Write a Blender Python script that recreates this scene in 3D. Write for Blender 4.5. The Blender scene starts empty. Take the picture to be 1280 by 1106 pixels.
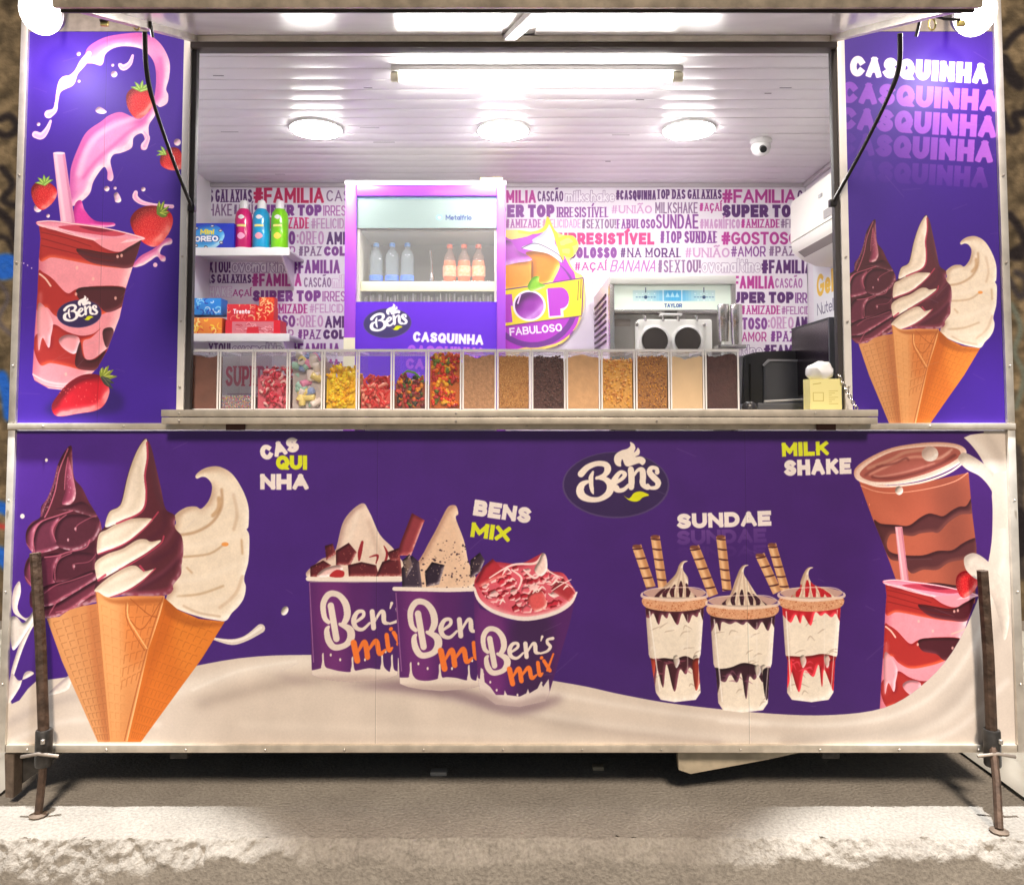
import bpy, bmesh, math, random
import numpy as np
from mathutils import Vector, Matrix
random.seed(7); RNG = np.random.default_rng(7)
scene = bpy.context.scene
COL = scene.collection

# ------------------------------------------------------------------ camera
F, CX, CY, W, H = 1000.0, 631.0, 468.0, 1280.0, 1106.0
CAMD, CAMZ, PITCH = 2.7, 1.28, math.radians(-3.0)
cd = bpy.data.cameras.new("camera"); cam = bpy.data.objects.new("camera", cd); COL.objects.link(cam)
cam.location = (0, -CAMD, CAMZ); cam.rotation_euler = (math.radians(90) - PITCH, 0, 0)
cd.sensor_width = 36; cd.lens = F / W * 36
cd.shift_x = (W / 2 - CX) / W; cd.shift_y = (CY - H / 2) / W
cd.clip_start = 0.05; cd.clip_end = 600
scene.camera = cam

# ------------------------------------------------------------------ light: night, street light from the front as a weak warm key
SUN_EL, SUN_ROT = math.radians(42), math.radians(0)
world = bpy.data.worlds.new("World"); scene.world = world; world.use_nodes = True
wn = world.node_tree; sky = wn.nodes.new("ShaderNodeTexSky"); sky.sky_type = 'NISHITA'; sky.sun_disc = False
sky.sun_elevation = SUN_EL; sky.sun_rotation = math.radians(180)
bg = wn.nodes["Background"]; wn.links.new(sky.outputs[0], bg.inputs[0]); bg.inputs[1].default_value = 0.035
sd = bpy.data.lights.new("street_light_key", 'SUN'); sun = bpy.data.objects.new("sun", sd); COL.objects.link(sun)
sd.energy = 3.5; sd.angle = math.radians(10); sd.color = (1.0, 0.83, 0.67)
sun.rotation_euler = (math.radians(90) - SUN_EL, 0, math.radians(7))
sun.location = (0, -6, 6)
vs = scene.view_settings; vs.view_transform = 'Standard'; vs.look = 'None'; vs.exposure = 0; vs.gamma = 1; vs.use_curve_mapping = False
scene.render.engine = 'CYCLES'; scene.cycles.use_denoising = True
scene.cycles.max_bounces = 8; scene.cycles.transparent_max_bounces = 24

def PX(px, py, Y=0.0):
    """world (X, Z) of a photo position on the vertical plane at depth Y"""
    u = (px - CX) / F; v = (CY - py) / F
    dy = math.cos(PITCH) + math.sin(PITCH) * v
    t = (Y + CAMD) / dy
    return u * t, CAMZ + (math.cos(PITCH) * v - math.sin(PITCH)) * t
def PH(px, py, Z):
    """world (X, Y) of a photo position on the horizontal plane at height Z"""
    u = (px - CX) / F; v = (CY - py) / F
    t = (Z - CAMZ) / (math.cos(PITCH) * v - math.sin(PITCH))
    return u * t, t * (math.cos(PITCH) + math.sin(PITCH) * v) - CAMD
def P3(px, py, Y): x, z = PX(px, py, Y); return (x, Y, z)
def Zc(py, Y): return PX(CX, py, Y)[1]
def Xc(px, Y, py=515): return PX(px, py, Y)[0]

# ------------------------------------------------------------------ materials
MATS = {}
def mat(name, col=(.8, .8, .8), rough=.5, metal=0., noise=0., nscale=30., bump=0., bscale=None, spec=.5, emit=None, estr=0., coat=0., trans=0., alpha=1., ior=1.45, col2=None):
    if name in MATS: return MATS[name]
    m = bpy.data.materials.new(name); m.use_nodes = True; MATS[name] = m
    nt = m.node_tree; b = nt.nodes["Principled BSDF"]
    b.inputs["Base Color"].default_value = (*col, 1); b.inputs["Roughness"].default_value = rough; b.inputs["Metallic"].default_value = metal
    b.inputs["Specular IOR Level"].default_value = spec; b.inputs["Coat Weight"].default_value = coat
    b.inputs["Transmission Weight"].default_value = trans; b.inputs["Alpha"].default_value = alpha; b.inputs["IOR"].default_value = ior
    if emit: b.inputs["Emission Color"].default_value = (*emit, 1); b.inputs["Emission Strength"].default_value = estr
    tc = nt.nodes.new("ShaderNodeTexCoord")
    if noise > 0:
        n = nt.nodes.new("ShaderNodeTexNoise"); n.inputs["Scale"].default_value = nscale; n.inputs["Detail"].default_value = 6
        nt.links.new(tc.outputs["Object"], n.inputs["Vector"])
        r = nt.nodes.new("ShaderNodeValToRGB"); c2 = col2 or tuple(c * (1 - noise) for c in col)
        r.color_ramp.elements[0].position = .35; r.color_ramp.elements[1].position = .65
        r.color_ramp.elements[0].color = (*c2, 1); r.color_ramp.elements[1].color = (*(min(1, c * (1 + noise * .3)) for c in col), 1)
        nt.links.new(n.outputs["Fac"], r.inputs[0]); nt.links.new(r.outputs[0], b.inputs["Base Color"])
    if bump > 0:
        n2 = nt.nodes.new("ShaderNodeTexNoise"); n2.inputs["Scale"].default_value = bscale or nscale; n2.inputs["Detail"].default_value = 8
        nt.links.new(tc.outputs["Object"], n2.inputs["Vector"])
        bp = nt.nodes.new("ShaderNodeBump"); bp.inputs["Strength"].default_value = bump; bp.inputs["Distance"].default_value = .01
        nt.links.new(n2.outputs["Fac"], bp.inputs["Height"]); nt.links.new(bp.outputs[0], b.inputs["Normal"])
    return m
def s2l(c): return tuple(((x / 255) / 12.92 if x / 255 <= .04045 else ((x / 255 + .055) / 1.055) ** 2.4) for x in c)

# ------------------------------------------------------------------ object helpers
def link(o, parent=None):
    COL.objects.link(o)
    if parent is not None:
        o.parent = parent
        if parent.parent is None: o.matrix_parent_inverse = parent.matrix_basis.inverted()
    return o
def thing(name, label, cat, loc=(0, 0, 0), group=None):
    o = bpy.data.objects.new(name, None); o.empty_display_size = .05; COL.objects.link(o); o.location = loc
    o['label'] = label; o['category'] = cat
    if group: o['group'] = group
    return o
def tag(o, label, cat, group=None):
    o['label'] = label; o['category'] = cat
    if group: o['group'] = group
    return o
def finish(name, bm, mats, parent=None, smooth=False):
    me = bpy.data.meshes.new(name); bm.normal_update(); bm.to_mesh(me); bm.free()
    for m in (mats if isinstance(mats, (list, tuple)) else [mats]): me.materials.append(m)
    if smooth:
        for p in me.polygons: p.use_smooth = True
        try: me.set_sharp_from_angle(angle=math.radians(40))
        except Exception: pass
    o = bpy.data.objects.new(name, me)
    return link(o, parent)
def add_box(bm, x0, x1, y0, y1, z0, z1, mi=0, bev=0., mtx=None):
    r = bmesh.ops.create_cube(bm, size=1.0)
    M = Matrix.Translation(((x0 + x1) / 2, (y0 + y1) / 2, (z0 + z1) / 2)) @ Matrix.Diagonal((abs(x1 - x0), abs(y1 - y0), abs(z1 - z0), 1))
    if mtx: M = mtx @ M
    bmesh.ops.transform(bm, matrix=M, verts=r['verts'])
    fs = set(f for v in r['verts'] for f in v.link_faces)
    if bev > 0:
        es = list(set(e for v in r['verts'] for e in v.link_edges))
        g = bmesh.ops.bevel(bm, geom=es, offset=bev, segments=2, affect='EDGES', profile=.6)
        fs = [f for f in fs if f.is_valid] + [f for f in g['faces'] if f.is_valid]
    for f in fs: f.material_index = mi
def box(name, x0, x1, y0, y1, z0, z1, m, parent=None, bev=0., mtx=None):
    bm = bmesh.new(); add_box(bm, x0, x1, y0, y1, z0, z1, 0, bev, mtx); return finish(name, bm, m, parent, smooth=bev > 0)
def add_tube(bm, pts, r, seg=8, mi=0, caps=True):
    pts = [Vector(p) for p in pts]; rs = r if isinstance(r, (list, tuple)) else [r] * len(pts)
    rings = []; prev = None
    for i, p in enumerate(pts):
        d = (pts[min(i + 1, len(pts) - 1)] - pts[max(i - 1, 0)]).normalized()
        if prev is None: a = d.orthogonal().normalized()
        else: a = (prev - d * prev.dot(d)).normalized()
        prev = a; b = d.cross(a)
        rings.append([bm.verts.new(p + (a * math.cos(2 * math.pi * k / seg) + b * math.sin(2 * math.pi * k / seg)) * rs[i]) for k in range(seg)])
    for i in range(len(rings) - 1):
        for k in range(seg):
            f = bm.faces.new((rings[i][k], rings[i][(k + 1) % seg], rings[i + 1][(k + 1) % seg], rings[i + 1][k])); f.material_index = mi
    if caps:
        f = bm.faces.new(rings[0][::-1]); f.material_index = mi; f = bm.faces.new(rings[-1]); f.material_index = mi
def tube(name, pts, r, m, parent=None, seg=10):
    bm = bmesh.new(); add_tube(bm, pts, r, seg); return finish(name, bm, m, parent, True)
def add_lathe(bm, prof, c=(0, 0, 0), seg=24, mi=0, sx=1., sy=1.):
    rings = []
    for r, z in prof:
        rings.append([bm.verts.new((c[0] + r * sx * math.cos(2 * math.pi * k / seg), c[1] + r * sy * math.sin(2 * math.pi * k / seg), c[2] + z)) for k in range(seg)])
    for i in range(len(rings) - 1):
        for k in range(seg):
            f = bm.faces.new((rings[i][k], rings[i][(k + 1) % seg], rings[i + 1][(k + 1) % seg], rings[i + 1][k])); f.material_index = mi
    f = bm.faces.new(rings[0][::-1]); f.material_index = mi; f = bm.faces.new(rings[-1]); f.material_index = mi
def lathe(name, prof, c, m, parent=None, seg=24, sx=1., sy=1.):
    bm = bmesh.new(); add_lathe(bm, prof, c, seg, 0, sx, sy); return finish(name, bm, m, parent, True)
def prism(name, poly_xz, y0, y1, m, parent=None, bev=0.):
    """outline in the X-Z plane, extruded along Y"""
    bm = bmesh.new()
    vs_ = [bm.verts.new((x, y0, z)) for x, z in poly_xz]; f = bm.faces.new(vs_)
    r = bmesh.ops.extrude_face_region(bm, geom=[f]); bmesh.ops.translate(bm, verts=[v for v in r['geom'] if isinstance(v, bmesh.types.BMVert)], vec=(0, y1 - y0, 0))
    bmesh.ops.recalc_face_normals(bm, faces=bm.faces)
    if bev > 0: bmesh.ops.bevel(bm, geom=list(bm.edges), offset=bev, segments=2, affect='EDGES')
    return finish(name, bm, m, parent, bev > 0)

# ------------------------------------------------------------------ vector print shop: flat artwork printed on panels, drawn by code
def crv(pts, n=6, closed=True):
    """Catmull-Rom through the points"""
    P = np.array(pts, float); N = len(P); out = []
    rng = range(N) if closed else range(N - 1)
    for i in rng:
        if closed: p0, p1, p2, p3 = P[(i - 1) % N], P[i], P[(i + 1) % N], P[(i + 2) % N]
        else: p0, p1, p2, p3 = P[max(i - 1, 0)], P[i], P[i + 1], P[min(i + 2, N - 1)]
        for k in range(n):
            t = k / n
            out.append(.5 * (2 * p1 + (p2 - p0) * t + (2 * p0 - 5 * p1 + 4 * p2 - p3) * t * t + (3 * p1 - p0 - 3 * p2 + p3) * t ** 3))
    if not closed: out.append(P[-1])
    return np.array(out)
def zf(pts, ox, oy, s): return [(ox + p[0] / s, oy + p[1] / s) + tuple(p[2:]) for p in pts]
def blur1(a, r):
    r = max(1, int(r)); k = 2 * r + 1
    for ax in (0, 1):
        p = np.concatenate([np.repeat(a.take([0], ax), r + 1, ax), a, np.repeat(a.take([-1], ax), r, ax)], ax)
        c = np.cumsum(p, ax); a = (c.take(range(k, p.shape[ax]), ax) - c.take(range(0, p.shape[ax] - k), ax)) / k
    return a
def blur(a, r): return blur1(blur1(a, r), r)
def col3(c): return np.array(c[:3], float) / 255.
class Canvas:
    def __init__(s, X0, X1, Z0, Z1, res, bgc, Y=None, tf=None):
        s.X0, s.X1, s.Z0, s.Z1, s.res = X0, X1, Z0, Z1, res
        s.w = int(round((X1 - X0) * res)); s.h = int(round((Z1 - Z0) * res))
        s.im = np.ones((s.h, s.w, 3), np.float32) * col3(bgc).astype(np.float32)
        s.Y = Y; s.tf = tf
    def T(s, pts):
        """drawing coordinates -> canvas pixels (y down)"""
        P = np.asarray(pts, float)[:, :2]
        if s.tf is not None: P = s.tf(P)
        if s.Y is None: return P * s.res if s.tf is None else P
        u = (P[:, 0] - CX) / F; v = (CY - P[:, 1]) / F
        t = (s.Y + CAMD) / (math.cos(PITCH) + math.sin(PITCH) * v)
        X = u * t; Z = CAMZ + (math.cos(PITCH) * v - math.sin(PITCH)) * t
        return np.stack([(X - s.X0) * s.res, (s.Z1 - Z) * s.res], 1)
    def cov(s, polys, raw=False, pad=2):
        """anti-aliased coverage of polygons of one orientation (non-zero rule)"""
        ps = []
        for p in polys:
            q = np.asarray(p, float) if raw else s.T(p)
            a = np.sum(q[:, 0] * np.roll(q[:, 1], -1) - q[:, 1] * np.roll(q[:, 0], -1))
            ps.append(q if a >= 0 else q[::-1])
        al = np.concatenate(ps)
        x0 = int(max(0, math.floor(al[:, 0].min()) - pad)); x1 = int(min(s.w, math.ceil(al[:, 0].max()) + pad + 1))
        y0 = int(max(0, math.floor(al[:, 1].min()) - pad)); y1 = int(min(s.h, math.ceil(al[:, 1].max()) + pad + 1))
        if x1 <= x0 or y1 <= y0: return None
        w, h, SS = x1 - x0, y1 - y0, 4
        acc = np.zeros(h * SS * (w + 2))
        A = np.concatenate(ps) - [x0, y0]; B = np.concatenate([np.roll(p, -1, 0) for p in ps]) - [x0, y0]
        A = A.copy(); B = B.copy(); A[:, 1] *= SS; B[:, 1] *= SS
        dirn = np.where(B[:, 1] > A[:, 1], 1., -1.); lo = np.where(dirn[:, None] > 0, A, B); hi = np.where(dirn[:, None] > 0, B, A)
        r0 = np.clip(np.ceil(lo[:, 1] - .5), 0, h * SS).astype(int); r1 = np.clip(np.ceil(hi[:, 1] - .5), 0, h * SS).astype(int)
        n = np.maximum(r1 - r0, 0); k = np.repeat(np.arange(len(n)), n)
        if len(k) == 0: return None
        rows = np.arange(len(k)) - np.repeat(np.cumsum(n) - n, n) + r0[k]
        dy = hi[k, 1] - lo[k, 1]; x = lo[k, 0] + (rows + .5 - lo[k, 1]) / dy * (hi[k, 0] - lo[k, 0])
        x = np.clip(x, 0, w); xi = np.floor(x).astype(int); fr = x - xi
        base = rows * (w + 2) + xi
        acc += np.bincount(base, dirn[k] * (1 - fr), len(acc)) + np.bincount(base + 1, dirn[k] * fr, len(acc))
        c = np.cumsum(acc.reshape(h * SS, w + 2), 1)[:, :w]
        c = np.clip(np.abs(c), 0, 1).reshape(h, SS, w).mean(1)
        return c, (x0, y0, x1, y1)
    def put(s, m, c, a=1.):
        if m is None: return
        k, (x0, y0, x1, y1) = m; k = (k * a)[..., None].astype(np.float32)
        cc = c if isinstance(c, np.ndarray) else col3(c)
        s.im[y0:y1, x0:x1] = s.im[y0:y1, x0:x1] * (1 - k) + cc * k
    def fill(s, poly, c, a=1., curve=False, multi=False):
        ps = poly if multi else [poly]
        if curve: ps = [crv(p) for p in ps]
        m = s.cov(ps); s.put(m, c, a); return m
    def soft(s, poly, c, a, r, curve=True, clip=None):
        """air-brushed shape"""
        rr = max(1, r * s.pxs()); m = s.cov([crv(poly) if curve else poly], pad=int(rr * 3))
        if m is None: return
        k, bb = m; k = blur(k, rr)
        if clip is not None: k = k * s.clipto(clip, bb)
        s.put((k, bb), c, a)
    def clipto(s, m, bb):
        full = np.zeros((bb[3] - bb[1], bb[2] - bb[0])); k, (x0, y0, x1, y1) = m
        a0, b0, a1, b1 = max(x0, bb[0]), max(y0, bb[1]), min(x1, bb[2]), min(y1, bb[3])
        if a1 > a0 and b1 > b0: full[b0 - bb[1]:b1 - bb[1], a0 - bb[0]:a1 - bb[0]] = k[b0 - y0:b1 - y0, a0 - x0:a1 - x0]
        return full
    def pxs(s):
        a = s.T([(600, 600), (610, 600)]) if s.Y is not None else s.T([(0, 0), (10, 0)])
        return float(np.hypot(*(a[1] - a[0]))) / 10
    def blob(s, poly, c, hi=None, lo=None, r=4, light=(-.6, -.8), g=1.6, curve=True, a=1., n=6):
        """filled shape with rounded, photographed look of printed food"""
        m = s.cov([crv(poly, n) if curve else poly])
        if m is None: return None
        k, bb = m; rr = max(1, r * s.pxs()); e = np.pad(k, int(rr * 2) + 1); B = blur(e, rr); q = int(rr * 2) + 1
        gy, gx = np.gradient(B); sh = -(gx * light[0] + gy * light[1]) * rr * 2 * g; sh = sh[q:-q, q:-q]
        sh = np.clip(-sh, -1, 1)
        base = col3(c); hi = col3(hi) if hi is not None else np.minimum(1, base * 1.35 + .08); lo = col3(lo) if lo is not None else base * .55
        cc = base + np.clip(sh, 0, 1)[..., None] * (hi - base) + np.clip(-sh, 0, 1)[..., None] * (lo - base)
        if k.size > 160:
            nz_ = RNG.normal(size=k.shape); n1 = blur(nz_, max(1, rr * .55)); n1 /= n1.std() + 1e-6; n2 = blur1(nz_, 1); n2 /= n2.std() + 1e-6
            cc = cc * (1 + .006 * np.clip(n1, -2, 2) + .008 * np.clip(n2, -2, 2))[..., None]
            gl = np.clip((sh - .55) * 2.2, 0, 1) * np.clip(n1 * .6 + .5, 0, 1); cc = cc + gl[..., None] * .35 * (1 - cc)
            cc = np.clip(cc, 0, 1)
        s.put(m, cc, a); return m
    def stroke_polys(s, pts, w, cap='round', raw=False):
        q = np.asarray(pts, float)[:, :2] if raw else s.T(pts)
        ws = (np.full(len(q), float(w)) if np.isscalar(w) else np.asarray(w, float)) * (1 if raw else s.pxs()) / 2
        ps = []; th = np.linspace(0, 2 * np.pi, 13)[:-1]; n = len(q)
        for i in range(n - 1):
            d = q[i + 1] - q[i]; L = np.hypot(*d)
            if L < 1e-6: continue
            d = d / L; nn = np.array([-d[1], d[0]]); a, b = q[i].copy(), q[i + 1].copy()
            if cap == 'square':
                if i == 0: a = a - d * ws[i]
                if i == n - 2: b = b + d * ws[i + 1]
            ps.append(np.array([a + nn * ws[i], b + nn * ws[i + 1], b - nn * ws[i + 1], a - nn * ws[i]]))
        for i in range(n):
            if (0 < i < n - 1) or cap == 'round': ps.append(q[i] + ws[i] * np.stack([np.cos(th), np.sin(th)], 1))
        return ps
    def stroke(s, pts, w, c, a=1., curve=True, clip=None, soft=0):
        P = np.array(pts, float)
        if P.shape[1] == 3: w = P[:, 2]
        if curve and len(P) > 2:
            if not np.isscalar(w):
                Q = crv(np.column_stack([P[:, :2], w]), 5, False); P, w = Q[:, :2], np.abs(Q[:, 2])
            else: P = crv(P[:, :2], 5, False)
        ps = s.stroke_polys(P, w)
        rr = soft * s.pxs(); m = s.cov(ps, raw=True, pad=int(rr * 3) + 2)
        if m is None: return None
        k, bb = m
        if soft: k = blur(k, max(1, rr))
        if clip is not None: k = k * s.clipto(clip, bb)
        s.put((k, bb), c, a); return (k, bb)
    def ell(s, x, y, rx, ry, c, a=1., rot=0., blob=False, **kw):
        t = np.linspace(0, 2 * np.pi, 33)[:-1]; cr, sr = math.cos(rot), math.sin(rot)
        P = np.stack([x + rx * np.cos(t) * cr - ry * np.sin(t) * sr, y + rx * np.cos(t) * sr + ry * np.sin(t) * cr], 1)
        return s.blob(P, c, curve=False, a=a, **kw) if blob else s.fill(P, c, a)
    def age(s, seams=(), amt=.03):
        """print ageing: very faint mottling, seams of the vinyl strips, scuffs"""
        q = 8; sm = RNG.normal(size=(s.h // q + 2, s.w // q + 2)); sm = blur1(sm, 3); sm /= sm.std(); big = np.kron(sm, np.ones((q, q)))[:s.h, :s.w]; big = blur1(big, q)
        fine = blur1(RNG.normal(size=(s.h, s.w)), 1); fine /= fine.std()
        s.im *= (1 + .45 * amt * np.clip(big, -2, 2) + .007 * fine)[..., None].astype(np.float32)
        for x in seams: i = int(x * s.w); s.im[:, i:i + 2] *= .86; s.im[:, i + 2:i + 3] *= 1.12
        for k in range(26):
            x, y, a, L = RNG.uniform(0, s.w), RNG.uniform(0, s.h), RNG.normal() * .5, RNG.uniform(8, 60)
            m = s.cov(s.stroke_polys([(x, y), (x + L * math.cos(a), y + L * math.sin(a))], 1.2, raw=True), raw=True); s.put(m, (190, 180, 200), .16)
    def mulgrad(s, fn):
        yy, xx = np.mgrid[0:s.h, 0:s.w]; s.im *= fn(xx / s.w, yy / s.h)[..., None]
    def image(s, name):
        im = bpy.data.images.new(name, s.w, s.h, alpha=False)
        a = np.ones((s.h, s.w, 4), np.float32); a[..., :3] = np.clip(s.im[::-1], 0, 1)
        im.pixels.foreach_set(a.ravel()); im.update(); im.pack(); return im
    def material(s, name, rough=.3, coat=.0, emit=0., bump=0., spec=.5):
        m = bpy.data.materials.new(name); m.use_nodes = True; nt = m.node_tree; b = nt.nodes["Principled BSDF"]
        t = nt.nodes.new("ShaderNodeTexImage"); t.image = s.image(name); t.extension = 'EXTEND'; t.interpolation = 'Linear'
        nt.links.new(t.outputs[0], b.inputs["Base Color"]); b.inputs["Roughness"].default_value = rough; b.inputs["Coat Weight"].default_value = coat
        b.inputs["Specular IOR Level"].default_value = spec
        if emit: nt.links.new(t.outputs[0], b.inputs["Emission Color"]); b.inputs["Emission Strength"].default_value = emit
        if bump:
            tc = nt.nodes.new("ShaderNodeTexCoord"); n = nt.nodes.new("ShaderNodeTexNoise"); n.inputs["Scale"].default_value = 5; n.inputs["Detail"].default_value = 3
            nt.links.new(tc.outputs["Object"], n.inputs["Vector"]); bp = nt.nodes.new("ShaderNodeBump"); bp.inputs["Strength"].default_value = bump; bp.inputs["Distance"].default_value = .02
            nt.links.new(n.outputs["Fac"], bp.inputs["Height"]); nt.links.new(bp.outputs[0], b.inputs["Normal"])
        MATS[name] = m; return m
def printed(name, corners, m, back, thick, parent=None):
    """a board whose front face (corners: TL, TR, BR, BL as 3D) carries the print, with real thickness towards 'back'"""
    bm = bmesh.new(); uvl = bm.loops.layers.uv.new("UVMap")
    fr = [bm.verts.new(c) for c in corners]; bk = [bm.verts.new(Vector(c) + Vector(back) * thick) for c in corners]
    f = bm.faces.new(fr[::-1])
    for l, uv in zip(f.loops, [(0, 0), (1, 0), (1, 1), (0, 1)]): l[uvl].uv = uv
    g = bm.faces.new(bk); g.material_index = 1
    for i in range(4):
        h = bm.faces.new((fr[i], fr[(i + 1) % 4], bk[(i + 1) % 4], bk[i])); h.material_index = 1
    bmesh.ops.recalc_face_normals(bm, faces=bm.faces)
    return finish(name, bm, [m, mat("board_edge", (.5, .5, .5), .6)], parent)

# ------------------------------------------------------------------ hand made stroke alphabet
def _arc(cx, cy, rx, ry, a0, a1, n=9):
    return [(cx + rx * math.cos(math.radians(a0 + (a1 - a0) * i / n)), cy + ry * math.sin(math.radians(a0 + (a1 - a0) * i / n))) for i in range(n + 1)]
G = {}
G['A'] = (.86, [[(0, 1), (.5, 0)], [(.5, 0), (1, 1)], [(.22, .68), (.78, .68)]])
G['B'] = (.74, [[(0, 0), (0, 1)], [(0, 0)] + _arc(.66, .24, .26, .24, -90, 90) + [(0, .48)], [(0, .48)] + _arc(.72, .74, .28, .26, -90, 90) + [(0, 1)]])
G['C'] = (.76, [_arc(.52, .5, .52, .5, -42, -318, 16)])
G['D'] = (.8, [[(0, 0), (0, 1)], [(0, 0), (.4, 0)] + _arc(.45, .5, .55, .5, -90, 90, 12) + [(0, 1)]])
G['E'] = (.66, [[(0, 0), (0, 1)], [(0, 0), (1, 0)], [(0, .5), (.85, .5)], [(0, 1), (1, 1)]])
G['F'] = (.62, [[(0, 0), (0, 1)], [(0, 0), (1, 0)], [(0, .52), (.85, .52)]])
G['G'] = (.8, [_arc(.52, .5, .52, .5, -45, -345, 16) + [(1, .56)], [(.62, .56), (1, .56)]])
G['H'] = (.78, [[(0, 0), (0, 1)], [(1, 0), (1, 1)], [(0, .5), (1, .5)]])
G['I'] = (.0, [[(.5, 0), (.5, 1)]])
G['J'] = (.5, [[(1, 0), (1, .7)] + _arc(.5, .7, .5, .3, 0, 160)])
G['K'] = (.76, [[(0, 0), (0, 1)], [(.95, 0), (0, .62)], [(.35, .4), (1, 1)]])
G['L'] = (.6, [[(0, 0), (0, 1)], [(0, 1), (1, 1)]])
G['M'] = (.98, [[(0, 1), (0, 0)], [(0, 0), (.5, .72)], [(.5, .72), (1, 0)], [(1, 0), (1, 1)]])
G['N'] = (.8, [[(0, 1), (0, 0)], [(0, 0), (1, 1)], [(1, 1), (1, 0)]])
G['O'] = (.84, [_arc(.5, .5, .5, .5, 0, 360, 22)])
G['P'] = (.7, [[(0, 0), (0, 1)], [(0, 0)] + _arc(.68, .3, .32, .3, -90, 90) + [(0, .6)]])
G['Q'] = (.84, [_arc(.5, .5, .5, .5, 0, 360, 22), [(.6, .78), (.95, 1.12)]])
G['R'] = (.74, [[(0, 0), (0, 1)], [(0, 0)] + _arc(.68, .3, .32, .3, -90, 90) + [(0, .6)], [(.5, .6), (1, 1)]])
G['S'] = (.7, [_arc(.5, .25, .46, .25, -25, -200, 8) + [(.3, .45), (.7, .55)] + _arc(.5, .74, .5, .26, -20, 155, 9)])
G['T'] = (.7, [[(0, 0), (1, 0)], [(.5, 0), (.5, 1)]])
G['U'] = (.78, [[(0, 0), (0, .6)] + _arc(.5, .6, .5, .4, 180, 0, 12) + [(1, 0)]])
G['V'] = (.84, [[(0, 0), (.5, 1)], [(.5, 1), (1, 0)]])
G['X'] = (.8, [[(0, 0), (1, 1)], [(1, 0), (0, 1)]])
G['Y'] = (.8, [[(0, 0), (.5, .52)], [(1, 0), (.5, .52)], [(.5, .52), (.5, 1)]])
G['Z'] = (.7, [[(0, 0), (1, 0)], [(1, 0), (0, 1)], [(0, 1), (1, 1)]])
G['#'] = (.75, [[(.35, 0), (.2, 1)], [(.8, 0), (.65, 1)], [(0, .33), (1, .33)], [(0, .67), (1, .67)]])
G['!'] = (.0, [[(.5, 0), (.5, .62)], [(.5, .93), (.5, 1)]])
G[':'] = (.0, [[(.5, .3), (.5, .36)], [(.5, .8), (.5, .86)]])
G[','] = (.0, [[(.5, .95), (.4, 1.1)]])
G["'"] = (.0, [[(.5, 0), (.5, .2)]])
G['Ç'] = (G['C'][0], G['C'][1] + [[(.55, 1.1), (.4, 1.32)]])
G['Ã'] = (G['A'][0], G['A'][1] + [[(.15, -.28), (.4, -.38), (.6, -.28), (.85, -.38)]])
G['Í'] = (.0, G['I'][1] + [[(.4, -.25), (.8, -.45)]])
G['Á'] = (G['A'][0], G['A'][1] + [[(.45, -.25), (.65, -.42)]])
G['o'] = (.56, [_arc(.5, .68, .5, .32, 0, 360, 18)])
G['a'] = (.56, [_arc(.45, .68, .45, .32, 0, 360, 18), [(1, .36), (1, 1)]])
G['e'] = (.56, [[(.05, .68), (1, .68)] + _arc(.5, .68, .5, .32, 0, -310, 16)])
G['v'] = (.55, [[(0, .36), (.5, 1)], [(.5, 1), (1, .36)]])
G['m'] = (.85, [[(0, .36), (0, 1)], [(0, .6)] + _arc(.25, .56, .25, .2, 180, 360, 6) + [(.5, 1)], [(.5, .6)] + _arc(.75, .56, .25, .2, 180, 360, 6) + [(1, 1)]])
G['n'] = (.52, [[(0, .36), (0, 1)], [(0, .6)] + _arc(.5, .6, .5, .24, 180, 360, 8) + [(1, 1)]])
G['r'] = (.36, [[(0, .36), (0, 1)], [(0, .6)] + _arc(.6, .62, .6, .26, 180, 290, 6)])
G['i'] = (.0, [[(.5, .4), (.5, 1)], [(.5, .08), (.5, .14)]])
G['l'] = (.0, [[(.5, 0), (.5, 1)]])
G['t'] = (.4, [[(.4, .08), (.4, .85), (.9, 1)], [(0, .38), (1, .38)]])
G['f'] = (.4, [[(1, .02), (.5, .1), (.4, .35), (.4, 1)], [(0, .4), (.9, .4)]])
G['k'] = (.52, [[(0, 0), (0, 1)], [(.9, .36), (0, .75)], [(.35, .6), (1, 1)]])
G['h'] = (.52, [[(0, 0), (0, 1)], [(0, .6)] + _arc(.5, .6, .5, .24, 180, 360, 8) + [(1, 1)]])
G['s'] = (.46, [_arc(.5, .52, .46, .16, -25, -200, 7) + [(.7, .68)] + _arc(.5, .84, .5, .16, -20, 155, 7)])
G['d'] = (.56, [_arc(.45, .68, .45, .32, 0, 360, 18), [(1, 0), (1, 1)]])
G['u'] = (.52, [[(0, .36), (0, .75)] + _arc(.5, .75, .5, .25, 180, 0, 8) + [(1, .36)], [(1, .36), (1, 1)]])
def clip_y(p, lim, sgn):
    out = []; n = len(p)
    for i in range(n):
        a, b = p[i], p[(i + 1) % n]; da, db = (a[1] - lim) * sgn, (b[1] - lim) * sgn
        if da >= 0: out.append(a)
        if (da >= 0) != (db >= 0): t = da / (da - db); out.append(a + (b - a) * t)
    return np.array(out) if len(out) > 2 else None
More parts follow.
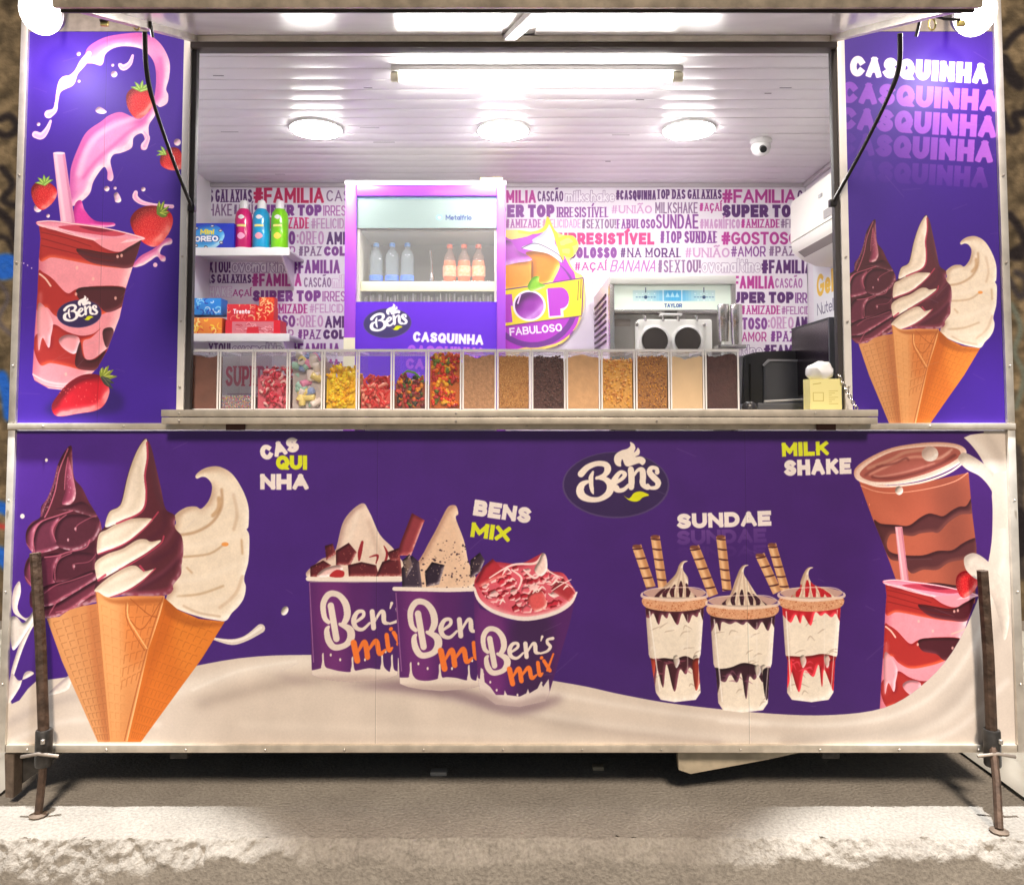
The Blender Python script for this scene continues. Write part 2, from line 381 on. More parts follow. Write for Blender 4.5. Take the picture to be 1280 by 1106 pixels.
def text(cv, word, x, y, w, h, c, th=.24, rot=0., a=1., serif=False, gap=.06, outline=None, clip=None, shear=0., fade=None):
    """word set in the box at (x, y) top-left, w wide, h high in drawing coordinates"""
    nlx = max(1, sum(1 for ch in word if ch != ' ')); t = min(th * h, (.42 if not serif else .34) * w / nlx if nlx > 1 else th * h); adv = []
    for ch in word: adv.append(.34 if ch == ' ' else G[ch][0] * (1. if not serif else 1.05))
    tot_core = sum(adv[i] for i in range(len(word))); nl = sum(1 for ch in word if ch != ' ')
    # core boxes scale so that everything fits: each glyph is core*k + t wide, gaps g
    g = min(gap * h, .14 * w / nlx); need = w - nl * t - (len(word) - 1) * g
    if need <= 0.15 * w: g = .04 * h; t = min(t, w / (nl * 1.9)); need = w - nl * t - (len(word) - 1) * g
    k = need / max(tot_core, 1e-6); cx = 0.; polys = []
    ca, sa = math.cos(rot), math.sin(rot)
    for ch, ad in zip(word, adv):
        if ch == ' ': cx += ad * k + g; continue
        cw = ad * k; strokes = G[ch][1]
        for st in strokes:
            P = np.array([(cx + t / 2 + px * cw if ad > 0 else cx + t / 2 + (px - .5) * t * 1.6 * (1 if ch in 'Í,' else 0), t / 2 + py * (h - t)) for px, py in st])
            tt = t
            if serif and len(P) == 2 and abs(P[1][0] - P[0][0]) > abs(P[1][1] - P[0][1]): tt = t * .5
            if len(P) == 2 and ch in 'ANMVXKZ': tt = t * (.92 if not serif else .8)
            for q in Canvas.stroke_polys(cv, P, tt, 'square', raw=True):
                lo_, hi_ = -.6 * h if P[:, 1].min() < 0 else 0., 1.5 * h if P[:, 1].max() > h else h
                q = clip_y(q, lo_, 1)
                if q is not None: q = clip_y(q, hi_, -1)
                if q is not None and ch in 'ANMVXKZY' and q is not None:
                    q = clip_y(q[:, ::-1], cx, 1); q = clip_y(q, cx + cw + t, -1) if q is not None else None; q = q[:, ::-1] if q is not None else None
                if q is not None: polys.append(q)
            if serif and ch not in '#:!':
                for e, o in ((P[0], P[1]), (P[-1], P[-2])):
                    if abs(e[1] - o[1]) > .3 * h or (len(P) > 2 and abs(e[1] - o[1]) > .1 * h and ch in 'U'):
                        yy = 0. if e[1] < h / 2 else h - t * .42; xx = e[0]; hw = t * .85
                        polys.append(np.array([(xx - hw, yy), (xx + hw, yy), (xx + hw, yy + t * .42), (xx - hw, yy + t * .42)]))
        cx += cw + t + g
    def mp(q): q = np.stack([q[:, 0] - shear * (q[:, 1] - h), q[:, 1]], 1); return np.stack([x + q[:, 0] * ca - q[:, 1] * sa, y + q[:, 0] * sa + q[:, 1] * ca], 1)
    m = cv.cov([mp(p) for p in polys])
    if m is None: return
    kk, bb = m
    if clip is not None: kk = kk * cv.clipto(clip, bb)
    if outline:
        q = np.pad(kk, 2); er = np.minimum.reduce([q[2 + i:q.shape[0] - 2 + i, 2 + j:q.shape[1] - 2 + j] for i, j in ((-1, 0), (1, 0), (0, -1), (0, 1), (0, 0))])
        cv.put((kk, bb), c, a); cv.put((er, bb), outline, a); return
    if fade is not None:
        hh = kk.shape[0]; ww = kk.shape[1]; fx = np.linspace(fade[0], fade[1], ww)[None, :] * np.linspace(1, fade[2] if len(fade) > 2 else 1, hh)[:, None]
        kk = kk * fx
    cv.put((kk, bb), c, a)

def logo(cv, M, white=(240, 228, 215), dark=(52, 34, 78), oval=True, yel=(215, 220, 30)):
    """swirled script logo in a dark oval; M maps logo coords (0..1280 x 0..1024) to drawing coords"""
    def m(pts): return [tuple(M(p[0], p[1])) + tuple(x * M.s for x in p[2:]) for p in pts]
    if oval:
        t = np.linspace(0, 2 * np.pi, 40)[:-1]
        o = [M(600 + 565 * math.cos(a), 560 + 350 * math.sin(a)) for a in t]; cv.fill(o, tuple(min(255, d + 28) for d in dark))
        o = [M(600 + 548 * math.cos(a), 556 + 338 * math.sin(a)) for a in t]; cv.fill(o, dark)
    def st(pts): cv.stroke(m(pts), None, white)
    st([(232, 445, 70), (300, 375, 62), (400, 335, 55), (490, 345, 62), (515, 395, 70), (480, 455, 50), (395, 490, 30)])
    st([(400, 482, 30), (490, 500, 55), (545, 565, 78), (520, 650, 70), (430, 708, 52), (330, 712, 60), (245, 675, 80), (222, 615, 80), (245, 555, 62), (300, 525, 38)])
    st([(360, 420, 20), (338, 480, 48), (340, 560, 46), (352, 625, 34), (364, 655, 8)])
    st([(600, 535, 40), (670, 490, 40), (695, 445, 46), (650, 425, 40), (600, 480, 55), (572, 550, 66), (610, 612, 52), (680, 610, 44), (735, 560, 34)])
    st([(560, 600, 50), (600, 580, 50), (620, 600, 40)])
    st([(758, 395, 62), (765, 500, 66), (762, 585, 60)]); st([(775, 480, 30), (830, 405, 34), (878, 405, 60), (885, 480, 64), (885, 550, 60), (930, 592, 40), (960, 585, 30)])
    st([(1035, 430, 46), (1030, 388, 40), (975, 380, 46), (955, 425, 60), (1000, 482, 66), (1045, 530, 60), (1030, 582, 46), (965, 590, 36), (935, 560, 32)])
    fl = [(750, 108), (790, 128), (806, 170), (792, 215), (815, 195), (832, 168), (852, 198), (845, 240), (805, 264), (865, 260), (908, 288), (910, 325), (880, 352), (845, 332), (790, 348), (730, 366), (695, 350), (668, 290), (655, 325), (652, 366), (605, 352), (580, 300), (595, 240), (655, 198), (720, 178), (752, 148)]
    cv.fill([M(*p) for p in fl], white, curve=True)
    lf = [(755, 690), (790, 645), (850, 627), (905, 640), (950, 668), (885, 690), (850, 722), (800, 736), (735, 718), (680, 668), (725, 700)]
    cv.fill([M(*p) for p in lf], yel, curve=True)
class LM:
    def __init__(s, x, y, w, rot=0.): s.x, s.y, s.k, s.r = x, y, w / 1130., rot; s.s = s.k
    def __call__(s, u, v):
        a, b = (u - 600) * s.k, (v - 560) * s.k; return (s.x + a * math.cos(s.r) - b * math.sin(s.r), s.y + a * math.sin(s.r) + b * math.cos(s.r))
def bens_mix(cv, ox, oy, k, clip=None, tilt=0., ky=None):
    ky = ky or k
    Wt, Or = (228, 215, 205), (238, 122, 52)
    def st(pts, c):
        q = []
        for u, v, w in pts:
            a, b = (u - 165) / 6.91 * k, (v - 385) / 6.91 * ky
            q.append((ox + a * math.cos(tilt) - b * math.sin(tilt), oy + a * math.sin(tilt) + b * math.cos(tilt), w / 6.91 * k * 1.25))
        cv.stroke(q, None, c, clip=clip)
    for L in ([(205, 590, 24), (175, 555, 30), (166, 460, 34), (210, 392, 36), (280, 398, 34), (332, 460, 40), (345, 540, 40), (320, 596, 30), (295, 606, 16)],
              [(290, 604, 20), (362, 640, 42), (372, 700, 44), (330, 752, 34), (250, 768, 36), (206, 720, 38), (192, 650, 30), (206, 622, 16)],
              [(222, 472, 38), (264, 708, 38)],
              [(402, 592, 16), (462, 550, 20), (462, 515, 20), (420, 520, 24), (392, 575, 30), (410, 628, 26), (460, 640, 20), (512, 596, 14)],
              [(530, 515, 30), (541, 630, 30)], [(545, 590, 14), (590, 520, 18), (614, 522, 26), (620, 588, 26), (655, 598, 14)],
              [(676, 455, 18), (664, 492, 8)], [(768, 470, 22), (722, 482, 18), (722, 512, 22), (746, 542, 22), (720, 580, 18), (662, 600, 14)]):
        st(L, Wt)
    for L in ([(392, 735, 36), (420, 862, 36)], [(424, 800, 14), (474, 730, 30), (496, 838, 32)], [(500, 790, 14), (560, 722, 28), (584, 812, 28), (628, 784, 12)],
              [(638, 680, 26), (654, 786, 26), (680, 770, 12)], [(668, 640, 22), (672, 636, 22)], [(772, 604, 12), (720, 746, 18)], [(690, 664, 24), (742, 748, 26)]):
        st(L, Or)
# ------------------------------------------------------------------ artwork
PUR = (72, 34, 138)
def speckle(cv, m, c, n, r0, r1, a=.8, rng=RNG):
    """many small dots inside mask m"""
    if m is None: return
    k, (x0, y0, x1, y1) = m
    ys, xs = np.nonzero(k > .9)
    if len(xs) == 0: return
    polys = []; t = np.linspace(0, 2 * np.pi, 9)[:-1]
    for i in rng.integers(0, len(xs), n):
        r = rng.uniform(r0, r1) * cv.pxs(); polys.append(np.stack([x0 + xs[i] + r * np.cos(t), y0 + ys[i] + r * .8 * np.sin(t)], 1))
    mm = cv.cov(polys, raw=True)
    if mm: cv.put((mm[0] * cv.clipto(m, mm[1]), mm[1]), c, a)

def strawberry(cv, x, y, rx, ry, rot=0., leaf=None, c=(200, 14, 32)):
    ca, sa = math.cos(rot), math.sin(rot)
    def R(p): return [(x + a * rx * ca - b * ry * sa, y + a * rx * sa + b * ry * ca) for a, b in p]
    m = cv.blob(R([(-.95, -.45), (-.5, -.9), (.2, -.95), (.85, -.6), (1., -.1), (.7, .5), (.1, 1.), (-.4, .85), (-.85, .25)]), c, (240, 80, 84), (116, 4, 18), r=max(2, rx * .3))
    if m is None: return
    for i in range(int(rx * 1.6)):
        for j in range(int(ry * 1.2)):
            u, v = (i + .5 * (j % 2)) / (rx * .8) - 1, j / (ry * .6) - 1
            if u * u + v * v < .75:
                q = R([(u, v)])[0]; cv.ell(q[0] + RNG.uniform(-.5, .5), q[1] + RNG.uniform(-.5, .5), .38, .55, (250, 150, 110), .6)
    if leaf:
        for a in leaf:
            b = math.radians(a); bx, by = R([(0 if abs(math.cos(b)) < .9 else 0, -.75)])[0]
            L = rx * .75
            cv.stroke([(bx, by, 3.2 * rx / 17), (bx + .5 * L * math.cos(b), by + .5 * L * math.sin(b) - 1, 3.8 * rx / 17), (bx + L * math.cos(b), by + L * math.sin(b), .4)], None, (120, 165, 60))
            cv.stroke([(bx, by, 1), (bx + .7 * L * math.cos(b), by + .7 * L * math.sin(b) - 1, .8)], None, (200, 225, 130))

def waffle(cv, m, p0, p1, q0, q1, nu, nv, c, a=.5, w=1.):
    """little impressed squares of a wafer cone between edge p0-p1 and edge q0-q1"""
    polys = []
    for i in range(nu):
        for j in range(nv):
            def B(u, v):
                ax = p0[0] + (p1[0] - p0[0]) * v; ay = p0[1] + (p1[1] - p0[1]) * v; bx = q0[0] + (q1[0] - q0[0]) * v; by = q0[1] + (q1[1] - q0[1]) * v
                return (ax + (bx - ax) * u, ay + (by - ay) * u)
            u0, u1, v0, v1 = (i + .2) / nu, (i + .85) / nu, (j + .2) / nv, (j + .85) / nv
            polys += [np.array(x) for x in cv.stroke_polys([B(u0, v1), B(u0, v0), B(u1, v0)], w, 'round')]
    k = cv.cov(polys, raw=True)
    if k: cv.put((k[0] * cv.clipto(m, k[1]), k[1]), c, a)

def trio(cv):
    """three wafer cones with soft ice cream, in lower-panel coordinates"""
    Zc5 = lambda p: zf(p, 0, 530, 2.697)
    L = lambda p: zf(p, 20, 540, 4.608); M_ = lambda p: zf(p, 110, 540, 4.61)
    # right cream swirl
    o = M_([(620, 250), (650, 220), (700, 200), (760, 200), (830, 240), (890, 330), (925, 430), (925, 540), (915, 560), (930, 600), (925, 740), (900, 840), (910, 890), (900, 950), (870, 1000), (830, 1040), (795, 1085), (740, 1082), (640, 1062), (520, 1020), (455, 975), (460, 930), (490, 880), (440, 820), (450, 680), (440, 600), (505, 530), (500, 480), (560, 435), (620, 428), (655, 440), (700, 385), (715, 310), (690, 268), (660, 257), (628, 268)])
    m = cv.blob(o, (238, 224, 204), (250, 242, 228), (200, 174, 150), r=5)
    for pts, w, c, a in (([(770, 330), (770, 430), (715, 520), (620, 575), (530, 592)], 3.5, (178, 140, 105), .7), ([(755, 380), (752, 440), (720, 480)], 5, (170, 120, 70), .5), ([(790, 640), (700, 700), (550, 718)], 2.4, (188, 155, 120), .8),
                       ([(840, 560), (860, 470), (840, 360)], 4, (205, 178, 150), .6), ([(780, 885), (650, 930), (515, 945)], 2.6, (195, 165, 130), .8), ([(890, 830), (850, 930), (760, 1010)], 4, (205, 178, 150), .6), ([(885, 620), (890, 700)], 2.5, (190, 150, 110), .7), ([(570, 780), (600, 810)], 2, (190, 150, 110), .7), ([(550, 1000), (640, 1040), (760, 1060)], 2.5, (200, 170, 140), .7)):
        cv.stroke(M_(pts), w, c, a, clip=m, soft=1)
    cv.ell(*M_([(790, 645)])[0], 4.5, 2.6, (236, 150, 70), .9)
    for pts, w in (([(740, 260), (840, 330), (880, 460)], 6), ([(560, 480), (620, 460), (700, 440)], 5), ([(560, 660), (700, 640), (880, 590)], 6), ([(520, 860), (700, 830), (860, 760)], 7), ([(500, 950), (640, 985), (800, 960)], 6)):
        cv.stroke(M_(pts), w, (247, 236, 220), .5, clip=m, soft=2.5)
    # right cone
    rc = Zc5([(540, 572), (600, 625), (670, 655), (758, 665), (680, 790), (475, 1070), (425, 1070), (480, 780)])
    m = cv.fill(rc, (214, 116, 42)); cv.soft(Zc5([(600, 640), (755, 660), (640, 850), (600, 800)]), (232, 140, 56), .6, 6, clip=m); cv.soft(Zc5([(540, 600), (590, 640), (470, 960), (440, 1060)]), (190, 95, 35), .55, 4, clip=m)
    waffle(cv, m, *Zc5([(560, 600), (440, 1060)]), *Zc5([(740, 670), (480, 1070)]), 7, 15, (176, 88, 34), .5, .9)
    cv.soft(Zc5([(560, 575), (620, 640), (700, 665), (755, 668), (750, 680), (640, 680), (560, 640)]), (150, 75, 30), .5, 2, clip=m)
    # left swirl
    o = L([(318, 78), (280, 112), (240, 190), (215, 290), (180, 380), (145, 430), (138, 490), (90, 520), (60, 570), (60, 640), (92, 690), (60, 740), (48, 800), (60, 860), (95, 892), (80, 930), (82, 1000), (110, 1020), (150, 1062), (200, 1070), (240, 1045), (330, 1020), (430, 985), (470, 960), (465, 820), (475, 700), (492, 600), (490, 530), (462, 470), (420, 400), (380, 320), (335, 260), (325, 150)])
    m = cv.blob(o, (76, 33, 44), (132, 58, 74), (58, 26, 42), r=4)
    for pts, w, c, a in (([(95, 520), (70, 590), (95, 690)], 9, (140, 70, 95), .7), ([(65, 750), (60, 820), (100, 890)], 8, (128, 60, 84), .6), ([(240, 520), (210, 600), (240, 650)], 9, (135, 58, 78), .55), ([(170, 600), (190, 650)], 12, (125, 55, 78), .5), ([(240, 720), (225, 800), (240, 860)], 8, (130, 55, 75), .55),
                       ([(340, 560), (400, 540), (470, 500)], 10, (62, 30, 42), .6), ([(300, 770), (380, 760), (460, 700)], 10, (60, 28, 42), .6), ([(250, 660), (330, 690), (460, 650)], 7, (58, 26, 40), .7), ([(180, 880), (300, 850), (440, 800)], 6, (58, 26, 40), .6)):
        cv.stroke(L(pts), w, c, a, clip=m, soft=2.5)
    for p, c, h in (([(95, 690), (60, 640), (60, 570), (100, 520), (155, 508), (112, 560), (102, 640)], (124, 56, 80), (190, 110, 135)), ([(102, 692), (108, 585), (152, 515), (250, 485), (215, 560), (228, 630), (250, 662), (172, 690)], (100, 44, 64), (160, 80, 104)), ([(250, 662), (225, 610), (235, 540), (292, 478), (425, 480), (484, 530), (465, 600), (420, 642), (340, 680)], (80, 36, 50), (130, 66, 84)),
                    ([(60, 860), (48, 800), (65, 740), (106, 702), (96, 780), (106, 890)], (118, 52, 76), (180, 100, 126)), ([(108, 895), (100, 790), (152, 715), (262, 698), (225, 770), (228, 850), (200, 900)], (98, 42, 62), (156, 78, 100)), ([(225, 862), (220, 790), (250, 730), (330, 692), (445, 700), (462, 760), (442, 830), (330, 862)], (78, 34, 48), (126, 62, 80)),
                    ([(92, 935), (180, 880), (300, 850), (458, 790), (468, 840), (330, 930), (200, 1000), (120, 1012)], (96, 42, 60), (150, 76, 98)), ([(110, 1015), (220, 992), (340, 922), (466, 850), (470, 905), (400, 965), (300, 1032), (190, 1070)], (104, 44, 62), (160, 80, 100)), ([(225, 445), (300, 425), (380, 400), (440, 440), (460, 490), (330, 455)], (74, 34, 46), (110, 56, 70))):
        cv.blob(L(p), c, h, (52, 22, 34), r=3)
    t1 = L([(300, 145), (330, 260), (345, 360), (320, 410), (280, 418), (265, 405), (285, 330), (285, 220)]); cv.blob(t1, (142, 62, 88), (196, 130, 145), (100, 40, 60), r=3)
    for pts, w, a in (([(300, 95), (250, 220), (225, 340), (190, 440), (165, 490)], 1.5, .95), ([(240, 200), (205, 330), (160, 430), (145, 480)], 3.5, .45), ([(300, 145), (285, 240), (280, 330)], 1.2, .8), ([(105, 690), (100, 600), (140, 520), (240, 480), (325, 452)], 1.6, .9), ([(230, 630), (210, 570), (235, 520), (290, 475)], 1.2, .8),
                    ([(345, 570), (360, 530), (470, 480), (485, 540)], 1.1, .7), ([(425, 620), (400, 665), (300, 690), (240, 710), (165, 720)], 1.6, .9), ([(225, 850), (225, 790), (250, 730), (320, 695)], 1.2, .8), ([(335, 790), (330, 760), (420, 745), (462, 700)], 1., .6), ([(165, 925), (230, 880), (330, 850), (440, 810)], 1.4, .7),
                    ([(190, 1050), (250, 960), (330, 920), (430, 860)], 1.5, .75), ([(230, 1035), (330, 1010), (380, 960), (455, 930)], 1.5, .8), ([(58, 640), (95, 690)], 1.2, .8), ([(50, 830), (95, 890)], 1.2, .8)):
        cv.stroke(L(pts), w, (176, 92, 112), a, clip=m)
    speckle(cv, cv.cov([crv(L([(240, 210), (225, 330), (165, 480), (145, 460), (185, 370), (215, 280)]))]), (220, 180, 190), 50, .3, .6, .7); speckle(cv, cv.cov([crv(L([(295, 150), (320, 260), (335, 340), (295, 330)]))]), (220, 180, 190), 30, .3, .6, .7)
    for u, v in ((342, 556), (335, 772), (300, 620)): cv.ell(*L([(u, v)])[0], 1.3, 2, (215, 160, 170), .8)
    # left cone
    lc = Zc5([(158, 655), (200, 648), (235, 625), (280, 612), (330, 603), (372, 1070), (330, 1070), (210, 800)])
    m = cv.fill(lc, (204, 138, 86)); cv.soft(Zc5([(160, 650), (230, 640), (340, 1060), (310, 1040), (210, 800)]), (224, 164, 110), .6, 5, clip=m); cv.soft(Zc5([(290, 610), (330, 600), (372, 1060), (350, 1060)]), (180, 105, 62), .6, 3, clip=m)
    waffle(cv, m, *Zc5([(172, 665), (330, 1065)]), *Zc5([(330, 620), (370, 1065)]), 5, 17, (160, 96, 58), .6, .9)
    # middle cone
    mc = Zc5([(322, 560), (375, 584), (430, 578), (556, 578), (540, 640), (500, 760), (430, 1070), (368, 1070)])
    m = cv.fill(mc, (218, 146, 88)); cv.soft(Zc5([(325, 570), (395, 585), (415, 900), (380, 1060)]), (234, 172, 112), .7, 5, clip=m); cv.soft(Zc5([(430, 600), (545, 600), (480, 800), (430, 780)]), (214, 120, 56), .6, 5, clip=m)
    waffle(cv, m, *Zc5([(335, 600), (375, 1060)]), *Zc5([(430, 640), (420, 1060)]), 3, 14, (205, 130, 72), .45, .9); waffle(cv, m, *Zc5([(432, 600), (405, 900)]), *Zc5([(545, 600), (470, 860)]), 4, 7, (172, 92, 44), .55, 1.1)
    for pts, w, c in (([(556, 580), (535, 650), (500, 770), (455, 950), (428, 1065)], 1.6, (250, 200, 140)), ([(548, 584), (527, 650), (492, 770), (447, 950), (420, 1065)], 1.2, (170, 90, 45)), ([(430, 600), (432, 650), (460, 700), (495, 755)], 1.6, (248, 190, 126)), ([(425, 604), (427, 655), (452, 705), (488, 762)], 1.1, (165, 88, 44)), ([(325, 570), (345, 800), (369, 1065)], 1.2, (180, 105, 60)), ([(440, 588), (500, 640), (530, 650)], 1.2, (165, 85, 42)), ([(540, 600), (480, 690), (440, 660)], 1.1, (165, 85, 42))):
        cv.stroke(Zc5(pts), w, c, .85, clip=m)
    cv.soft(Zc5([(330, 565), (380, 590), (560, 585), (556, 600), (440, 606), (370, 600)]), (160, 84, 40), .6, 1.5, clip=m)
    # middle swirl
    o = M_([(332, 36), (300, 72), (262, 150), (225, 260), (195, 390), (175, 430), (120, 460), (98, 540), (60, 590), (52, 690), (42, 750), (47, 850), (36, 910), (60, 922), (120, 950), (200, 938), (300, 942), (450, 938), (490, 908), (492, 880), (535, 820), (540, 760), (550, 680), (540, 600), (502, 550), (500, 480), (447, 440), (420, 320), (392, 200), (362, 80)])
    m = cv.blob(o, (92, 42, 54), (140, 68, 88), (66, 30, 44), r=4)
    for pts, w, c, a in (([(360, 90), (380, 220), (400, 340), (440, 430)], 8, (84, 44, 56), .8), ([(440, 460), (440, 540), (380, 600), (300, 640)], 6, (78, 34, 52), .6), ([(530, 600), (480, 680), (380, 740)], 7, (78, 34, 52), .6), ([(520, 740), (420, 830), (300, 900)], 7, (76, 32, 50), .6),
                       ([(495, 560), (440, 640), (330, 720)], 3, (140, 72, 92), .6), ([(540, 690), (450, 790), (340, 860), (230, 920)], 3, (140, 72, 92), .6), ([(490, 890), (400, 920), (250, 935)], 2.4, (150, 60, 80), .7)):
        cv.stroke(M_(pts), w, c, a, clip=m, soft=2)
    CR, CH, CL = (236, 222, 204), (250, 243, 230), (202, 182, 160)
    tip = M_([(333, 40), (302, 74), (264, 150), (228, 260), (198, 392), (175, 432), (122, 462), (99, 545), (150, 532), (172, 522), (200, 505), (290, 468), (326, 420), (332, 330), (324, 250), (340, 150), (341, 60)])
    for w_ in (tip, M_([(62, 592), (110, 560), (180, 520), (262, 497), (372, 500), (332, 545), (262, 604), (200, 652), (110, 680), (54, 700)]), M_([(44, 748), (110, 702), (200, 670), (280, 622), (330, 616), (362, 630), (422, 625), (340, 692), (240, 752), (140, 812), (62, 850), (44, 810)]), M_([(38, 908), (110, 842), (210, 782), (272, 768), (322, 800), (385, 790), (300, 862), (220, 912), (122, 950), (62, 922)])):
        cv.blob(w_, CR, CH, CL, r=3.5, curve=True)
    for pts, w in (([(150, 480), (250, 440), (300, 330), (300, 200)], 4), ([(90, 640), (200, 600), (300, 530)], 4), ([(80, 780), (200, 730), (330, 660)], 4), ([(90, 900), (200, 860), (320, 815)], 4)):
        cv.stroke(M_(pts), w, (214, 200, 178), .5, clip=m, soft=2)
    for pts, w in (([(340, 60), (343, 150), (328, 250), (336, 340), (328, 425), (290, 472), (200, 512), (165, 526)], 2.4), ([(405, 460), (370, 505), (330, 550), (262, 610), (180, 658), (60, 702)], 1.8), ([(437, 598), (420, 640), (340, 700), (250, 756), (180, 790)], 1.8), ([(388, 785), (300, 870), (220, 916), (124, 952)], 1.5), ([(300, 770), (322, 798)], 2.5), ([(60, 852), (100, 822)], 3)):
        cv.stroke(M_(pts), w, (186, 66, 92), .9, clip=m)

def milk_cup(cv, x, y, k, art=0, clip=None):
    """strawberry milkshake cup with chocolate swirls; (x, y) top-left of rim, k = scale (1 = left panel).  coords of the left panel zoom"""
    q = lambda p: [(x + (a - 180) / 3.95 * k, y + (b - 75) / 3.95 * k) for a, b in p]
    def f(p, c, **kw):
        m = cv.blob(q(p), c, **kw) if kw.pop('b', 1) else None
        return m
    body = q([(192, 85), (200, 150), (192, 250), (185, 420), (172, 600), (160, 820), (170, 850), (240, 890), (330, 900), (420, 850), (480, 790), (530, 700), (590, 540), (620, 400), (655, 290), (680, 220), (700, 150), (660, 130), (480, 90), (300, 70)])
    m0 = cv.blob(body, (238, 150, 165), (252, 190, 200), (206, 108, 130), r=6 * k, curve=False)
    B = lambda p, c, a=1., hi=None, lo=None, r=2.5, cu=True: cv.put(*_bl(cv, q(p), c, hi, lo, r * k, m0, cu), a)
    # red / dark swirls
    RED, DK = (172, 44, 42), (66, 26, 38)
    B([(192, 90), (240, 105), (330, 120), (440, 150), (520, 200), (600, 215), (700, 160), (700, 200), (650, 290), (520, 290), (400, 270), (300, 250), (250, 245), (195, 255)], RED, hi=(226, 92, 66), lo=(140, 28, 34))
    B([(380, 200), (560, 225), (640, 190), (720, 150), (740, 190), (655, 290), (560, 290), (440, 265)], DK, .85)
    B([(188, 320), (215, 320), (260, 350), (330, 420), (380, 400), (480, 385), (620, 395), (610, 480), (540, 510), (460, 540), (340, 560), (270, 530), (230, 490), (180, 500)], RED, hi=(230, 90, 60), lo=(150, 30, 34))
    B([(380, 400), (480, 388), (622, 398), (606, 480), (530, 515), (480, 480), (400, 460)], DK, .9)
    B([(170, 640), (200, 620), (240, 690), (250, 640), (235, 600), (270, 575), (330, 610), (400, 630), (460, 620), (500, 590), (450, 640), (410, 660), (420, 740), (460, 745), (520, 700), (540, 690), (500, 780), (420, 800), (330, 780), (250, 765), (200, 775), (168, 700)], RED, hi=(222, 84, 60), lo=(140, 28, 36))
    B([(290, 650), (330, 625), (390, 640), (385, 700), (360, 720), (310, 690)], (240, 160, 172))
    B([(395, 660), (415, 740), (470, 745), (520, 705), (500, 790), (420, 800), (370, 770)], DK, .85)
    B([(510, 600), (550, 590), (560, 620), (530, 690), (510, 650)], DK, .9)
    B([(190, 700), (185, 490), (215, 480), (260, 560), (250, 640), (240, 690), (210, 640)], (240, 160, 172), .9)
    for p in ([(205, 150), (330, 185), (480, 225), (580, 235)], [(205, 185), (330, 215), (470, 250), (560, 262)], [(205, 120), (330, 150), (450, 190)]): cv.stroke(q(p), 1.2 * k, (110, 20, 24), .7, clip=m0)
    cv.stroke(q([(195, 325), (225, 350), (250, 385)]), 2.2 * k, (250, 215, 200), .85, clip=m0); cv.stroke(q([(200, 420), (190, 700)]), 3 * k, (255, 200, 205), .4, clip=m0, soft=2)
    for a, b in ((375, 425), (570, 445), (380, 295), (460, 350), (325, 820), (580, 240), (600, 235)): cv.ell(*q([(a, b)])[0], 1.6 * k, 2.2 * k, (245, 190, 180), .8)
    # rim
    rim = q([(180, 68), (250, 62), (350, 72), (480, 90), (600, 115), (710, 145), (690, 160), (560, 170), (430, 150), (300, 110), (200, 92)])
    cv.blob(rim, (236, 150, 176), (255, 205, 220), (210, 110, 140), r=2 * k, curve=True)
    cv.fill(q([(290, 92), (400, 85), (520, 100), (620, 125), (560, 140), (430, 125), (330, 108)]), (190, 50, 74), .85, curve=True); cv.fill(q([(390, 92), (480, 96), (560, 112), (480, 118)]), (120, 24, 50), .8, curve=True)
    cv.stroke(q([(185, 70), (250, 64), (350, 76), (480, 94), (600, 118), (708, 148)]), 1.3 * k, (255, 220, 228)); cv.stroke(q([(188, 80), (250, 100), (350, 130), (480, 160), (600, 170), (706, 152)]), 1.6 * k, (250, 196, 206))
    cv.fill(q([(470, 160), (540, 205), (560, 190), (630, 150), (560, 150)]), (240, 150, 165), curve=True)
    # base
    cv.stroke(q([(160, 820), (230, 855), (320, 868), (400, 850)]), 2 * k, (255, 205, 212), .9, clip=m0); cv.stroke(q([(165, 845), (230, 880), (330, 892)]), 1.2 * k, (200, 100, 120), .8, clip=m0)
    return m0
def _bl(cv, pts, c, hi, lo, r, clip, cu):
    m = cv.cov([crv(pts) if cu else pts])
    if m is None: return (None, c)
    k, bb = m; rr = max(1, r * cv.pxs()); g = int(rr * 2) + 1; B = blur(np.pad(k, g), rr); gy, gx = np.gradient(B); sh = np.clip((gx * -.6 + gy * -.8) * rr * -3.2, -1, 1)[g:-g, g:-g] * -1
    base = col3(c); hi = col3(hi) if hi is not None else np.minimum(1, base * 1.3 + .06); lo = col3(lo) if lo is not None else base * .6
    cc = base + np.clip(sh, 0, 1)[..., None] * (hi - base) + np.clip(-sh, 0, 1)[..., None] * (lo - base)
    return ((k * cv.clipto(clip, bb) if clip is not None else k, bb), cc)

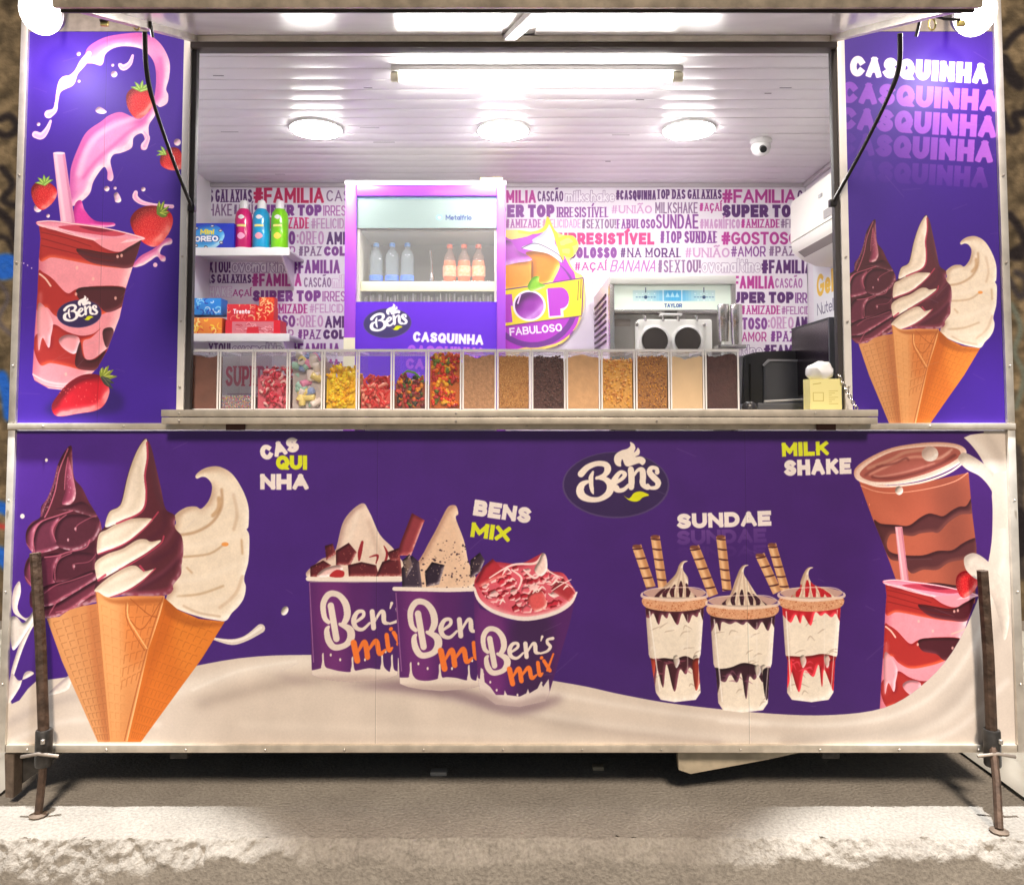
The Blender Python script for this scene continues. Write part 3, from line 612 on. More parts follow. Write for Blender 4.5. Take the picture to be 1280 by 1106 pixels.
# ---- world frame of the trailer, measured from the photograph at the front plane Y = 0
XL, XR = -1.666, 1.712                 # outer sides
XOL, XOR = -1.057, 1.121               # opening
Z_BOT = Zc(934, 0); Z_RAIL = Zc(537, 0); Z_SILL = Zc(512, -.05); Z_TOP = Zc(40, 0)
PRES = 620
def art_lower():
    cv = Canvas(XL + .02, XR - .02, Z_BOT + .01, Z_RAIL - .004, PRES, PUR, Y=0.0)
    cream = (214, 202, 190)
    cv.im[:] = col3(cream)
    pur = [(8, 538), (100, 538), (600, 538), (1185, 538), (1205, 547), (1226, 572), (1239, 605), (1241, 640), (1238, 690), (1222, 750), (1190, 815), (1150, 858), (1105, 884), (1040, 893), (960, 891), (850, 880), (780, 868), (735, 858), (690, 850), (600, 835), (500, 822), (385, 818), (300, 822), (205, 838), (130, 838), (82, 846), (45, 851), (8, 858)]
    # folds of the cream
    for pts, w, c, a, sf in (([(200, 870), (330, 832), (480, 824), (620, 842)], 16, (236, 228, 218), .8, 5), ([(250, 880), (340, 856), (440, 846), (560, 862), (700, 900), (900, 925)], 12, (182, 168, 158), .75, 5), ([(240, 862), (300, 838), (370, 826)], 3, (240, 234, 226), .9, 1.5),
                             ([(560, 870), (760, 905), (1000, 925), (1180, 900), (1240, 800)], 9, (232, 224, 214), .7, 4), ([(900, 900), (1050, 905), (1150, 880), (1215, 810), (1255, 700)], 5, (238, 231, 222), .8, 2.5), ([(980, 925), (1130, 912), (1205, 860), (1262, 760)], 12, (184, 172, 162), .6, 5), ([(1100, 935), (1190, 915), (1260, 850)], 6, (236, 228, 220), .7, 3),
                             ([(8, 905), (60, 880), (130, 866), (200, 880)], 10, (182, 170, 164), .6, 4), ([(14, 925), (90, 900), (200, 905)], 6, (238, 230, 222), .6, 3), ([(1208, 545), (1240, 580), (1254, 640), (1258, 760)], 8, (236, 230, 222), .7, 4), ([(1232, 540), (1262, 600), (1264, 700)], 8, (186, 174, 164), .55, 4), ([(300, 905), (600, 915), (800, 935)], 7, (228, 218, 206), .6, 4), ([(660, 860), (800, 885), (960, 905)], 5, (240, 233, 225), .6, 2.5)):
        cv.stroke(pts, w, c, a, soft=sf)
    mp = cv.cov([crv(pur, 4)]); yy, xx = np.mgrid[mp[1][1]:mp[1][3], mp[1][0]:mp[1][2]]
    g = xx / cv.w; base = col3((74, 38, 134)) * (1 - g[..., None]) + col3((66, 30, 106)) * g[..., None]; base = base * (1.0 - .10 * np.clip(yy / cv.h - .3, 0, 1))[..., None]
    cv.put(mp, base)
    # milk splashes, left
    ml = (224, 214, 206)
    for p in ([(14, 838), (26, 800), (36, 780), (17, 765), (16, 740), (24, 726), (26, 740), (22, 760), (32, 772), (45, 765), (50, 772), (40, 785), (28, 812), (15, 850)], [(14, 842), (24, 850), (42, 842), (37, 838), (30, 842), (24, 860), (8, 880)], [(60, 868), (75, 852), (95, 838), (110, 836), (150, 842), (140, 852), (95, 848), (84, 862)]): cv.blob(p, ml, (244, 238, 232), (180, 165, 165), r=2.5)
    cv.blob([(13, 775), (20, 770), (30, 778), (44, 760), (46, 766), (33, 790), (16, 812)], ml, r=2.5)
    for p in ([(268, 798, 3), (290, 802, 7), (308, 797, 7), (326, 785, 11)],): cv.stroke(p, None, ml); cv.stroke([(a, b - 1, c * .35) for a, b, c in p], None, (244, 238, 232))
    cv.ell(356, 763, 4.2, 6, ml, rot=.5, blob=True, r=2); cv.ell(58, 575, 1.8, 2.2, ml); cv.ell(28, 645, 2.8, 3, ml)
    trio(cv)
    # words
    WT, YL = (236, 226, 222), (214, 222, 44)
    text(cv, "CAS", 323, 558, 49, 19, WT, .31, rot=-.27, gap=.03); text(cv, "QUI", 345, 569, 39, 18, YL, .31, gap=.03); text(cv, "NHA", 325, 592, 61, 20, WT, .31, gap=.04)
    text(cv, "BENS", 594, 624, 72, 20, WT, .30, rot=.15); text(cv, "MIX", 590, 652, 50, 19, YL, .30, rot=.13)
    text(cv, "SUNDAE", 846, 642, 118, 19, WT, .30, rot=-.035); text(cv, "SUNDAE", 846, 663, 112, 18, (112, 72, 150), .27, rot=-.03, fade=(1., .6, .4)); text(cv, "SUNDAE", 846, 684, 112, 14, (100, 60, 140), .27, rot=-.03, fade=(.2, .5, .1))
    text(cv, "MILK", 977, 553, 59, 18, YL, .30, rot=-.035); text(cv, "SHAKE", 980, 575, 84, 20, WT, .30, rot=-.035)
    logo(cv, LM(770, 606, 134 * 1130 / 1130.), white=(238, 226, 214), dark=(54, 36, 84))
    # tubs
    sh = (120, 96, 110)
    cv.soft([(345, 842), (420, 856), (520, 850), (600, 868), (640, 880), (700, 870), (690, 880), (640, 892), (560, 872), (480, 862), (380, 852)], sh, .75, 5)
    def tub(x0, x1, y0, xb0, xb1, y1, tilt=0, front=False):
        b = [(x0 + 3, y0 + 4), (x1 - 3, y0 + 4 + tilt), (xb1, y1 - 8)] + [(xb1 + (xb0 - xb1) * t, y1 - 6 + 7 * math.sin(math.pi * t)) for t in (.1, .25, .5, .75, .9)] + [(xb0, y1 - 8)]
        m = cv.fill(b, (86, 36, 104)); w = x1 - x0
        cv.soft([(x0 + w * .12, y0), (x0 + w * .4, y0), (x0 + w * .38, y1), (x0 + w * .18, y1)], (126, 52, 124), .6, 7, clip=m); cv.soft([(x0 + w * .7, y0), (x0 + w * .95, y0), (xb1, y1), (x0 + w * .72, y1)], (64, 34, 100), .6, 7, clip=m)
        # milk edge
        n = 9; top = []
        for i in range(n + 1):
            t = i / n; bx = xb0 - 2 + (xb1 - xb0 + 4) * t; yy_ = y1 - 19 - 2.4 * math.sin(t * 12 + x0)
            top += [(bx, yy_ + 5)]
            if i in (1, 4, 7, 8): top += [(bx + 1.2, yy_ + 2), (bx + 2.4, yy_ - 4), (bx + 2.2, yy_ - 10 - 2 * (i % 3)), (bx + 4.2, yy_ - 12 - 2 * (i % 3)), (bx + 4.8, yy_ - 4), (bx + 6.6, yy_ + 3)]
        mm = cv.cov([np.concatenate([crv(top, 4, False), [(xb1 + 3, y1 + 4), (xb0 - 3, y1 + 4)]])])
        cv.put((mm[0] * cv.clipto(m, mm[1]), mm[1]), (226, 214, 204)); 
        for t, dy in ((.22, 33), (.33, 27), (.62, 27), (.86, 37)): cv.ell(xb0 + (xb1 - xb0) * t, y1 - dy, 1.3, 2, (226, 214, 204))
        cv.soft([(xb0, y1 - 6), (xb1, y1 - 6), (xb1, y1 + 2), (xb0, y1 + 2)], (176, 156, 150), .7, 2.5, clip=m)
        cv.stroke([(x0 + 4, y0 + 8), (xb0 + 2, y1 - 24)], 1.2, (170, 120, 170), .7); return m
    # tub 1
    for p, c in (([(388, 722), (400, 700), (418, 690), (430, 650), (452, 629), (462, 640), (475, 668), (495, 690), (503, 722)], (232, 212, 196)),): cv.blob(p, c, (246, 232, 216), (190, 160, 150), r=4)
    cv.stroke([(447, 640), (440, 665), (430, 690)], 4, (246, 234, 222), .5, soft=2); cv.stroke([(461, 650), (470, 680), (480, 700)], 5, (200, 172, 156), .5, soft=2)
    for p, w in (([(453, 677, 3), (450, 690, 5), (449, 700, 2)], 0), ([(480, 682, 1), (484, 692, 3), (480, 706, 2)], 0), ([(462, 696, 1), (472, 694, 3), (470, 704, 1)], 0)): cv.stroke(p, None, (150, 40, 52))
    CHO = (96, 34, 44)
    for p in ([(420, 688), (436, 678), (446, 690), (438, 706), (420, 706)], [(435, 706), (452, 702), (470, 706), (474, 720), (436, 720)], [(478, 702), (500, 694), (503, 720), (470, 720)], [(406, 682), (416, 679), (420, 692), (408, 700)], [(388, 708), (404, 700), (414, 706), (400, 721), (388, 721)], [(484, 690), (500, 684), (500, 700), (488, 700)]):
        mm = cv.blob(p, CHO, (160, 74, 74), (56, 18, 28), r=2, curve=False); speckle(cv, mm, (190, 120, 100), 8, .4, .8)
    for p in ([(396, 720), (406, 710), (424, 706), (428, 712), (412, 720)],): cv.blob(p, (240, 200, 196), r=2)
    cv.fill([(412, 720), (420, 712), (430, 714), (428, 721)], (180, 44, 50), curve=True)
    cv.blob([(515, 641), (531, 650), (514, 694), (498, 694), (500, 680)], (142, 56, 66), (196, 100, 100), (90, 30, 40), r=2.5, curve=False)
    m1 = tub(383, 503, 720, 390, 497, 851)
    bens_mix(cv, 404, 741, 1.16, clip=m1, ky=1.22)
    cv.stroke([(385, 723), (440, 725), (501, 724)], 5.5, (238, 226, 216), 1, curve=False); cv.stroke([(388, 727), (500, 727)], 1.2, (150, 130, 150), .8, curve=False)
    # tub 2
    cv.blob([(510, 735), (530, 690), (545, 662), (556, 640), (562, 632), (570, 632), (573, 642), (570, 648), (580, 675), (585, 700), (592, 735)], (230, 196, 168), (246, 220, 196), (190, 150, 130), r=4)
    mm = cv.cov([crv([(505, 738), (522, 702), (545, 680), (575, 670), (586, 700), (590, 738)])]); speckle(cv, mm, (50, 32, 50), 90, .4, 1.6, .9); speckle(cv, mm, (90, 60, 70), 60, .3, 1., .8)
    for p, c in (([(502, 710), (515, 694), (524, 702), (528, 735), (503, 735)], (60, 48, 66)), ([(531, 715), (540, 702), (556, 706), (549, 730), (533, 733)], (46, 34, 52)), ([(588, 700), (600, 690), (606, 700), (600, 715), (588, 722)], (56, 42, 56)), ([(503, 700), (512, 692), (516, 708), (508, 722)], (120, 100, 92))):
        mm = cv.blob(p, c, (120, 104, 116), (24, 16, 30), r=2, curve=False); speckle(cv, mm, (226, 204, 186), 14, .3, .8)
    m2 = tub(491, 615, 733, 500, 605, 862)
    bens_mix(cv, 513, 751, 1.16, clip=m2, ky=1.22)
    cv.stroke([(493, 735.5), (560, 737), (600, 736)], 5, (238, 226, 216), 1, curve=False)
    # tub 3, tilted
    b3 = [(592, 735), (600, 760), (640, 775), (690, 768), (720, 745), (712, 780), (686, 868), (682, 876), (650, 883), (620, 880), (601, 866), (598, 850), (594, 800)]
    m3 = cv.fill(b3, (82, 34, 102), curve=False); cv.soft([(596, 760), (630, 775), (628, 870), (602, 850)], (122, 50, 124), .7, 6, clip=m3); cv.soft([(640, 775), (690, 770), (680, 880), (650, 882)], (58, 34, 74), .8, 7, clip=m3)
    mk = [(596, 846), (600, 848), (601, 834), (604, 836), (606, 852), (613, 858), (620, 868), (630, 868), (631, 862), (634, 868), (650, 870), (658, 866), (660, 860), (662, 866), (672, 860), (676, 852), (679, 858), (686, 848), (690, 900), (596, 900)]
    mm = cv.cov([mk]); cv.put((mm[0] * cv.clipto(m3, mm[1]), mm[1]), (222, 210, 204))
    cv.soft([(600, 862), (640, 876), (684, 868), (684, 890), (600, 890)], (170, 150, 150), .7, 3, clip=m3)
    for a, b in ((613, 852), (621, 862), (647, 868), (677, 853), (604, 842)): cv.ell(a, b, 1.2, 1.8, (222, 210, 204))
    bens_mix(cv, 604, 785, 1.0, clip=m3)
    cv.blob([(593, 732), (597, 718), (612, 705), (620, 702), (650, 704), (672, 694), (680, 692), (686, 712), (704, 716), (714, 730), (720, 742), (712, 756), (690, 768), (655, 774), (620, 764), (600, 750)], (216, 92, 110), (250, 200, 200), (170, 50, 70), r=4)
    rng = np.random.default_rng(3); top = cv.cov([crv([(598, 732), (602, 716), (630, 708), (672, 706), (700, 722), (714, 740), (700, 756), (655, 766), (616, 754)])])
    for i in range(120):
        x, y = rng.uniform(602, 714), rng.uniform(708, 762); r = rng.uniform(4, 8.5); a0 = rng.uniform(0, 6)
        p = [(x + r * math.cos(a0 + t) * rng.uniform(.7, 1.2), y + r * .75 * math.sin(a0 + t) * rng.uniform(.7, 1.2)) for t in (0, 1.2, 2.4, 3.7, 5)]
        c = [(206, 44, 66), (226, 100, 116), (170, 30, 50), (222, 70, 90), (240, 190, 190), (190, 36, 56)][i % 6]
        mm = _bl(cv, p, c, (250, 205, 205), None, 1.6, top, False); cv.put(*mm)
    cv.blob([(594, 728), (604, 708), (616, 698), (622, 704), (634, 720), (618, 724), (600, 734)], (180, 46, 60), (230, 110, 110), (110, 24, 40), r=2.5, curve=False)
    cv.blob([(690, 738), (704, 722), (720, 742), (712, 752)], (170, 50, 60), (226, 120, 120), r=2, curve=False); cv.blob([(660, 744), (676, 738), (684, 756), (672, 764), (664, 758)], (220, 90, 92), (250, 190, 180), r=2)
    for i in range(16):
        x, y = rng.uniform(606, 706), rng.uniform(712, 756); a = rng.uniform(-.6, .6); L = rng.uniform(5, 11); cv.stroke([(x, y, 1), (x + L * .5, y + L * a - 1.5, 2.4), (x + L, y + L * a * .6, .8)], None, [(250, 226, 222), (244, 200, 204), (252, 238, 232)][i % 3], .9, clip=top)
    for p in ([(612, 722, 1.5), (640, 706, 2.5), (668, 704, 3), (678, 695, 5)], [(676, 706, 2), (690, 716, 1.6), (704, 722, 1)], [(690, 738, 1), (702, 730, 1.5), (714, 724, 1)], [(640, 712, 2), (652, 722, 2.5), (648, 736, 2)], [(655, 712, 2), (668, 722, 3), (676, 716, 2)], [(694, 726, 1), (706, 728, 1.2), (716, 734, .8)]): cv.stroke(p, None, (248, 214, 212))
    cv.blob([(668, 712), (674, 700), (678, 691), (683, 695), (684, 712), (676, 720)], (244, 214, 206), r=2)
    cv.stroke([(593, 735, 3), (600, 751, 4), (620, 765, 4.5), (655, 773, 5), (690, 767, 4.5), (712, 755, 4), (721, 740, 2)], None, (240, 226, 222))
    # sundaes
    def sundae(x0, x1, yr, xb0, xb1, yb, sauce, tipx, tipy, sticks, seed, deep):
        w = x1 - x0; cx = (x0 + x1) / 2
        rg = np.random.default_rng(seed)
        for (ax, ay, bx, by, sw) in sticks:
            m = cv.fill(_quad(ax, ay, bx, by, sw), (218, 166, 118)); L = math.hypot(bx - ax, by - ay); dx, dy = (bx - ax) / L, (by - ay) / L; nx, ny = -dy, dx
            cv.soft(_quad(ax - nx * sw * .3, ay - ny * sw * .3, bx - nx * sw * .3, by - ny * sw * .3, sw * .35), (166, 108, 70), .6, 1.5, clip=m, curve=False); cv.soft(_quad(ax + nx * sw * .15, ay + ny * sw * .15, bx + nx * sw * .15, by + ny * sw * .15, sw * .3), (242, 206, 160), .6, 1.2, clip=m, curve=False)
            n = int(L / 12.5)
            for i in range(n + 1):
                t = (i * 12.8 + 3) / L
                if t < 1: px_, py_ = ax + (bx - ax) * t, ay + (by - ay) * t; cv.stroke([(px_ + nx * sw * .52 - dx * 1, py_ + ny * sw * .52 - dy * 1, 1.4), (px_, py_ + 1, 2.1), (px_ - nx * sw * .52 + dx * 2, py_ - ny * sw * .52 + dy * 2, 1.6)], None, (74, 30, 34), clip=m)
            cv.ell(ax, ay + .5, sw * .46, 2.2, (120, 70, 56))
        # inside of the cup, cream peak
        cv.fill([(x0 + 2, yr), (x0 + w * .2, yr - 7), (cx, yr - 9), (x1 - w * .2, yr - 7), (x1 - 2, yr), (cx, yr + 12)], (206, 170, 150), .9, curve=True)
        pk = [(x0 + w * .2, yr + 8), (x0 + w * .32, yr - 8), (tipx - 8, tipy + 18), (tipx - 3, tipy + 6), (tipx + 2, tipy + 1), (tipx + 8, tipy + 1), (tipx + 3, tipy + 4), (tipx + 2, tipy + 12), (tipx + 8, tipy + 22), (x1 - w * .28, yr - 6), (x1 - w * .16, yr + 8)]
        m = cv.blob(pk, (228, 210, 188), (250, 240, 224), (176, 146, 124), r=3)
        for f_ in (-.6, -.2, .15, .5): cv.stroke([(tipx + 1 + f_ * 4, tipy + 10, 1), (tipx + f_ * 16, tipy + 24, 2), (tipx + f_ * 34, yr + 4, 2.5)], None, (196, 168, 146), .7, clip=m)
        sc = sauce
        for i in range(7):
            fx = -.36 + .115 * i + rg.uniform(-.02, .02); a = tipx + fx * w; tp = yr - 14 + 26 * abs(fx) - rg.uniform(0, 4)
            cv.stroke([(a * .7 + tipx * .3, tp, 2), (a, tp + 8, 5.5), (a + rg.uniform(-2, 2), yr + 5, 3)], None, sc, 1, clip=m)
        speckle(cv, cv.cov([crv([(x0 + w * .25, yr + 6), (x0 + w * .35, yr - 8), (x1 - w * .3, yr - 8), (x1 - w * .2, yr + 6)])]), tuple(min(255, int(c * 1.8 + 50)) for c in sc), 40, .3, .8, .7)
        body = [(x0 + 3, yr + 4), (x0 + 4, yr + 18), (x0 + 8, (yr + yb) / 2 + 8), (x0 + 11, (yr + yb) / 2 + 16), (xb0 + 2, yb - 12), (xb0 + 8, yb - 3), (cx, yb), (xb1 - 8, yb - 3), (xb1 - 2, yb - 12), (x1 - 11, (yr + yb) / 2 + 16), (x1 - 8, (yr + yb) / 2 + 8), (x1 - 4, yr + 18), (x1 - 3, yr + 4)]
        m = cv.blob(body, (236, 225, 208), (250, 242, 230), (190, 170, 156), r=4, curve=False)
        # creases of cream
        for i in range(14):
            a, b = rg.uniform(x0 + 8, x1 - 10), rg.uniform(yr + 40, yb - 8); cv.stroke([(a, b, .6), (a + rg.uniform(2, 7), b - rg.uniform(1, 6), 1.8), (a + rg.uniform(7, 13), b - rg.uniform(-2, 8), .6)], None, (180, 160, 142), .6, clip=m)
        for i in range(8):
            a, b = rg.uniform(x0 + 8, x1 - 10), rg.uniform(yr + 40, yb - 8); cv.stroke([(a, b, 1), (a + rg.uniform(2, 7), b - rg.uniform(1, 5), 3.4), (a + rg.uniform(8, 13), b - rg.uniform(-2, 6), .6)], None, (240, 232, 220), .6, clip=m, soft=.6)
        def jag(yt, amp, ybot, ampb, c, n=6):
            tp = [(x0 + (x1 - x0) * i / 6, yt + rg.uniform(-amp, amp)) for i in range(7)]; bt = []; xx_ = x1 + 2
            while xx_ > x0 - 2:
                d_ = ampb * (rg.uniform(.6, 1.15) if rg.random() < .4 else rg.uniform(-.5, .3)); q_ = rg.uniform(w * .05, w * .15); bt += [(xx_, ybot - rg.uniform(.4, 1.) * ampb * .8), (xx_ - q_ * .45, ybot + d_), (xx_ - q_ * .8, ybot + d_ * .9)]; xx_ -= q_ * 1.5
            bt.append((x0 - 2, ybot - ampb * .3))
            cv.put(*_bl(cv, tp + bt, c, tuple(min(255, int(q * 1.5 + 30)) for q in c), None, 2.2, m, True))
        jag(yr + 15, 0, yr + 29, 8, sc, 5)
        ym = yr + (yb - yr) * .64; jag(ym - 9, 6, ym + 16, 19, sc, 4)
        for i in range(9):
            a, b = rg.uniform(x0 + 10, x1 - 12), rg.uniform(ym - 6, ym + 12); cv.stroke([(a, b, .6), (a + rg.uniform(2, 6), b + rg.uniform(-3, 3), 2.2), (a + rg.uniform(7, 11), b + rg.uniform(-2, 5), .5)], None, tuple(min(255, int(q * 1.9 + 40)) for q in sc), .5, clip=m)
        for i in range(5):
            a = rg.uniform(x0 + 12, x1 - 14); cv.blob([(a, ym - 8), (a + 5, ym - 10), (a + 8, ym - 2), (a + 4, ym + 6), (a + 1, ym)], (224, 212, 196), r=1.6, a=.85) if i < 2 else None
        if deep: 
            for a in (.12, .85): cv.put(*_bl(cv, [(x0 + w * a - 6, ym - 2), (x0 + w * a + 6, ym - 4), (x0 + w * a + 5, ym + 16), (x0 + w * a - 2, ym + 34)], deep, None, None, 2, m, True))
        # biscuit crumbs band
        bd = [(x0 + 3, yr + 4), (cx, yr + 9), (x1 - 3, yr + 4), (x1 - 5, yr + 17), (cx, yr + 22), (x0 + 5, yr + 17)]; mb = cv.fill(bd, (216, 160, 122), curve=True)
        speckle(cv, mb, (176, 96, 56), 110, .4, 1.1, .8); speckle(cv, mb, (240, 200, 160), 80, .3, .9, .8)
        # plastic rim and glints
        cv.stroke([(x0, yr - 1, 2), (x0 + 3, yr + 4, 3.5), (cx, yr + 8, 3.6), (x1 - 3, yr + 4, 3.5), (x1, yr - 1, 2)], None, (238, 214, 196), .85); cv.stroke([(x0 + 1, yr - 2, 1), (x0 + w * .2, yr - 7, 1.2), (x1 - w * .2, yr - 8, 1.4), (x1 - 1, yr - 2, 1)], None, (240, 222, 206), .7)
        cv.stroke([(x0 + 9, yr + 22), (xb0 + 7, yb - 14)], 1.6, (250, 244, 236), .75, clip=m); cv.stroke([(x1 - 8, yr + 20), (xb1 - 5, yb - 14)], 1.2, (250, 240, 230), .6, clip=m); cv.stroke([(x1 - w * .3, yr + 26), (x1 - w * .3, yb - 30)], 1.4, (246, 238, 228), .4, clip=m)
    def _quad(ax, ay, bx, by, w):
        L = math.hypot(bx - ax, by - ay); nx, ny = -(by - ay) / L * w / 2, (bx - ax) / L * w / 2
        return [(ax + nx, ay + ny), (bx + nx, by + ny), (bx - nx, by - ny), (ax - nx, ay - ny)]
    sundae(974, 1055, 742, 982, 1044, 877, (184, 28, 40), 1009, 708, [(950, 693, 972, 740, 12), (965, 680, 982, 738, 11)], 5, (206, 34, 44))
    sundae(803, 884, 742, 818, 878, 877, (66, 26, 38), 852, 700, [(796, 682, 814, 734, 12), (819, 670, 829, 735, 11.5)], 11, (150, 50, 38))
    sundae(884, 973, 752, 896, 962, 890, (54, 24, 38), 928, 705, [(868, 683, 892, 744, 12.5), (901, 670, 909, 738, 11.5)], 21, (40, 18, 34))
    # milkshake cups on the right
    Q = lambda p: zf(p, 1060, 540, 5.532)
    body = Q([(75, 330), (110, 430), (180, 620), (230, 740), (290, 900), (340, 1040), (600, 1250), (880, 1180), (890, 800), (860, 560), (835, 280), (600, 330), (300, 375)])
    m = cv.fill(body, (180, 92, 70))
    cv.soft(Q([(600, 340), (840, 290), (890, 800), (880, 1180), (700, 1100)]), (128, 66, 54), .75, 14, clip=m); cv.soft(Q([(90, 360), (200, 390), (380, 620), (340, 640), (180, 600)]), (202, 108, 82), .6, 8, clip=m)
    DKB = (84, 42, 46)
    for p in ([(180, 608), (230, 632), (330, 640), (420, 645), (500, 590), (560, 562), (610, 570), (660, 580), (720, 540), (770, 515), (820, 508), (860, 450), (865, 555), (780, 570), (700, 620), (630, 692), (580, 690), (500, 700), (440, 718), (320, 700), (285, 720), (270, 780), (300, 830), (400, 850), (520, 850), (620, 820), (720, 815), (790, 770), (850, 740), (890, 740), (890, 850), (800, 880), (700, 900), (620, 950), (520, 950), (440, 975), (380, 900), (300, 880), (260, 820), (220, 720)],):
        cv.put(*_bl(cv, Q(p), DKB, (110, 60, 58), (60, 28, 34), 3, m, True))
    cv.put(*_bl(cv, Q([(420, 1060), (600, 1040), (800, 1060), (880, 1000), (890, 1040), (760, 1090), (500, 1090)]), DKB, None, None, 2, m, True))
    cv.stroke(Q([(90, 370), (200, 410), (340, 420), (560, 390), (740, 340), (830, 280)]), 1.2, (240, 168, 140), .8)
    rim = Q([(42, 290), (60, 240), (150, 175), (300, 110), (480, 78), (640, 70), (760, 85), (815, 120), (815, 160), (770, 220), (640, 290), (480, 340), (300, 365), (150, 360), (70, 335)])
    cv.blob(rim, (232, 200, 184), (250, 232, 220), (200, 150, 130), r=2)
    mi = cv.fill(Q([(85, 300), (110, 250), (200, 185), (330, 130), (500, 105), (640, 100), (740, 110), (780, 140), (760, 180), (660, 240), (500, 300), (320, 340), (170, 340)]), (168, 92, 82), curve=True)
    for p, c, w in (([(150, 290), (260, 240), (370, 190), (480, 170), (620, 180), (700, 140)], (216, 150, 132), 3.5), ([(170, 310), (300, 320), (480, 280), (640, 220), (740, 160)], (116, 56, 54), 4), ([(140, 250), (300, 190), (400, 140), (560, 120)], (196, 140, 120), 4), ([(200, 240), (330, 215), (400, 180), (420, 195)], (120, 60, 58), 2.5), ([(180, 300), (240, 305), (420, 270), (600, 215)], (220, 160, 145), 1.5), ([(540, 190), (640, 180), (720, 120)], (220, 165, 150), 2.5), ([(120, 300), (160, 270), (240, 230)], (130, 66, 62), 3)):
        cv.stroke(Q(p), w, c, .8, clip=mi, soft=.8)
    cv.stroke(Q([(85, 335), (200, 372), (340, 372), (520, 345), (680, 290), (780, 225), (815, 170)]), 2.4, (246, 226, 214))
    cv.ell(*Q([(568, 150)])[0], 10.5, 9.5, (214, 192, 180), blob=True, r=4, hi=(232, 220, 210), lo=(176, 150, 140)); cv.ell(*Q([(355, 403)])[0], 5, 5.6, (220, 196, 182), blob=True, r=2)
    # straw, small cup, strawberry
    st = [(1119, 658), (1128, 658), (1137, 732), (1127, 732)]; ms = cv.fill(st, (222, 150, 164)); cv.stroke([(1121, 660), (1130, 730)], 2, (246, 196, 204), .8, clip=ms); cv.stroke([(1127, 660), (1136, 730)], 1.6, (180, 100, 122), .7, clip=ms)
    save = cv.im.copy(); milk_cup(cv, 1104, 727, .88)
    cv.stroke([(1180, 722), (1188, 700)], .1, (0, 0, 0), 0)
    st2 = [(1190, 792, 1.6), (1205, 786, 1.4), (1224, 775, 1.2)]; cv.stroke(st2, None, (236, 196, 176), .9)
    # cut the cup art with the cream boundary
    keep = np.zeros((cv.h, cv.w)); k, (x0, y0, x1, y1) = cv.cov([crv(pur, 4)]); keep[y0:y1, x0:x1] = k
    keep[:, :int(cv.w * .86)] = 1; keep[:int(cv.h * .42), :] = 1
    cv.im = cv.im * keep[..., None].astype(np.float32) + save * (1 - keep[..., None].astype(np.float32))
    # big cup was drawn before 'save': trim it too
    strawberry(cv, 1208, 730, 14, 17, .2)
    # splash arms of milk
    for p in ([(1252, 545), (1238, 560), (1250, 590), (1262, 620), (1262, 640), (1240, 640), (1236, 610), (1222, 592), (1206, 580), (1198, 570), (1203, 566), (1216, 572), (1232, 584), (1246, 595)],): pass
    cv.blob([(1198, 574), (1203, 566), (1212, 568), (1228, 578), (1246, 594), (1262, 598), (1266, 640), (1246, 640), (1240, 614), (1226, 596), (1208, 586)], (216, 204, 192), (238, 230, 220), (182, 168, 158), r=4)
    cv.fill([(1242, 592), (1270, 585), (1270, 660), (1243, 660), (1240, 620)], (214, 202, 190), curve=False)
    cv.blob([(1205, 700), (1208, 694), (1218, 691), (1230, 697), (1243, 710), (1254, 730), (1262, 770), (1256, 800), (1248, 770), (1240, 745), (1228, 728), (1218, 722), (1208, 712)], (218, 206, 194), (240, 232, 222), (180, 166, 156), r=4)
    cv.age((.365, .735))
    return cv

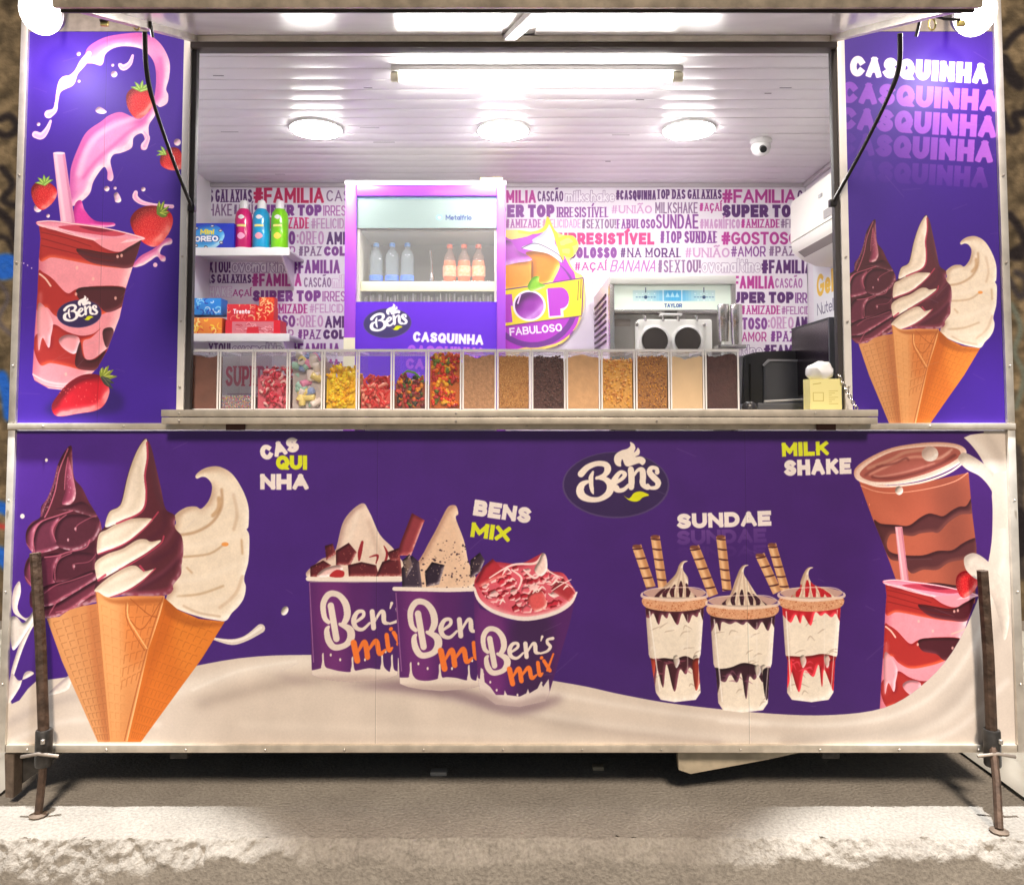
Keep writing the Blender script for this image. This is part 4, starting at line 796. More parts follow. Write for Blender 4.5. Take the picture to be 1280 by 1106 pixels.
def art_left():
    x0, x1 = XL + .02, XOL - .045
    cv = Canvas(x0, x1, Z_RAIL, Z_TOP, PRES, (62, 24, 152), Y=0.0)
    PK, PH, PL = (236, 150, 208), (250, 205, 232), (208, 96, 176)
    z = lambda p: zf(p, 0, 0, 3.95)
    # big milk ribbon
    rib = z([(420, 275), (440, 230), (520, 185), (640, 165), (720, 168), (790, 215), (835, 300), (835, 380), (820, 440), (830, 470), (825, 510), (790, 530), (770, 520), (765, 570), (735, 620), (735, 680), (725, 735), (700, 740), (695, 720), (715, 700), (700, 660), (660, 680), (650, 730), (600, 755), (560, 765), (545, 800), (560, 870), (550, 895), (530, 885), (530, 850), (515, 825), (490, 850), (460, 900), (440, 960), (380, 1010), (350, 1010), (345, 940), (350, 830), (390, 720), (430, 650), (500, 600), (540, 570), (600, 555), (680, 590), (720, 560), (760, 480), (770, 380), (755, 300), (700, 245), (620, 230), (560, 240), (520, 270), (510, 310), (495, 325), (460, 315), (420, 310)])
    cv.blob(rib, PK, PH, PL, r=6, g=2)
    for p, w, c, a in (([(720, 600), (640, 650), (560, 720), (480, 790), (410, 880)], 4, (206, 84, 168), .7), ([(700, 570), (600, 610), (500, 660), (430, 740), (390, 860)], 7, (250, 208, 236), .6), ([(790, 290), (800, 380), (780, 470)], 6, (206, 96, 176), .55), ([(440, 270), (560, 210), (690, 200)], 6, (214, 110, 184), .5), ([(480, 700), (560, 640), (640, 610)], 3, (220, 120, 190), .5)):
        cv.stroke(z(p), w, c, a, soft=2)
    cv.blob(z([(370, 1010), (400, 990), (420, 1040), (470, 1090), (560, 1100), (550, 1120), (400, 1120), (360, 1100)]), (222, 60, 168), (250, 170, 220), (180, 40, 140), r=3)
    tail = z([(440, 265, 6), (410, 310, 9), (375, 360, 6), (345, 400, 14), (320, 410, 16), (290, 450, 6), (280, 500, 4), (270, 545, 6), (240, 565, 11)])
    cv.stroke([(a, b, c) for a, b, c in tail], None, (248, 208, 236)); cv.stroke([(a, b + .6, c * .4) for a, b, c in tail], None, PK, .7)
    for p in ([(250, 598, 3), (232, 640, 6), (205, 672, 9), (175, 665, 9)], [(655, 275, 3), (640, 315, 6), (610, 335, 8), (592, 322, 5)], [(712, 650, 4), (730, 680, 5), (712, 720, 9)], [(670, 950, 5), (668, 975, 7), (700, 1000, 6), (760, 1012, 4), (850, 1020, 5)]): cv.stroke(z(p), None, (247, 204, 234)); cv.stroke([(a, b + .7, c * .4) for a, b, c in z(p)], None, PK, .6)
    for u, v, r in ((388, 267, 2.6), (390, 402, 1.8), (563, 367, 4), (556, 323, 1.9), (190, 614, 2.3), (875, 703, 4.4), (527, 932, 3.4), (568, 929, 2), (707, 935, 2.8), (187, 1028, 5.2), (237, 1066, 2.4)): cv.ell(u / 3.95, v / 3.95, r, r, (244, 200, 232), blob=True, r=2)
    cv.blob(z([(470, 545), (490, 528), (525, 550), (515, 562), (485, 560)]), (244, 200, 232), r=2); cv.blob(z([(562, 960), (580, 950), (598, 985), (590, 1000), (570, 998), (565, 980)]), (244, 200, 232), r=2)
    strawberry(cv, 689 / 3.95, 508 / 3.95, 18, 20, .1, (200, 235, 280, 320, 350)); strawberry(cv, 852 / 3.95, 790 / 3.95, 15, 15.5, -.9, (170, 200, 240)); strawberry(cv, 215 / 3.95, 965 / 3.95, 16.5, 18, .1, (190, 225, 265, 300, 330))
    # straw
    m = cv.fill(z([(262, 758), (320, 755), (370, 1100), (300, 1100)]), (236, 172, 206)); cv.stroke(z([(275, 770), (318, 1095)]), 4, (252, 214, 232), .8, clip=m, soft=1); cv.stroke(z([(315, 765), (362, 1095)]), 3, (200, 110, 160), .7, clip=m, soft=1); cv.ell(291 / 3.95, 757 / 3.95, 7.4, 1.6, (250, 220, 235))
    # splash right of cup, cup
    y2 = lambda p: zf(p, 0, 260, 3.95)
    cv.blob(y2([(655, 290), (690, 240), (760, 200), (820, 150), (848, 155), (845, 178), (805, 190), (790, 225), (815, 240), (815, 262), (795, 262), (775, 240), (740, 262), (700, 285)]), (240, 150, 200), (250, 210, 230), (206, 96, 160), r=3); cv.ell(766 / 3.95, 260 + 281 / 3.95, 2.8, 2.8, (248, 200, 230))
    strawberry(cv, 750 / 3.95, 260 + 88 / 3.95, 27, 26, -.15, None)
    for a, L_ in ((-1.5, 14), (-1.1, 16), (-.5, 15), (0., 14), (.4, 12)):
        cv.stroke([(198, 267, 4), (198 + L_ * .5 * math.cos(a), 267 + L_ * .5 * math.sin(a), 5.5), (198 + L_ * math.cos(a), 265 + L_ * math.sin(a), .6)], None, (100, 130, 44)); cv.stroke([(200, 266, 1), (198 + L_ * .8 * math.cos(a), 265 + L_ * .8 * math.sin(a), 1)], None, (206, 220, 90))
    milk_cup(cv, 180 / 3.95, 260 + 75 / 3.95, 1.0)
    logo(cv, LM(99, 260 + 522 / 3.95, 56, -.06), white=(250, 246, 250), dark=(48, 34, 84))
    cv.soft([(70, 520), (140, 516), (155, 505), (148, 490), (120, 480), (60, 505)], (36, 16, 90), .6, 4)
    cv.blob(y2([(255, 975), (280, 930), (330, 870), (390, 830), (450, 818), (500, 830), (530, 870), (540, 910), (515, 970), (470, 1000), (380, 1015), (300, 1028), (265, 1015)]), (206, 20, 44), (246, 90, 100), (120, 8, 30), r=6, g=2)
    for i in range(26):
        a = RNG.uniform(0, 6.28); r = math.sqrt(RNG.uniform(0, .8)); cv.ell(101 + 32 * r * math.cos(a), 260 + 925 / 3.95 + 22 * r * math.sin(a), .7, .9, (250, 120, 110), .7)
    for a, L_ in ((-1.7, 13), (-1.2, 16), (-.7, 15), (-.1, 16), (.5, 14), (.9, 17)):
        c = (134, 150, 50) if a < .3 else (60, 66, 60)
        cv.stroke([(128, 472, 4), (128 + L_ * .5 * math.cos(a), 472 + L_ * .5 * math.sin(a), 6), (130 + L_ * math.cos(a), 472 + L_ * math.sin(a), .8)], None, c); cv.stroke([(128, 471, 1), (128 + L_ * .8 * math.cos(a), 471 + L_ * .8 * math.sin(a), 1.1)], None, (206, 214, 110) if a < .3 else (110, 110, 90))
    for u, v in ((117, 273), (136, 283), (156, 297)): cv.ell(u / 3.95, 260 + v / 3.95, .9, .9, (210, 190, 230))
    cv.age((.5,), .02)
    return cv

def art_right():
    x0, x1 = XOR + .046, XR - .02
    cv = Canvas(x0, x1, Z_RAIL, Z_TOP, PRES, (60, 22, 142), Y=0.0)
    z = lambda u, v: (1000 + u / 3.95, v / 3.95)
    rot = .058
    text(cv, "CASQUINHA", *z(250, 275), 173, 26, (244, 240, 244), .31, rot=rot)
    for (u, v, w, h, al, fd) in ((204, 402, 197, 27, 1., (.45, 1.)), (196, 528, 197, 28, 1., (.35, .95)), (196, 652, 193, 28, .8, (.05, 1.1)), (214, 786, 182, 26, .5, (-.1, .9, .3))):
        text(cv, "CASQUINHA", *z(u, v), w, h, (196, 110, 232), .30, rot=rot, fade=tuple(np.clip(f * al, 0, 1) for f in fd[:2]) + ((fd[2],) if len(fd) > 2 else ()))
    cv.tf = lambda P: np.stack([1156 + (P[:, 0] - 180) * .682, 269 + (P[:, 1] - 548) * .722 + (P[:, 0] - 180) * .012], 1)
    trio(cv); cv.tf = None
    cv.age((), .02)
    return cv
WALLPAPER = [ # word, x0, x1, y0, y1, colour key, style
 ("TOP DAS GALAXIAS", 228, 315, 237, 253, 'd', 'se'), ("#FAMILIA", 317, 405, 235, 254, 'r', 'sa'), ("CASCÃO", 408, 470, 238, 252, 'g', 'li'), ("MILKSHAKE", 228, 290, 255, 270, 'g', 'li'), ("#AÇAÍ", 292, 316, 256, 268, 'g', 'se'), ("SUPER TOP", 318, 402, 256, 270, 'v', 'bo'), ("IRRESISTÍVEL", 404, 470, 257, 270, 'w', 'li'),
 ("#AMIZADE", 334, 387, 272, 286, 'p', 'se'), ("#FELICIDADE", 389, 450, 273, 286, 'l', 'li'), ("#GOSTOSO", 300, 369, 289, 306, 'v', 'sa'), (":OREO", 371, 405, 289, 306, 'l', 'se'), ("AMENDOIM", 408, 480, 290, 306, 'd', 'sa'), ("#AMOR", 326, 369, 308, 321, 'w', 'li'), ("#PAZ", 373, 402, 308, 320, 'g', 'se'), ("COLOSSO", 405, 470, 308, 320, 'v', 'bo'),
 ("#SEXTOU!", 243, 288, 325, 341, 'd', 'li'), ("ovomaltine", 290, 363, 324, 341, 'd', 'ou'), ("#FAMILIA", 364, 425, 325, 342, 'v', 'sa'), ("DAS GALAXIAS", 252, 314, 343, 354, 'd', 'se'), ("#FAMILIA", 315, 377, 342, 358, 'm', 'sa'), ("CASCÃO", 380, 414, 347, 359, 'g', 'li'), ("milkshake", 415, 470, 343, 360, 'l', 'ou'), ("SHAKE", 254, 290, 358, 372, 'l', 'ou'), ("AÇAÍ", 291, 314, 362, 370, 'm', 'se'),
 ("SUPER TOP", 316, 401, 363, 377, 'v', 'bo'), ("IRRESISTÍVEL", 403, 470, 364, 377, 'w', 'li'), ("#AMIZADE", 334, 385, 380, 392, 'm', 'se'), ("#FELICIDADE", 387, 450, 380, 391, 'l', 'li'), ("#GOSTOSO", 300, 369, 394, 409, 'v', 'sa'), (":OREO", 371, 404, 394, 409, 'l', 'se'), ("AMENDOIM", 406, 480, 395, 410, 'd', 'sa'), ("#AMOR", 326, 367, 412, 424, 'w', 'li'), ("#PAZ", 372, 401, 412, 424, 'v', 'se'), ("COLOSSO", 404, 470, 412, 424, 'd', 'bo'),
 ("#SEXTOU!", 243, 288, 429, 443, 'd', 'li'), ("ovomaltine", 290, 361, 428, 443, 'd', 'ou'), ("#FAMILIA", 363, 425, 429, 445, 'v', 'sa'), ("#FAMILIA", 362, 425, 449, 464, 'm', 'sa'), ("IRRESISTÍVEL", 400, 460, 452, 465, 'v', 'se'),
 ("#FAMILIA", 604, 670, 238, 254, 'm', 'sa'), ("CASCÃO", 672, 704, 239, 252, 'd', 'li'), ("milkshake", 706, 769, 238, 253, 'g', 'ou'), ("#CASQUINHA", 770, 820, 238, 250, 'd', 'sa'), ("TOP DAS GALAXIAS", 821, 902, 237, 249, 'd', 'se'), ("#FAMILIA", 903, 995, 237, 254, 'm', 'sa'), ("CASCÃO", 997, 1040, 238, 253, 'd', 'li'),
 ("SUPER TOP", 600, 693, 256, 272, 'v', 'bo'), ("IRRESISTÍVEL", 696, 761, 259, 272, 'v', 'se'), ("#UNIÃO", 764, 815, 257, 267, 'l', 'se'), ("MILKSHAKE", 819, 872, 253, 267, 'g', 'li'), ("#AÇAÍ", 874, 902, 254, 264, 'm', 'se'), ("SUPER TOP", 903, 1000, 256, 272, 'd', 'bo'),
 ("#AMIZADE", 632, 677, 274, 285, 'w', 'se'), ("#FELICIDADE", 678, 726, 274, 285, 'l', 'li'), ("#SEXTOU!", 727, 770, 274, 286, 'g', 'se'), ("FABULOSO", 771, 819, 274, 286, 'v', 'se'), ("SUNDAE", 820, 873, 268, 286, 'v', 'th'), ("#MAGNÍFICO", 875, 925, 274, 286, 'l', 'sa'), ("#AMIZADE", 926, 975, 274, 285, 'm', 'se'), ("#FELICIDADE", 976, 1030, 274, 285, 'g', 'li'),
 ("#IRRESISTÍVEL", 694, 818, 291, 306, 'p', 'bo'), ("#TOP SUNDAE", 825, 897, 289, 304, 'v', 'se'), ("#GOSTOSO", 902, 998, 290, 306, 'm', 'sa'), ("COLOSSO", 712, 771, 309, 323, 'v', 'bo'), ("#NA MORAL", 775, 852, 310, 322, 'd', 'se'), ("#UNIÃO", 856, 912, 310, 322, 'l', 'se'), ("#AMOR", 914, 957, 308, 321, 'v', 'li'), ("#PAZ", 961, 993, 308, 320, 'g', 'se'),
 ("#AÇAÍ", 718, 758, 328, 338, 'm', 'se'), ("BANANA", 762, 819, 325, 340, 'w', 'sh'), ("#SEXTOU!", 822, 876, 325, 341, 'g', 'se'), ("ovomaltine", 877, 951, 323, 341, 'g', 'ou'), ("#FAMILIA", 952, 1015, 325, 342, 'd', 'sa'), ("shake", 732, 762, 343, 361, 'l', 'ou'),
 ("#FAMILIA", 908, 968, 345, 361, 'm', 'sa'), ("CASCÃO", 969, 1003, 348, 360, 'w', 'li'), ("SUPER TOP", 905, 992, 365, 379, 'd', 'bo'), ("IRRESIS", 994, 1030, 366, 379, 'v', 'li'), ("#AMIZADE", 926, 976, 382, 393, 'm', 'se'), ("#FELICIDADE", 977, 1030, 383, 393, 'w', 'li'), ("#GOSTOSO", 895, 959, 397, 412, 'v', 'sa'), (":OREO", 960, 992, 396, 411, 'l', 'se'), ("AMENDOIM", 994, 1050, 396, 411, 'd', 'sa'),
 ("#AMOR", 920, 958, 415, 427, 'm', 'li'), ("#PAZA#", 963, 1010, 414, 427, 'v', 'se'), ("OÁÇ", 1012, 1040, 417, 427, 'v', 'bo'), ("ovomaltine", 880, 953, 430, 445, 'd', 'ou'), ("#FAMILIA", 955, 1015, 431, 446, 'd', 'sa'), ("#FAMILIA", 916, 968, 452, 468, 'm', 'sa'), ("SUPER TOP", 905, 992, 472, 486, 'd', 'bo')]
YB = 1.75
XWL, XWR = -1.655, 1.695
CEILZ = Zc(230, YB)
def art_wall():
    cv = Canvas(XWL, XWR, .9, CEILZ, 440, (240, 234, 242), Y=YB)
    K = dict(d=(92, 48, 112), r=(206, 44, 96), g=(140, 108, 148), v=(132, 66, 148), w=(178, 110, 176), l=(208, 160, 204), p=(222, 60, 130), m=(186, 62, 150))
    for w, x0, x1, y0, y1, c, st in WALLPAPER:
        kw = dict(th=.19)
        if st == 'se': kw = dict(th=.17, serif=True, gap=.13)
        if st == 'li': kw = dict(th=.12, gap=.14)
        if st == 'th': kw = dict(th=.13)
        if st == 'bo': kw = dict(th=.28, gap=.08)
        if st == 'ou': kw = dict(th=.26, outline=(244, 240, 246), gap=.02)
        if st == 'sh': kw = dict(th=.12, shear=.25)
        text(cv, w, x0, y0, x1 - x0, y1 - y0, K[c], **kw)
    return cv
def art_sign():
    """round shop sign on the back wall: cones, grape 'O', word on a yellow bar"""
    cv = Canvas(Xc(618, YB - .02), Xc(738, YB - .02), Zc(440, YB - .02), Zc(262, YB - .02), 700, (240, 234, 242), Y=YB - .02)
    z = lambda p: zf(p, 600, 220, 5.028)
    Y_ = (250, 232, 60); V = (190, 70, 205)
    halo = z([(100, 330), (160, 340), (240, 340), (330, 350), (400, 320), (425, 255), (470, 340), (520, 370), (590, 380), (620, 440), (590, 500), (560, 530), (600, 600), (650, 640), (660, 780), (640, 880), (600, 960), (500, 1060), (300, 1100), (100, 1080)])
    cv.fill(halo, (252, 226, 120), curve=True); cv.fill(z([(100, 420), (200, 400), (300, 380), (430, 340), (560, 560), (600, 640), (620, 900), (500, 1040), (300, 1075), (100, 1040)]), V, curve=True)
    t = np.linspace(0, 6.28, 40)[:-1]; cv.fill(z([(330 + 290 * math.cos(a), 790 + 290 * math.sin(a)) for a in t]), (122, 66, 150)); cv.fill(z([(330 + 262 * math.cos(a), 770 + 275 * math.sin(a)) for a in t]), V)
    cv.blob(z([(100, 545), (240, 530), (330, 540), (330, 700), (100, 720)]), (252, 168, 66), r=4); cv.blob(z([(290, 480), (400, 480), (500, 545), (470, 640), (430, 690), (330, 690), (320, 540)]), (250, 150, 50), r=4)
    cv.blob(z([(100, 420), (190, 410), (240, 470), (300, 500), (325, 530), (240, 545), (100, 560)]), (196, 96, 206), (232, 170, 240), r=4)
    cv.blob(z([(262, 450), (330, 420), (330, 400), (400, 350), (425, 262), (470, 350), (470, 420), (500, 470), (520, 545), (430, 490), (330, 470)]), (244, 240, 240), (255, 255, 255), (200, 205, 220), r=4)
    for p in ([(425, 262, 8), (400, 330, 7), (330, 352, 6), (250, 350, 5)], [(430, 270, 4), (470, 350, 5), (490, 420, 5), (520, 520, 4)], [(500, 400, 5), (560, 380, 4), (600, 420, 5), (540, 440, 4)], [(500, 450, 5), (570, 450, 4), (570, 500, 5), (520, 490, 3)]): cv.stroke(z(p), None, (250, 220, 60))
    cv.stroke(z([(262, 455), (330, 425), (400, 440), (500, 500), (520, 545)]), 1, (90, 80, 110)); cv.stroke(z([(330, 540), (330, 640)]), .8, (120, 70, 60))
    bar = z([(60, 730), (400, 680), (650, 640), (640, 880), (400, 910), (60, 960)]); cv.fill(bar, Y_); cv.stroke(bar + [bar[0]], 1.4, (110, 50, 130), curve=False)
    cv.stroke(z([(620, 660), (615, 780)]), 1, (110, 80, 60)); cv.stroke(z([(636, 650), (632, 770)]), 1, (110, 80, 60))
    text(cv, "T", *z([(100, 752)])[0], 20, 35, V, .42, rot=-.1)
    cv.fill(z([(310 + 104 * math.cos(a), 815 + 98 * math.sin(a)) for a in t]), (250, 245, 250)); cv.ell(*z([(310, 815)])[0], 18, 17, (156, 60, 172), blob=True, r=6, hi=(200, 120, 215)); cv.stroke(z([(255, 745), (238, 800)]), 2, (240, 210, 245))
    text(cv, "P", *z([(418, 712)])[0], 27, 36, (250, 240, 250), .52, rot=-.08); text(cv, "P", *z([(424, 706)])[0], 26, 35, V, .4, rot=-.08)
    cv.blob(z([(300, 690), (330, 640), (370, 630), (372, 668), (415, 690), (370, 715), (320, 725)]), (140, 210, 50), (200, 240, 120), (90, 160, 30), r=2)
    text(cv, "FABULOSO", *z([(183, 955)])[0], 66, 10, (250, 245, 250), .2, rot=-.09)
    cv.ell(*z([(590, 1010)])[0], 5.5, 7.5, (150, 90, 170)); cv.ell(*z([(590, 1012)])[0], 2.5, 4, (245, 238, 245)); text(cv, "L", *z([(490, 1060)])[0], 6, 10, (60, 40, 80), .2)
    return cv, halo
# ------------------------------------------------------------------ materials of the place
ALU = mat("brushed_aluminium", (.78, .74, .66), .4, .6, noise=.2, nscale=14, bump=.05)
ALUW = mat("pale_aluminium", (.86, .84, .80), .35, .12, noise=.12, nscale=9, bump=.04)
ALUD = mat("dull_aluminium", (.72, .65, .54), .42, .6, noise=.2, nscale=18, bump=.08)
RUB = mat("black_rubber", (.045, .04, .04), .6)
STEEL = mat("stainless_steel", (.62, .60, .58), .25, .95, noise=.1, nscale=6)
BRN = mat("rusty_pipe", (.105, .066, .045), .6, .3, noise=.55, nscale=30, bump=.3, bscale=60)
DST = mat("dirty_steel", (.055, .05, .045), .6, .5, noise=.5, nscale=25, bump=.3)
WHT = mat("white_paint", (.80, .79, .78), .45, noise=.05, nscale=6)
PVC = mat("white_pvc", (.90, .87, .89), .32, noise=.06, nscale=3)
GAL = mat("zinc_screw", (.6, .56, .5), .4, .8)
ZS = Z_SILL

# ------------------------------------------------------------------ trailer
trailer = thing('food_trailer', 'purple and silver ice cream trailer with its serving hatch open', 'food trailer', (0, 0, 0))
cvL = art_lower(); ML = cvL.material("lower_print", .34, .12, bump=.035)
printed('front_panel', [(cvL.X0, 0, cvL.Z1), (cvL.X1, 0, cvL.Z1), (cvL.X1, 0, cvL.Z0), (cvL.X0, 0, cvL.Z0)], ML, (0, 1, 0), .02, trailer)['label'] = 'wide lower panel printed with cones, tubs and sundaes'
cvl = art_left(); cvr = art_right()
printed('side_panel', [(cvl.X0, 0, cvl.Z1), (cvl.X1, 0, cvl.Z1), (cvl.X1, 0, cvl.Z0), (cvl.X0, 0, cvl.Z0)], cvl.material("left_print", .58, .0, bump=.03), (0, 1, 0), .02, trailer)['label'] = 'panel printed with a strawberry milkshake'
printed('side_panel', [(cvr.X0, 0, cvr.Z1), (cvr.X1, 0, cvr.Z1), (cvr.X1, 0, cvr.Z0), (cvr.X0, 0, cvr.Z0)], cvr.material("right_print", .5, .03, bump=.03), (0, 1, 0), .02, trailer)['label'] = 'panel printed with three cones and the word CASQUINHA'
ZHD = Z_TOP + .26
def rail(x0, x1, z0, z1, m=ALU, y0=-.012, y1=.012, name='frame_rail'): return box(name, x0, x1, y0, y1, z0, z1, m, trailer, .0025)
rail(XL, XL + .024, Z_BOT - .012, Z_RAIL - .002); rail(XR - .026, XR, Z_BOT - .012, Z_RAIL - .002)
rail(XL, XL + .024, Z_RAIL + .024, ZHD); rail(XR - .026, XR, Z_RAIL + .024, ZHD)
rail(XL, XR, Z_RAIL, Z_RAIL + .022, ALUD, y0=-.016); rail(XL + .026, XR - .028, Z_BOT - .012, Z_BOT + .012, ALUD)
rail(XOL - .047, XOL - .023, ZS, Z_TOP, ALUW); rail(XOR + .022, XOR + .048, ZS, Z_TOP, ALUW)
ZOT = Zc(63, 0); ZHG = Zc(50, 0)
rail(XOL - .022, XOL - .004, ZS, ZOT, RUB, -.004, .021, 'gasket'); rail(XOR + .004, XOR + .021, ZS, ZOT, RUB, -.004, .021, 'gasket')
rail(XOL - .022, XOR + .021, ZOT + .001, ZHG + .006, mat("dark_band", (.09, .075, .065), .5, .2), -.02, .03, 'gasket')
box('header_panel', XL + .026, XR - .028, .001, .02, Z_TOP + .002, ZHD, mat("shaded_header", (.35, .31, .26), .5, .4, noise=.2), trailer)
# rivets and screws of the rails
bm = bmesh.new()
def rivet(x, z, y=-.016, r=.004):
    add_lathe(bm, [(r, 0), (r * .9, .0015), (r * .4, .0028)], (0, 0, 0), 8)
    vs_ = bm.verts[-24:] if False else None
def rivets(spots, y, r=.0042):
    b = bmesh.new()
    for x, z in spots:
        n0 = len(b.verts); b.verts.ensure_lookup_table(); add_lathe(b, [(r, 0), (r * .9, .0015), (r * .4, .0028)], (0, 0, 0), 8)
        b.verts.ensure_lookup_table(); vv = b.verts[n0:]
        bmesh.ops.transform(b, matrix=Matrix.Translation((x, y, z)) @ Matrix.Rotation(math.radians(90), 4, 'X'), verts=vv)
    return b
bm.free()
sp = [(XL + .26 * i + .1, Z_BOT) for i in range(13)] + [(XL + .27 * i + .12, Z_RAIL + .012) for i in range(12)] + [(XL + .012, z) for z in (.4, .7, 1., 1.45, 1.8, 2.1)] + [(XR - .013, z) for z in (.4, .7, 1., 1.45, 1.8, 2.1)] + [(XOL - .035, z) for z in (1.38, 1.6, 1.82)] + [(XOR + .035, z) for z in (1.38, 1.6, 1.82)]
o = finish('rivet', rivets(sp, -.0165), GAL, trailer); o['kind'] = 'stuff'
# body shell
ZF = Z_BOT + .05
box('body_floor', XL + .01, XR - .01, .03, YB + .02, ZF - .05, ZF - .006, DST, trailer); box('floor_lining', XL + .02, XR - .02, .04, YB, ZF - .005, ZF, WHT, trailer)
box('body_side', XL, XL + .012, .021, YB + .05, Z_BOT, ZHD, WHT, trailer); box('body_side', XR - .012, XR, .021, YB + .05, Z_BOT, ZHD, WHT, trailer)
box('body_roof', XL, XR, .0, YB + .06, ZHD + .002, ZHD + .03, WHT, trailer); box('body_back', XL + .013, XR - .013, YB + .02, YB + .05, Z_BOT, ZHD, WHT, trailer)
IW = mat("inner_wall_white", (.80, .77, .80), .4)
box('inner_wall', XWL - .008, XWL - .002, .05, YB - .001, ZF, CEILZ + .02, IW, trailer); box('inner_wall', XWR + .002, XWR + .008, .05, YB - .001, ZF, CEILZ + .02, IW, trailer)
cvw = art_wall()
box('inner_wall', XWL, XWR, YB + .001, YB + .012, ZF, cvw.Z0 - .001, IW, trailer)
printed('wallpaper', [(XWL, YB, cvw.Z1), (XWR, YB, cvw.Z1), (XWR, YB, cvw.Z0), (XWL, YB, cvw.Z0)], cvw.material("wallpaper_print", .5), (0, 1, 0), .015, trailer)['label'] = 'white wallpaper covered in purple and pink words'
# ceiling of long tongue and groove boards
ceil = box('ceiling', XWL, XWR, .05, YB, CEILZ + .012, CEILZ + .02, mat("ceiling_gap", (.22, .19, .22), .7), trailer)
NB = 17; bw = (YB - .05) / NB; src = None
for i in range(NB):
    if src is None:
        src = box('ceiling_board', XWL + .001, XWR - .001, .05 + .0018, .05 + bw - .0018, CEILZ, CEILZ + .011, PVC, ceil, .0015)
    else:
        c = src.copy(); COL.objects.link(c); c.location = (0, bw * i, 0); c.rotation_euler = (0, random.uniform(-.0006, .0006), random.uniform(-.0003, .0003))
# scuffs on the boards, small dark marks
bm = bmesh.new()
for px, py, w in ((287, 165, 24), (462, 160, 26), (480, 178, 30), (273, 95, 12), (296, 132, 6), (460, 110, 10), (776, 169, 24), (960, 117, 8), (982, 110, 14), (350, 218, 16), (800, 125, 10), (760, 202, 8)):
    x, y = PH(px, py, CEILZ); add_box(bm, x - w * .0017, x + w * .0017, y - .002, y + .0025, CEILZ - .0006, CEILZ + .001, mtx=None)
finish('scuff_mark', bm, mat("scuff", (.12, .1, .11), .8), trailer)['kind'] = 'stuff'
for y0, y1, x0, x1 in ((YB - .02, YB - .001, XWL, XWR - .02), (.05, YB - .001, XWR - .02, XWR)): box('cornice', x0, x1, y0, y1, CEILZ - .022, CEILZ - .001, mat("cornice_grey", (.52, .48, .50), .5), trailer, .002)
# counter
box('counter', XOL - .1, XOR + .06, .03, .42, ZS - .03, ZS, STEEL, trailer, .003)
sx0, sx1 = Xc(201, -.07, 520), Xc(1098, -.07, 520)
zm = Zc(521, -.07); zb = Zc(530, -.07)
box('counter_ledge', sx0, sx1, -.07, .029, zm + .001, ZS, ALUD, trailer, .0025)
box('counter_ledge', sx0, sx1, -.066, -.017, zb, zm - .001, ALUD, trailer, .0025)
o = finish('rivet', rivets([(sx0 + .06, ZS - .012), (sx0 + .06, zm - .013), (-.16, ZS - .012), (-.16, zm - .013), (1.02, ZS - .012), (.5, zm - .012)], -.0705), GAL, trailer); o['kind'] = 'stuff'
for px in (295, 1032):
    x, z = PX(px, 534, -.016); h = box('hinge', x - .032, x + .032, -.024, -.0165, z - .010, z + .011, mat("hinge_brown", (.10, .05, .04), .5, .5), trailer, .002)
# hatch flap, hinged above the opening and lowered forward
FS = math.atan(.374); zh = CAMZ + 1.287
FM = Matrix.Translation((0, -.006, zh)) @ Matrix.Rotation(FS, 4, 'X')      # local: -Y runs down the flap
FL = .86; fx0, fx1 = XOL - .022, XOR + .02
hatch = box('hatch', fx0, fx1, -FL, 0, .028, .034, ALUW, trailer, 0, FM); hatch['label'] = 'raised hatch lid with silver underside'
SK = mat("hatch_lining", (.86, .84, .82), .2, .15, noise=.08, nscale=4, bump=.12, bscale=2.5)
box('lining_panel', fx0 + .03, -.01, -FL + .03, -.02, .020, .026, SK, hatch, 0, FM); box('lining_panel', .1, fx1 - .03, -FL + .03, -.02, .020, .026, SK, hatch, 0, FM)
box('hatch_rail', fx0, fx0 + .03, -FL, -.0, .0, .027, ALU, hatch, .002, FM); box('hatch_rail', fx1 - .03, fx1, -FL, -.0, .0, .027, ALU, hatch, .002, FM)
box('hatch_rail', fx0 + .031, fx1 - .031, -.028, -.001, .0, .019, ALU, hatch, .002, FM)
box('hatch_rail', fx0, fx1, -FL - .03, -FL - .001, -.002, .05, mat("front_rail_alu", (.78, .68, .54), .4, .6, noise=.35, nscale=20, bump=.1), hatch, .003, FM)
box('gap_shade_strip', fx0 + .002, fx1 - .002, -FL + .001, -FL + .016, -.009, -.001, RUB, hatch, 0, FM)  # black strip added for the shade of the gap under the front rail
bm = bmesh.new()
add_box(bm, -.02, .02, -.40, .40, 0, .02, 0, .003); rib = finish('hatch_rib', bm, ALUW, hatch); 
rib.matrix_basis = FM @ Matrix.Translation((.055, -.43, 0)) @ Matrix.Rotation(.10, 4, 'Z')
# struts
DK = mat("strut_black", (.03, .028, .028), .3, .4)
for pts in ([(181, 40, -.36), (183, 86, -.31), (192, 129, -.24), (215, 197, -.12), (240, 260, -.012)], [(1125, 42, -.36), (1124, 82, -.31), (1112, 118, -.24), (1079, 185, -.12), (1041, 254, -.012)]):
    q = [P3(*p) for p in pts]; c = crv(q, 5, False); s = tube('gas_strut', [tuple(p) for p in c], [.0075] * (len(c) // 2) + [.006] * (len(c) - len(c) // 2), DK, trailer)
    box('strut_mount', q[-1][0] - .012, q[-1][0] + .012, -.02, .0, q[-1][2] - .012, q[-1][2] + .012, DK, s, .003); 
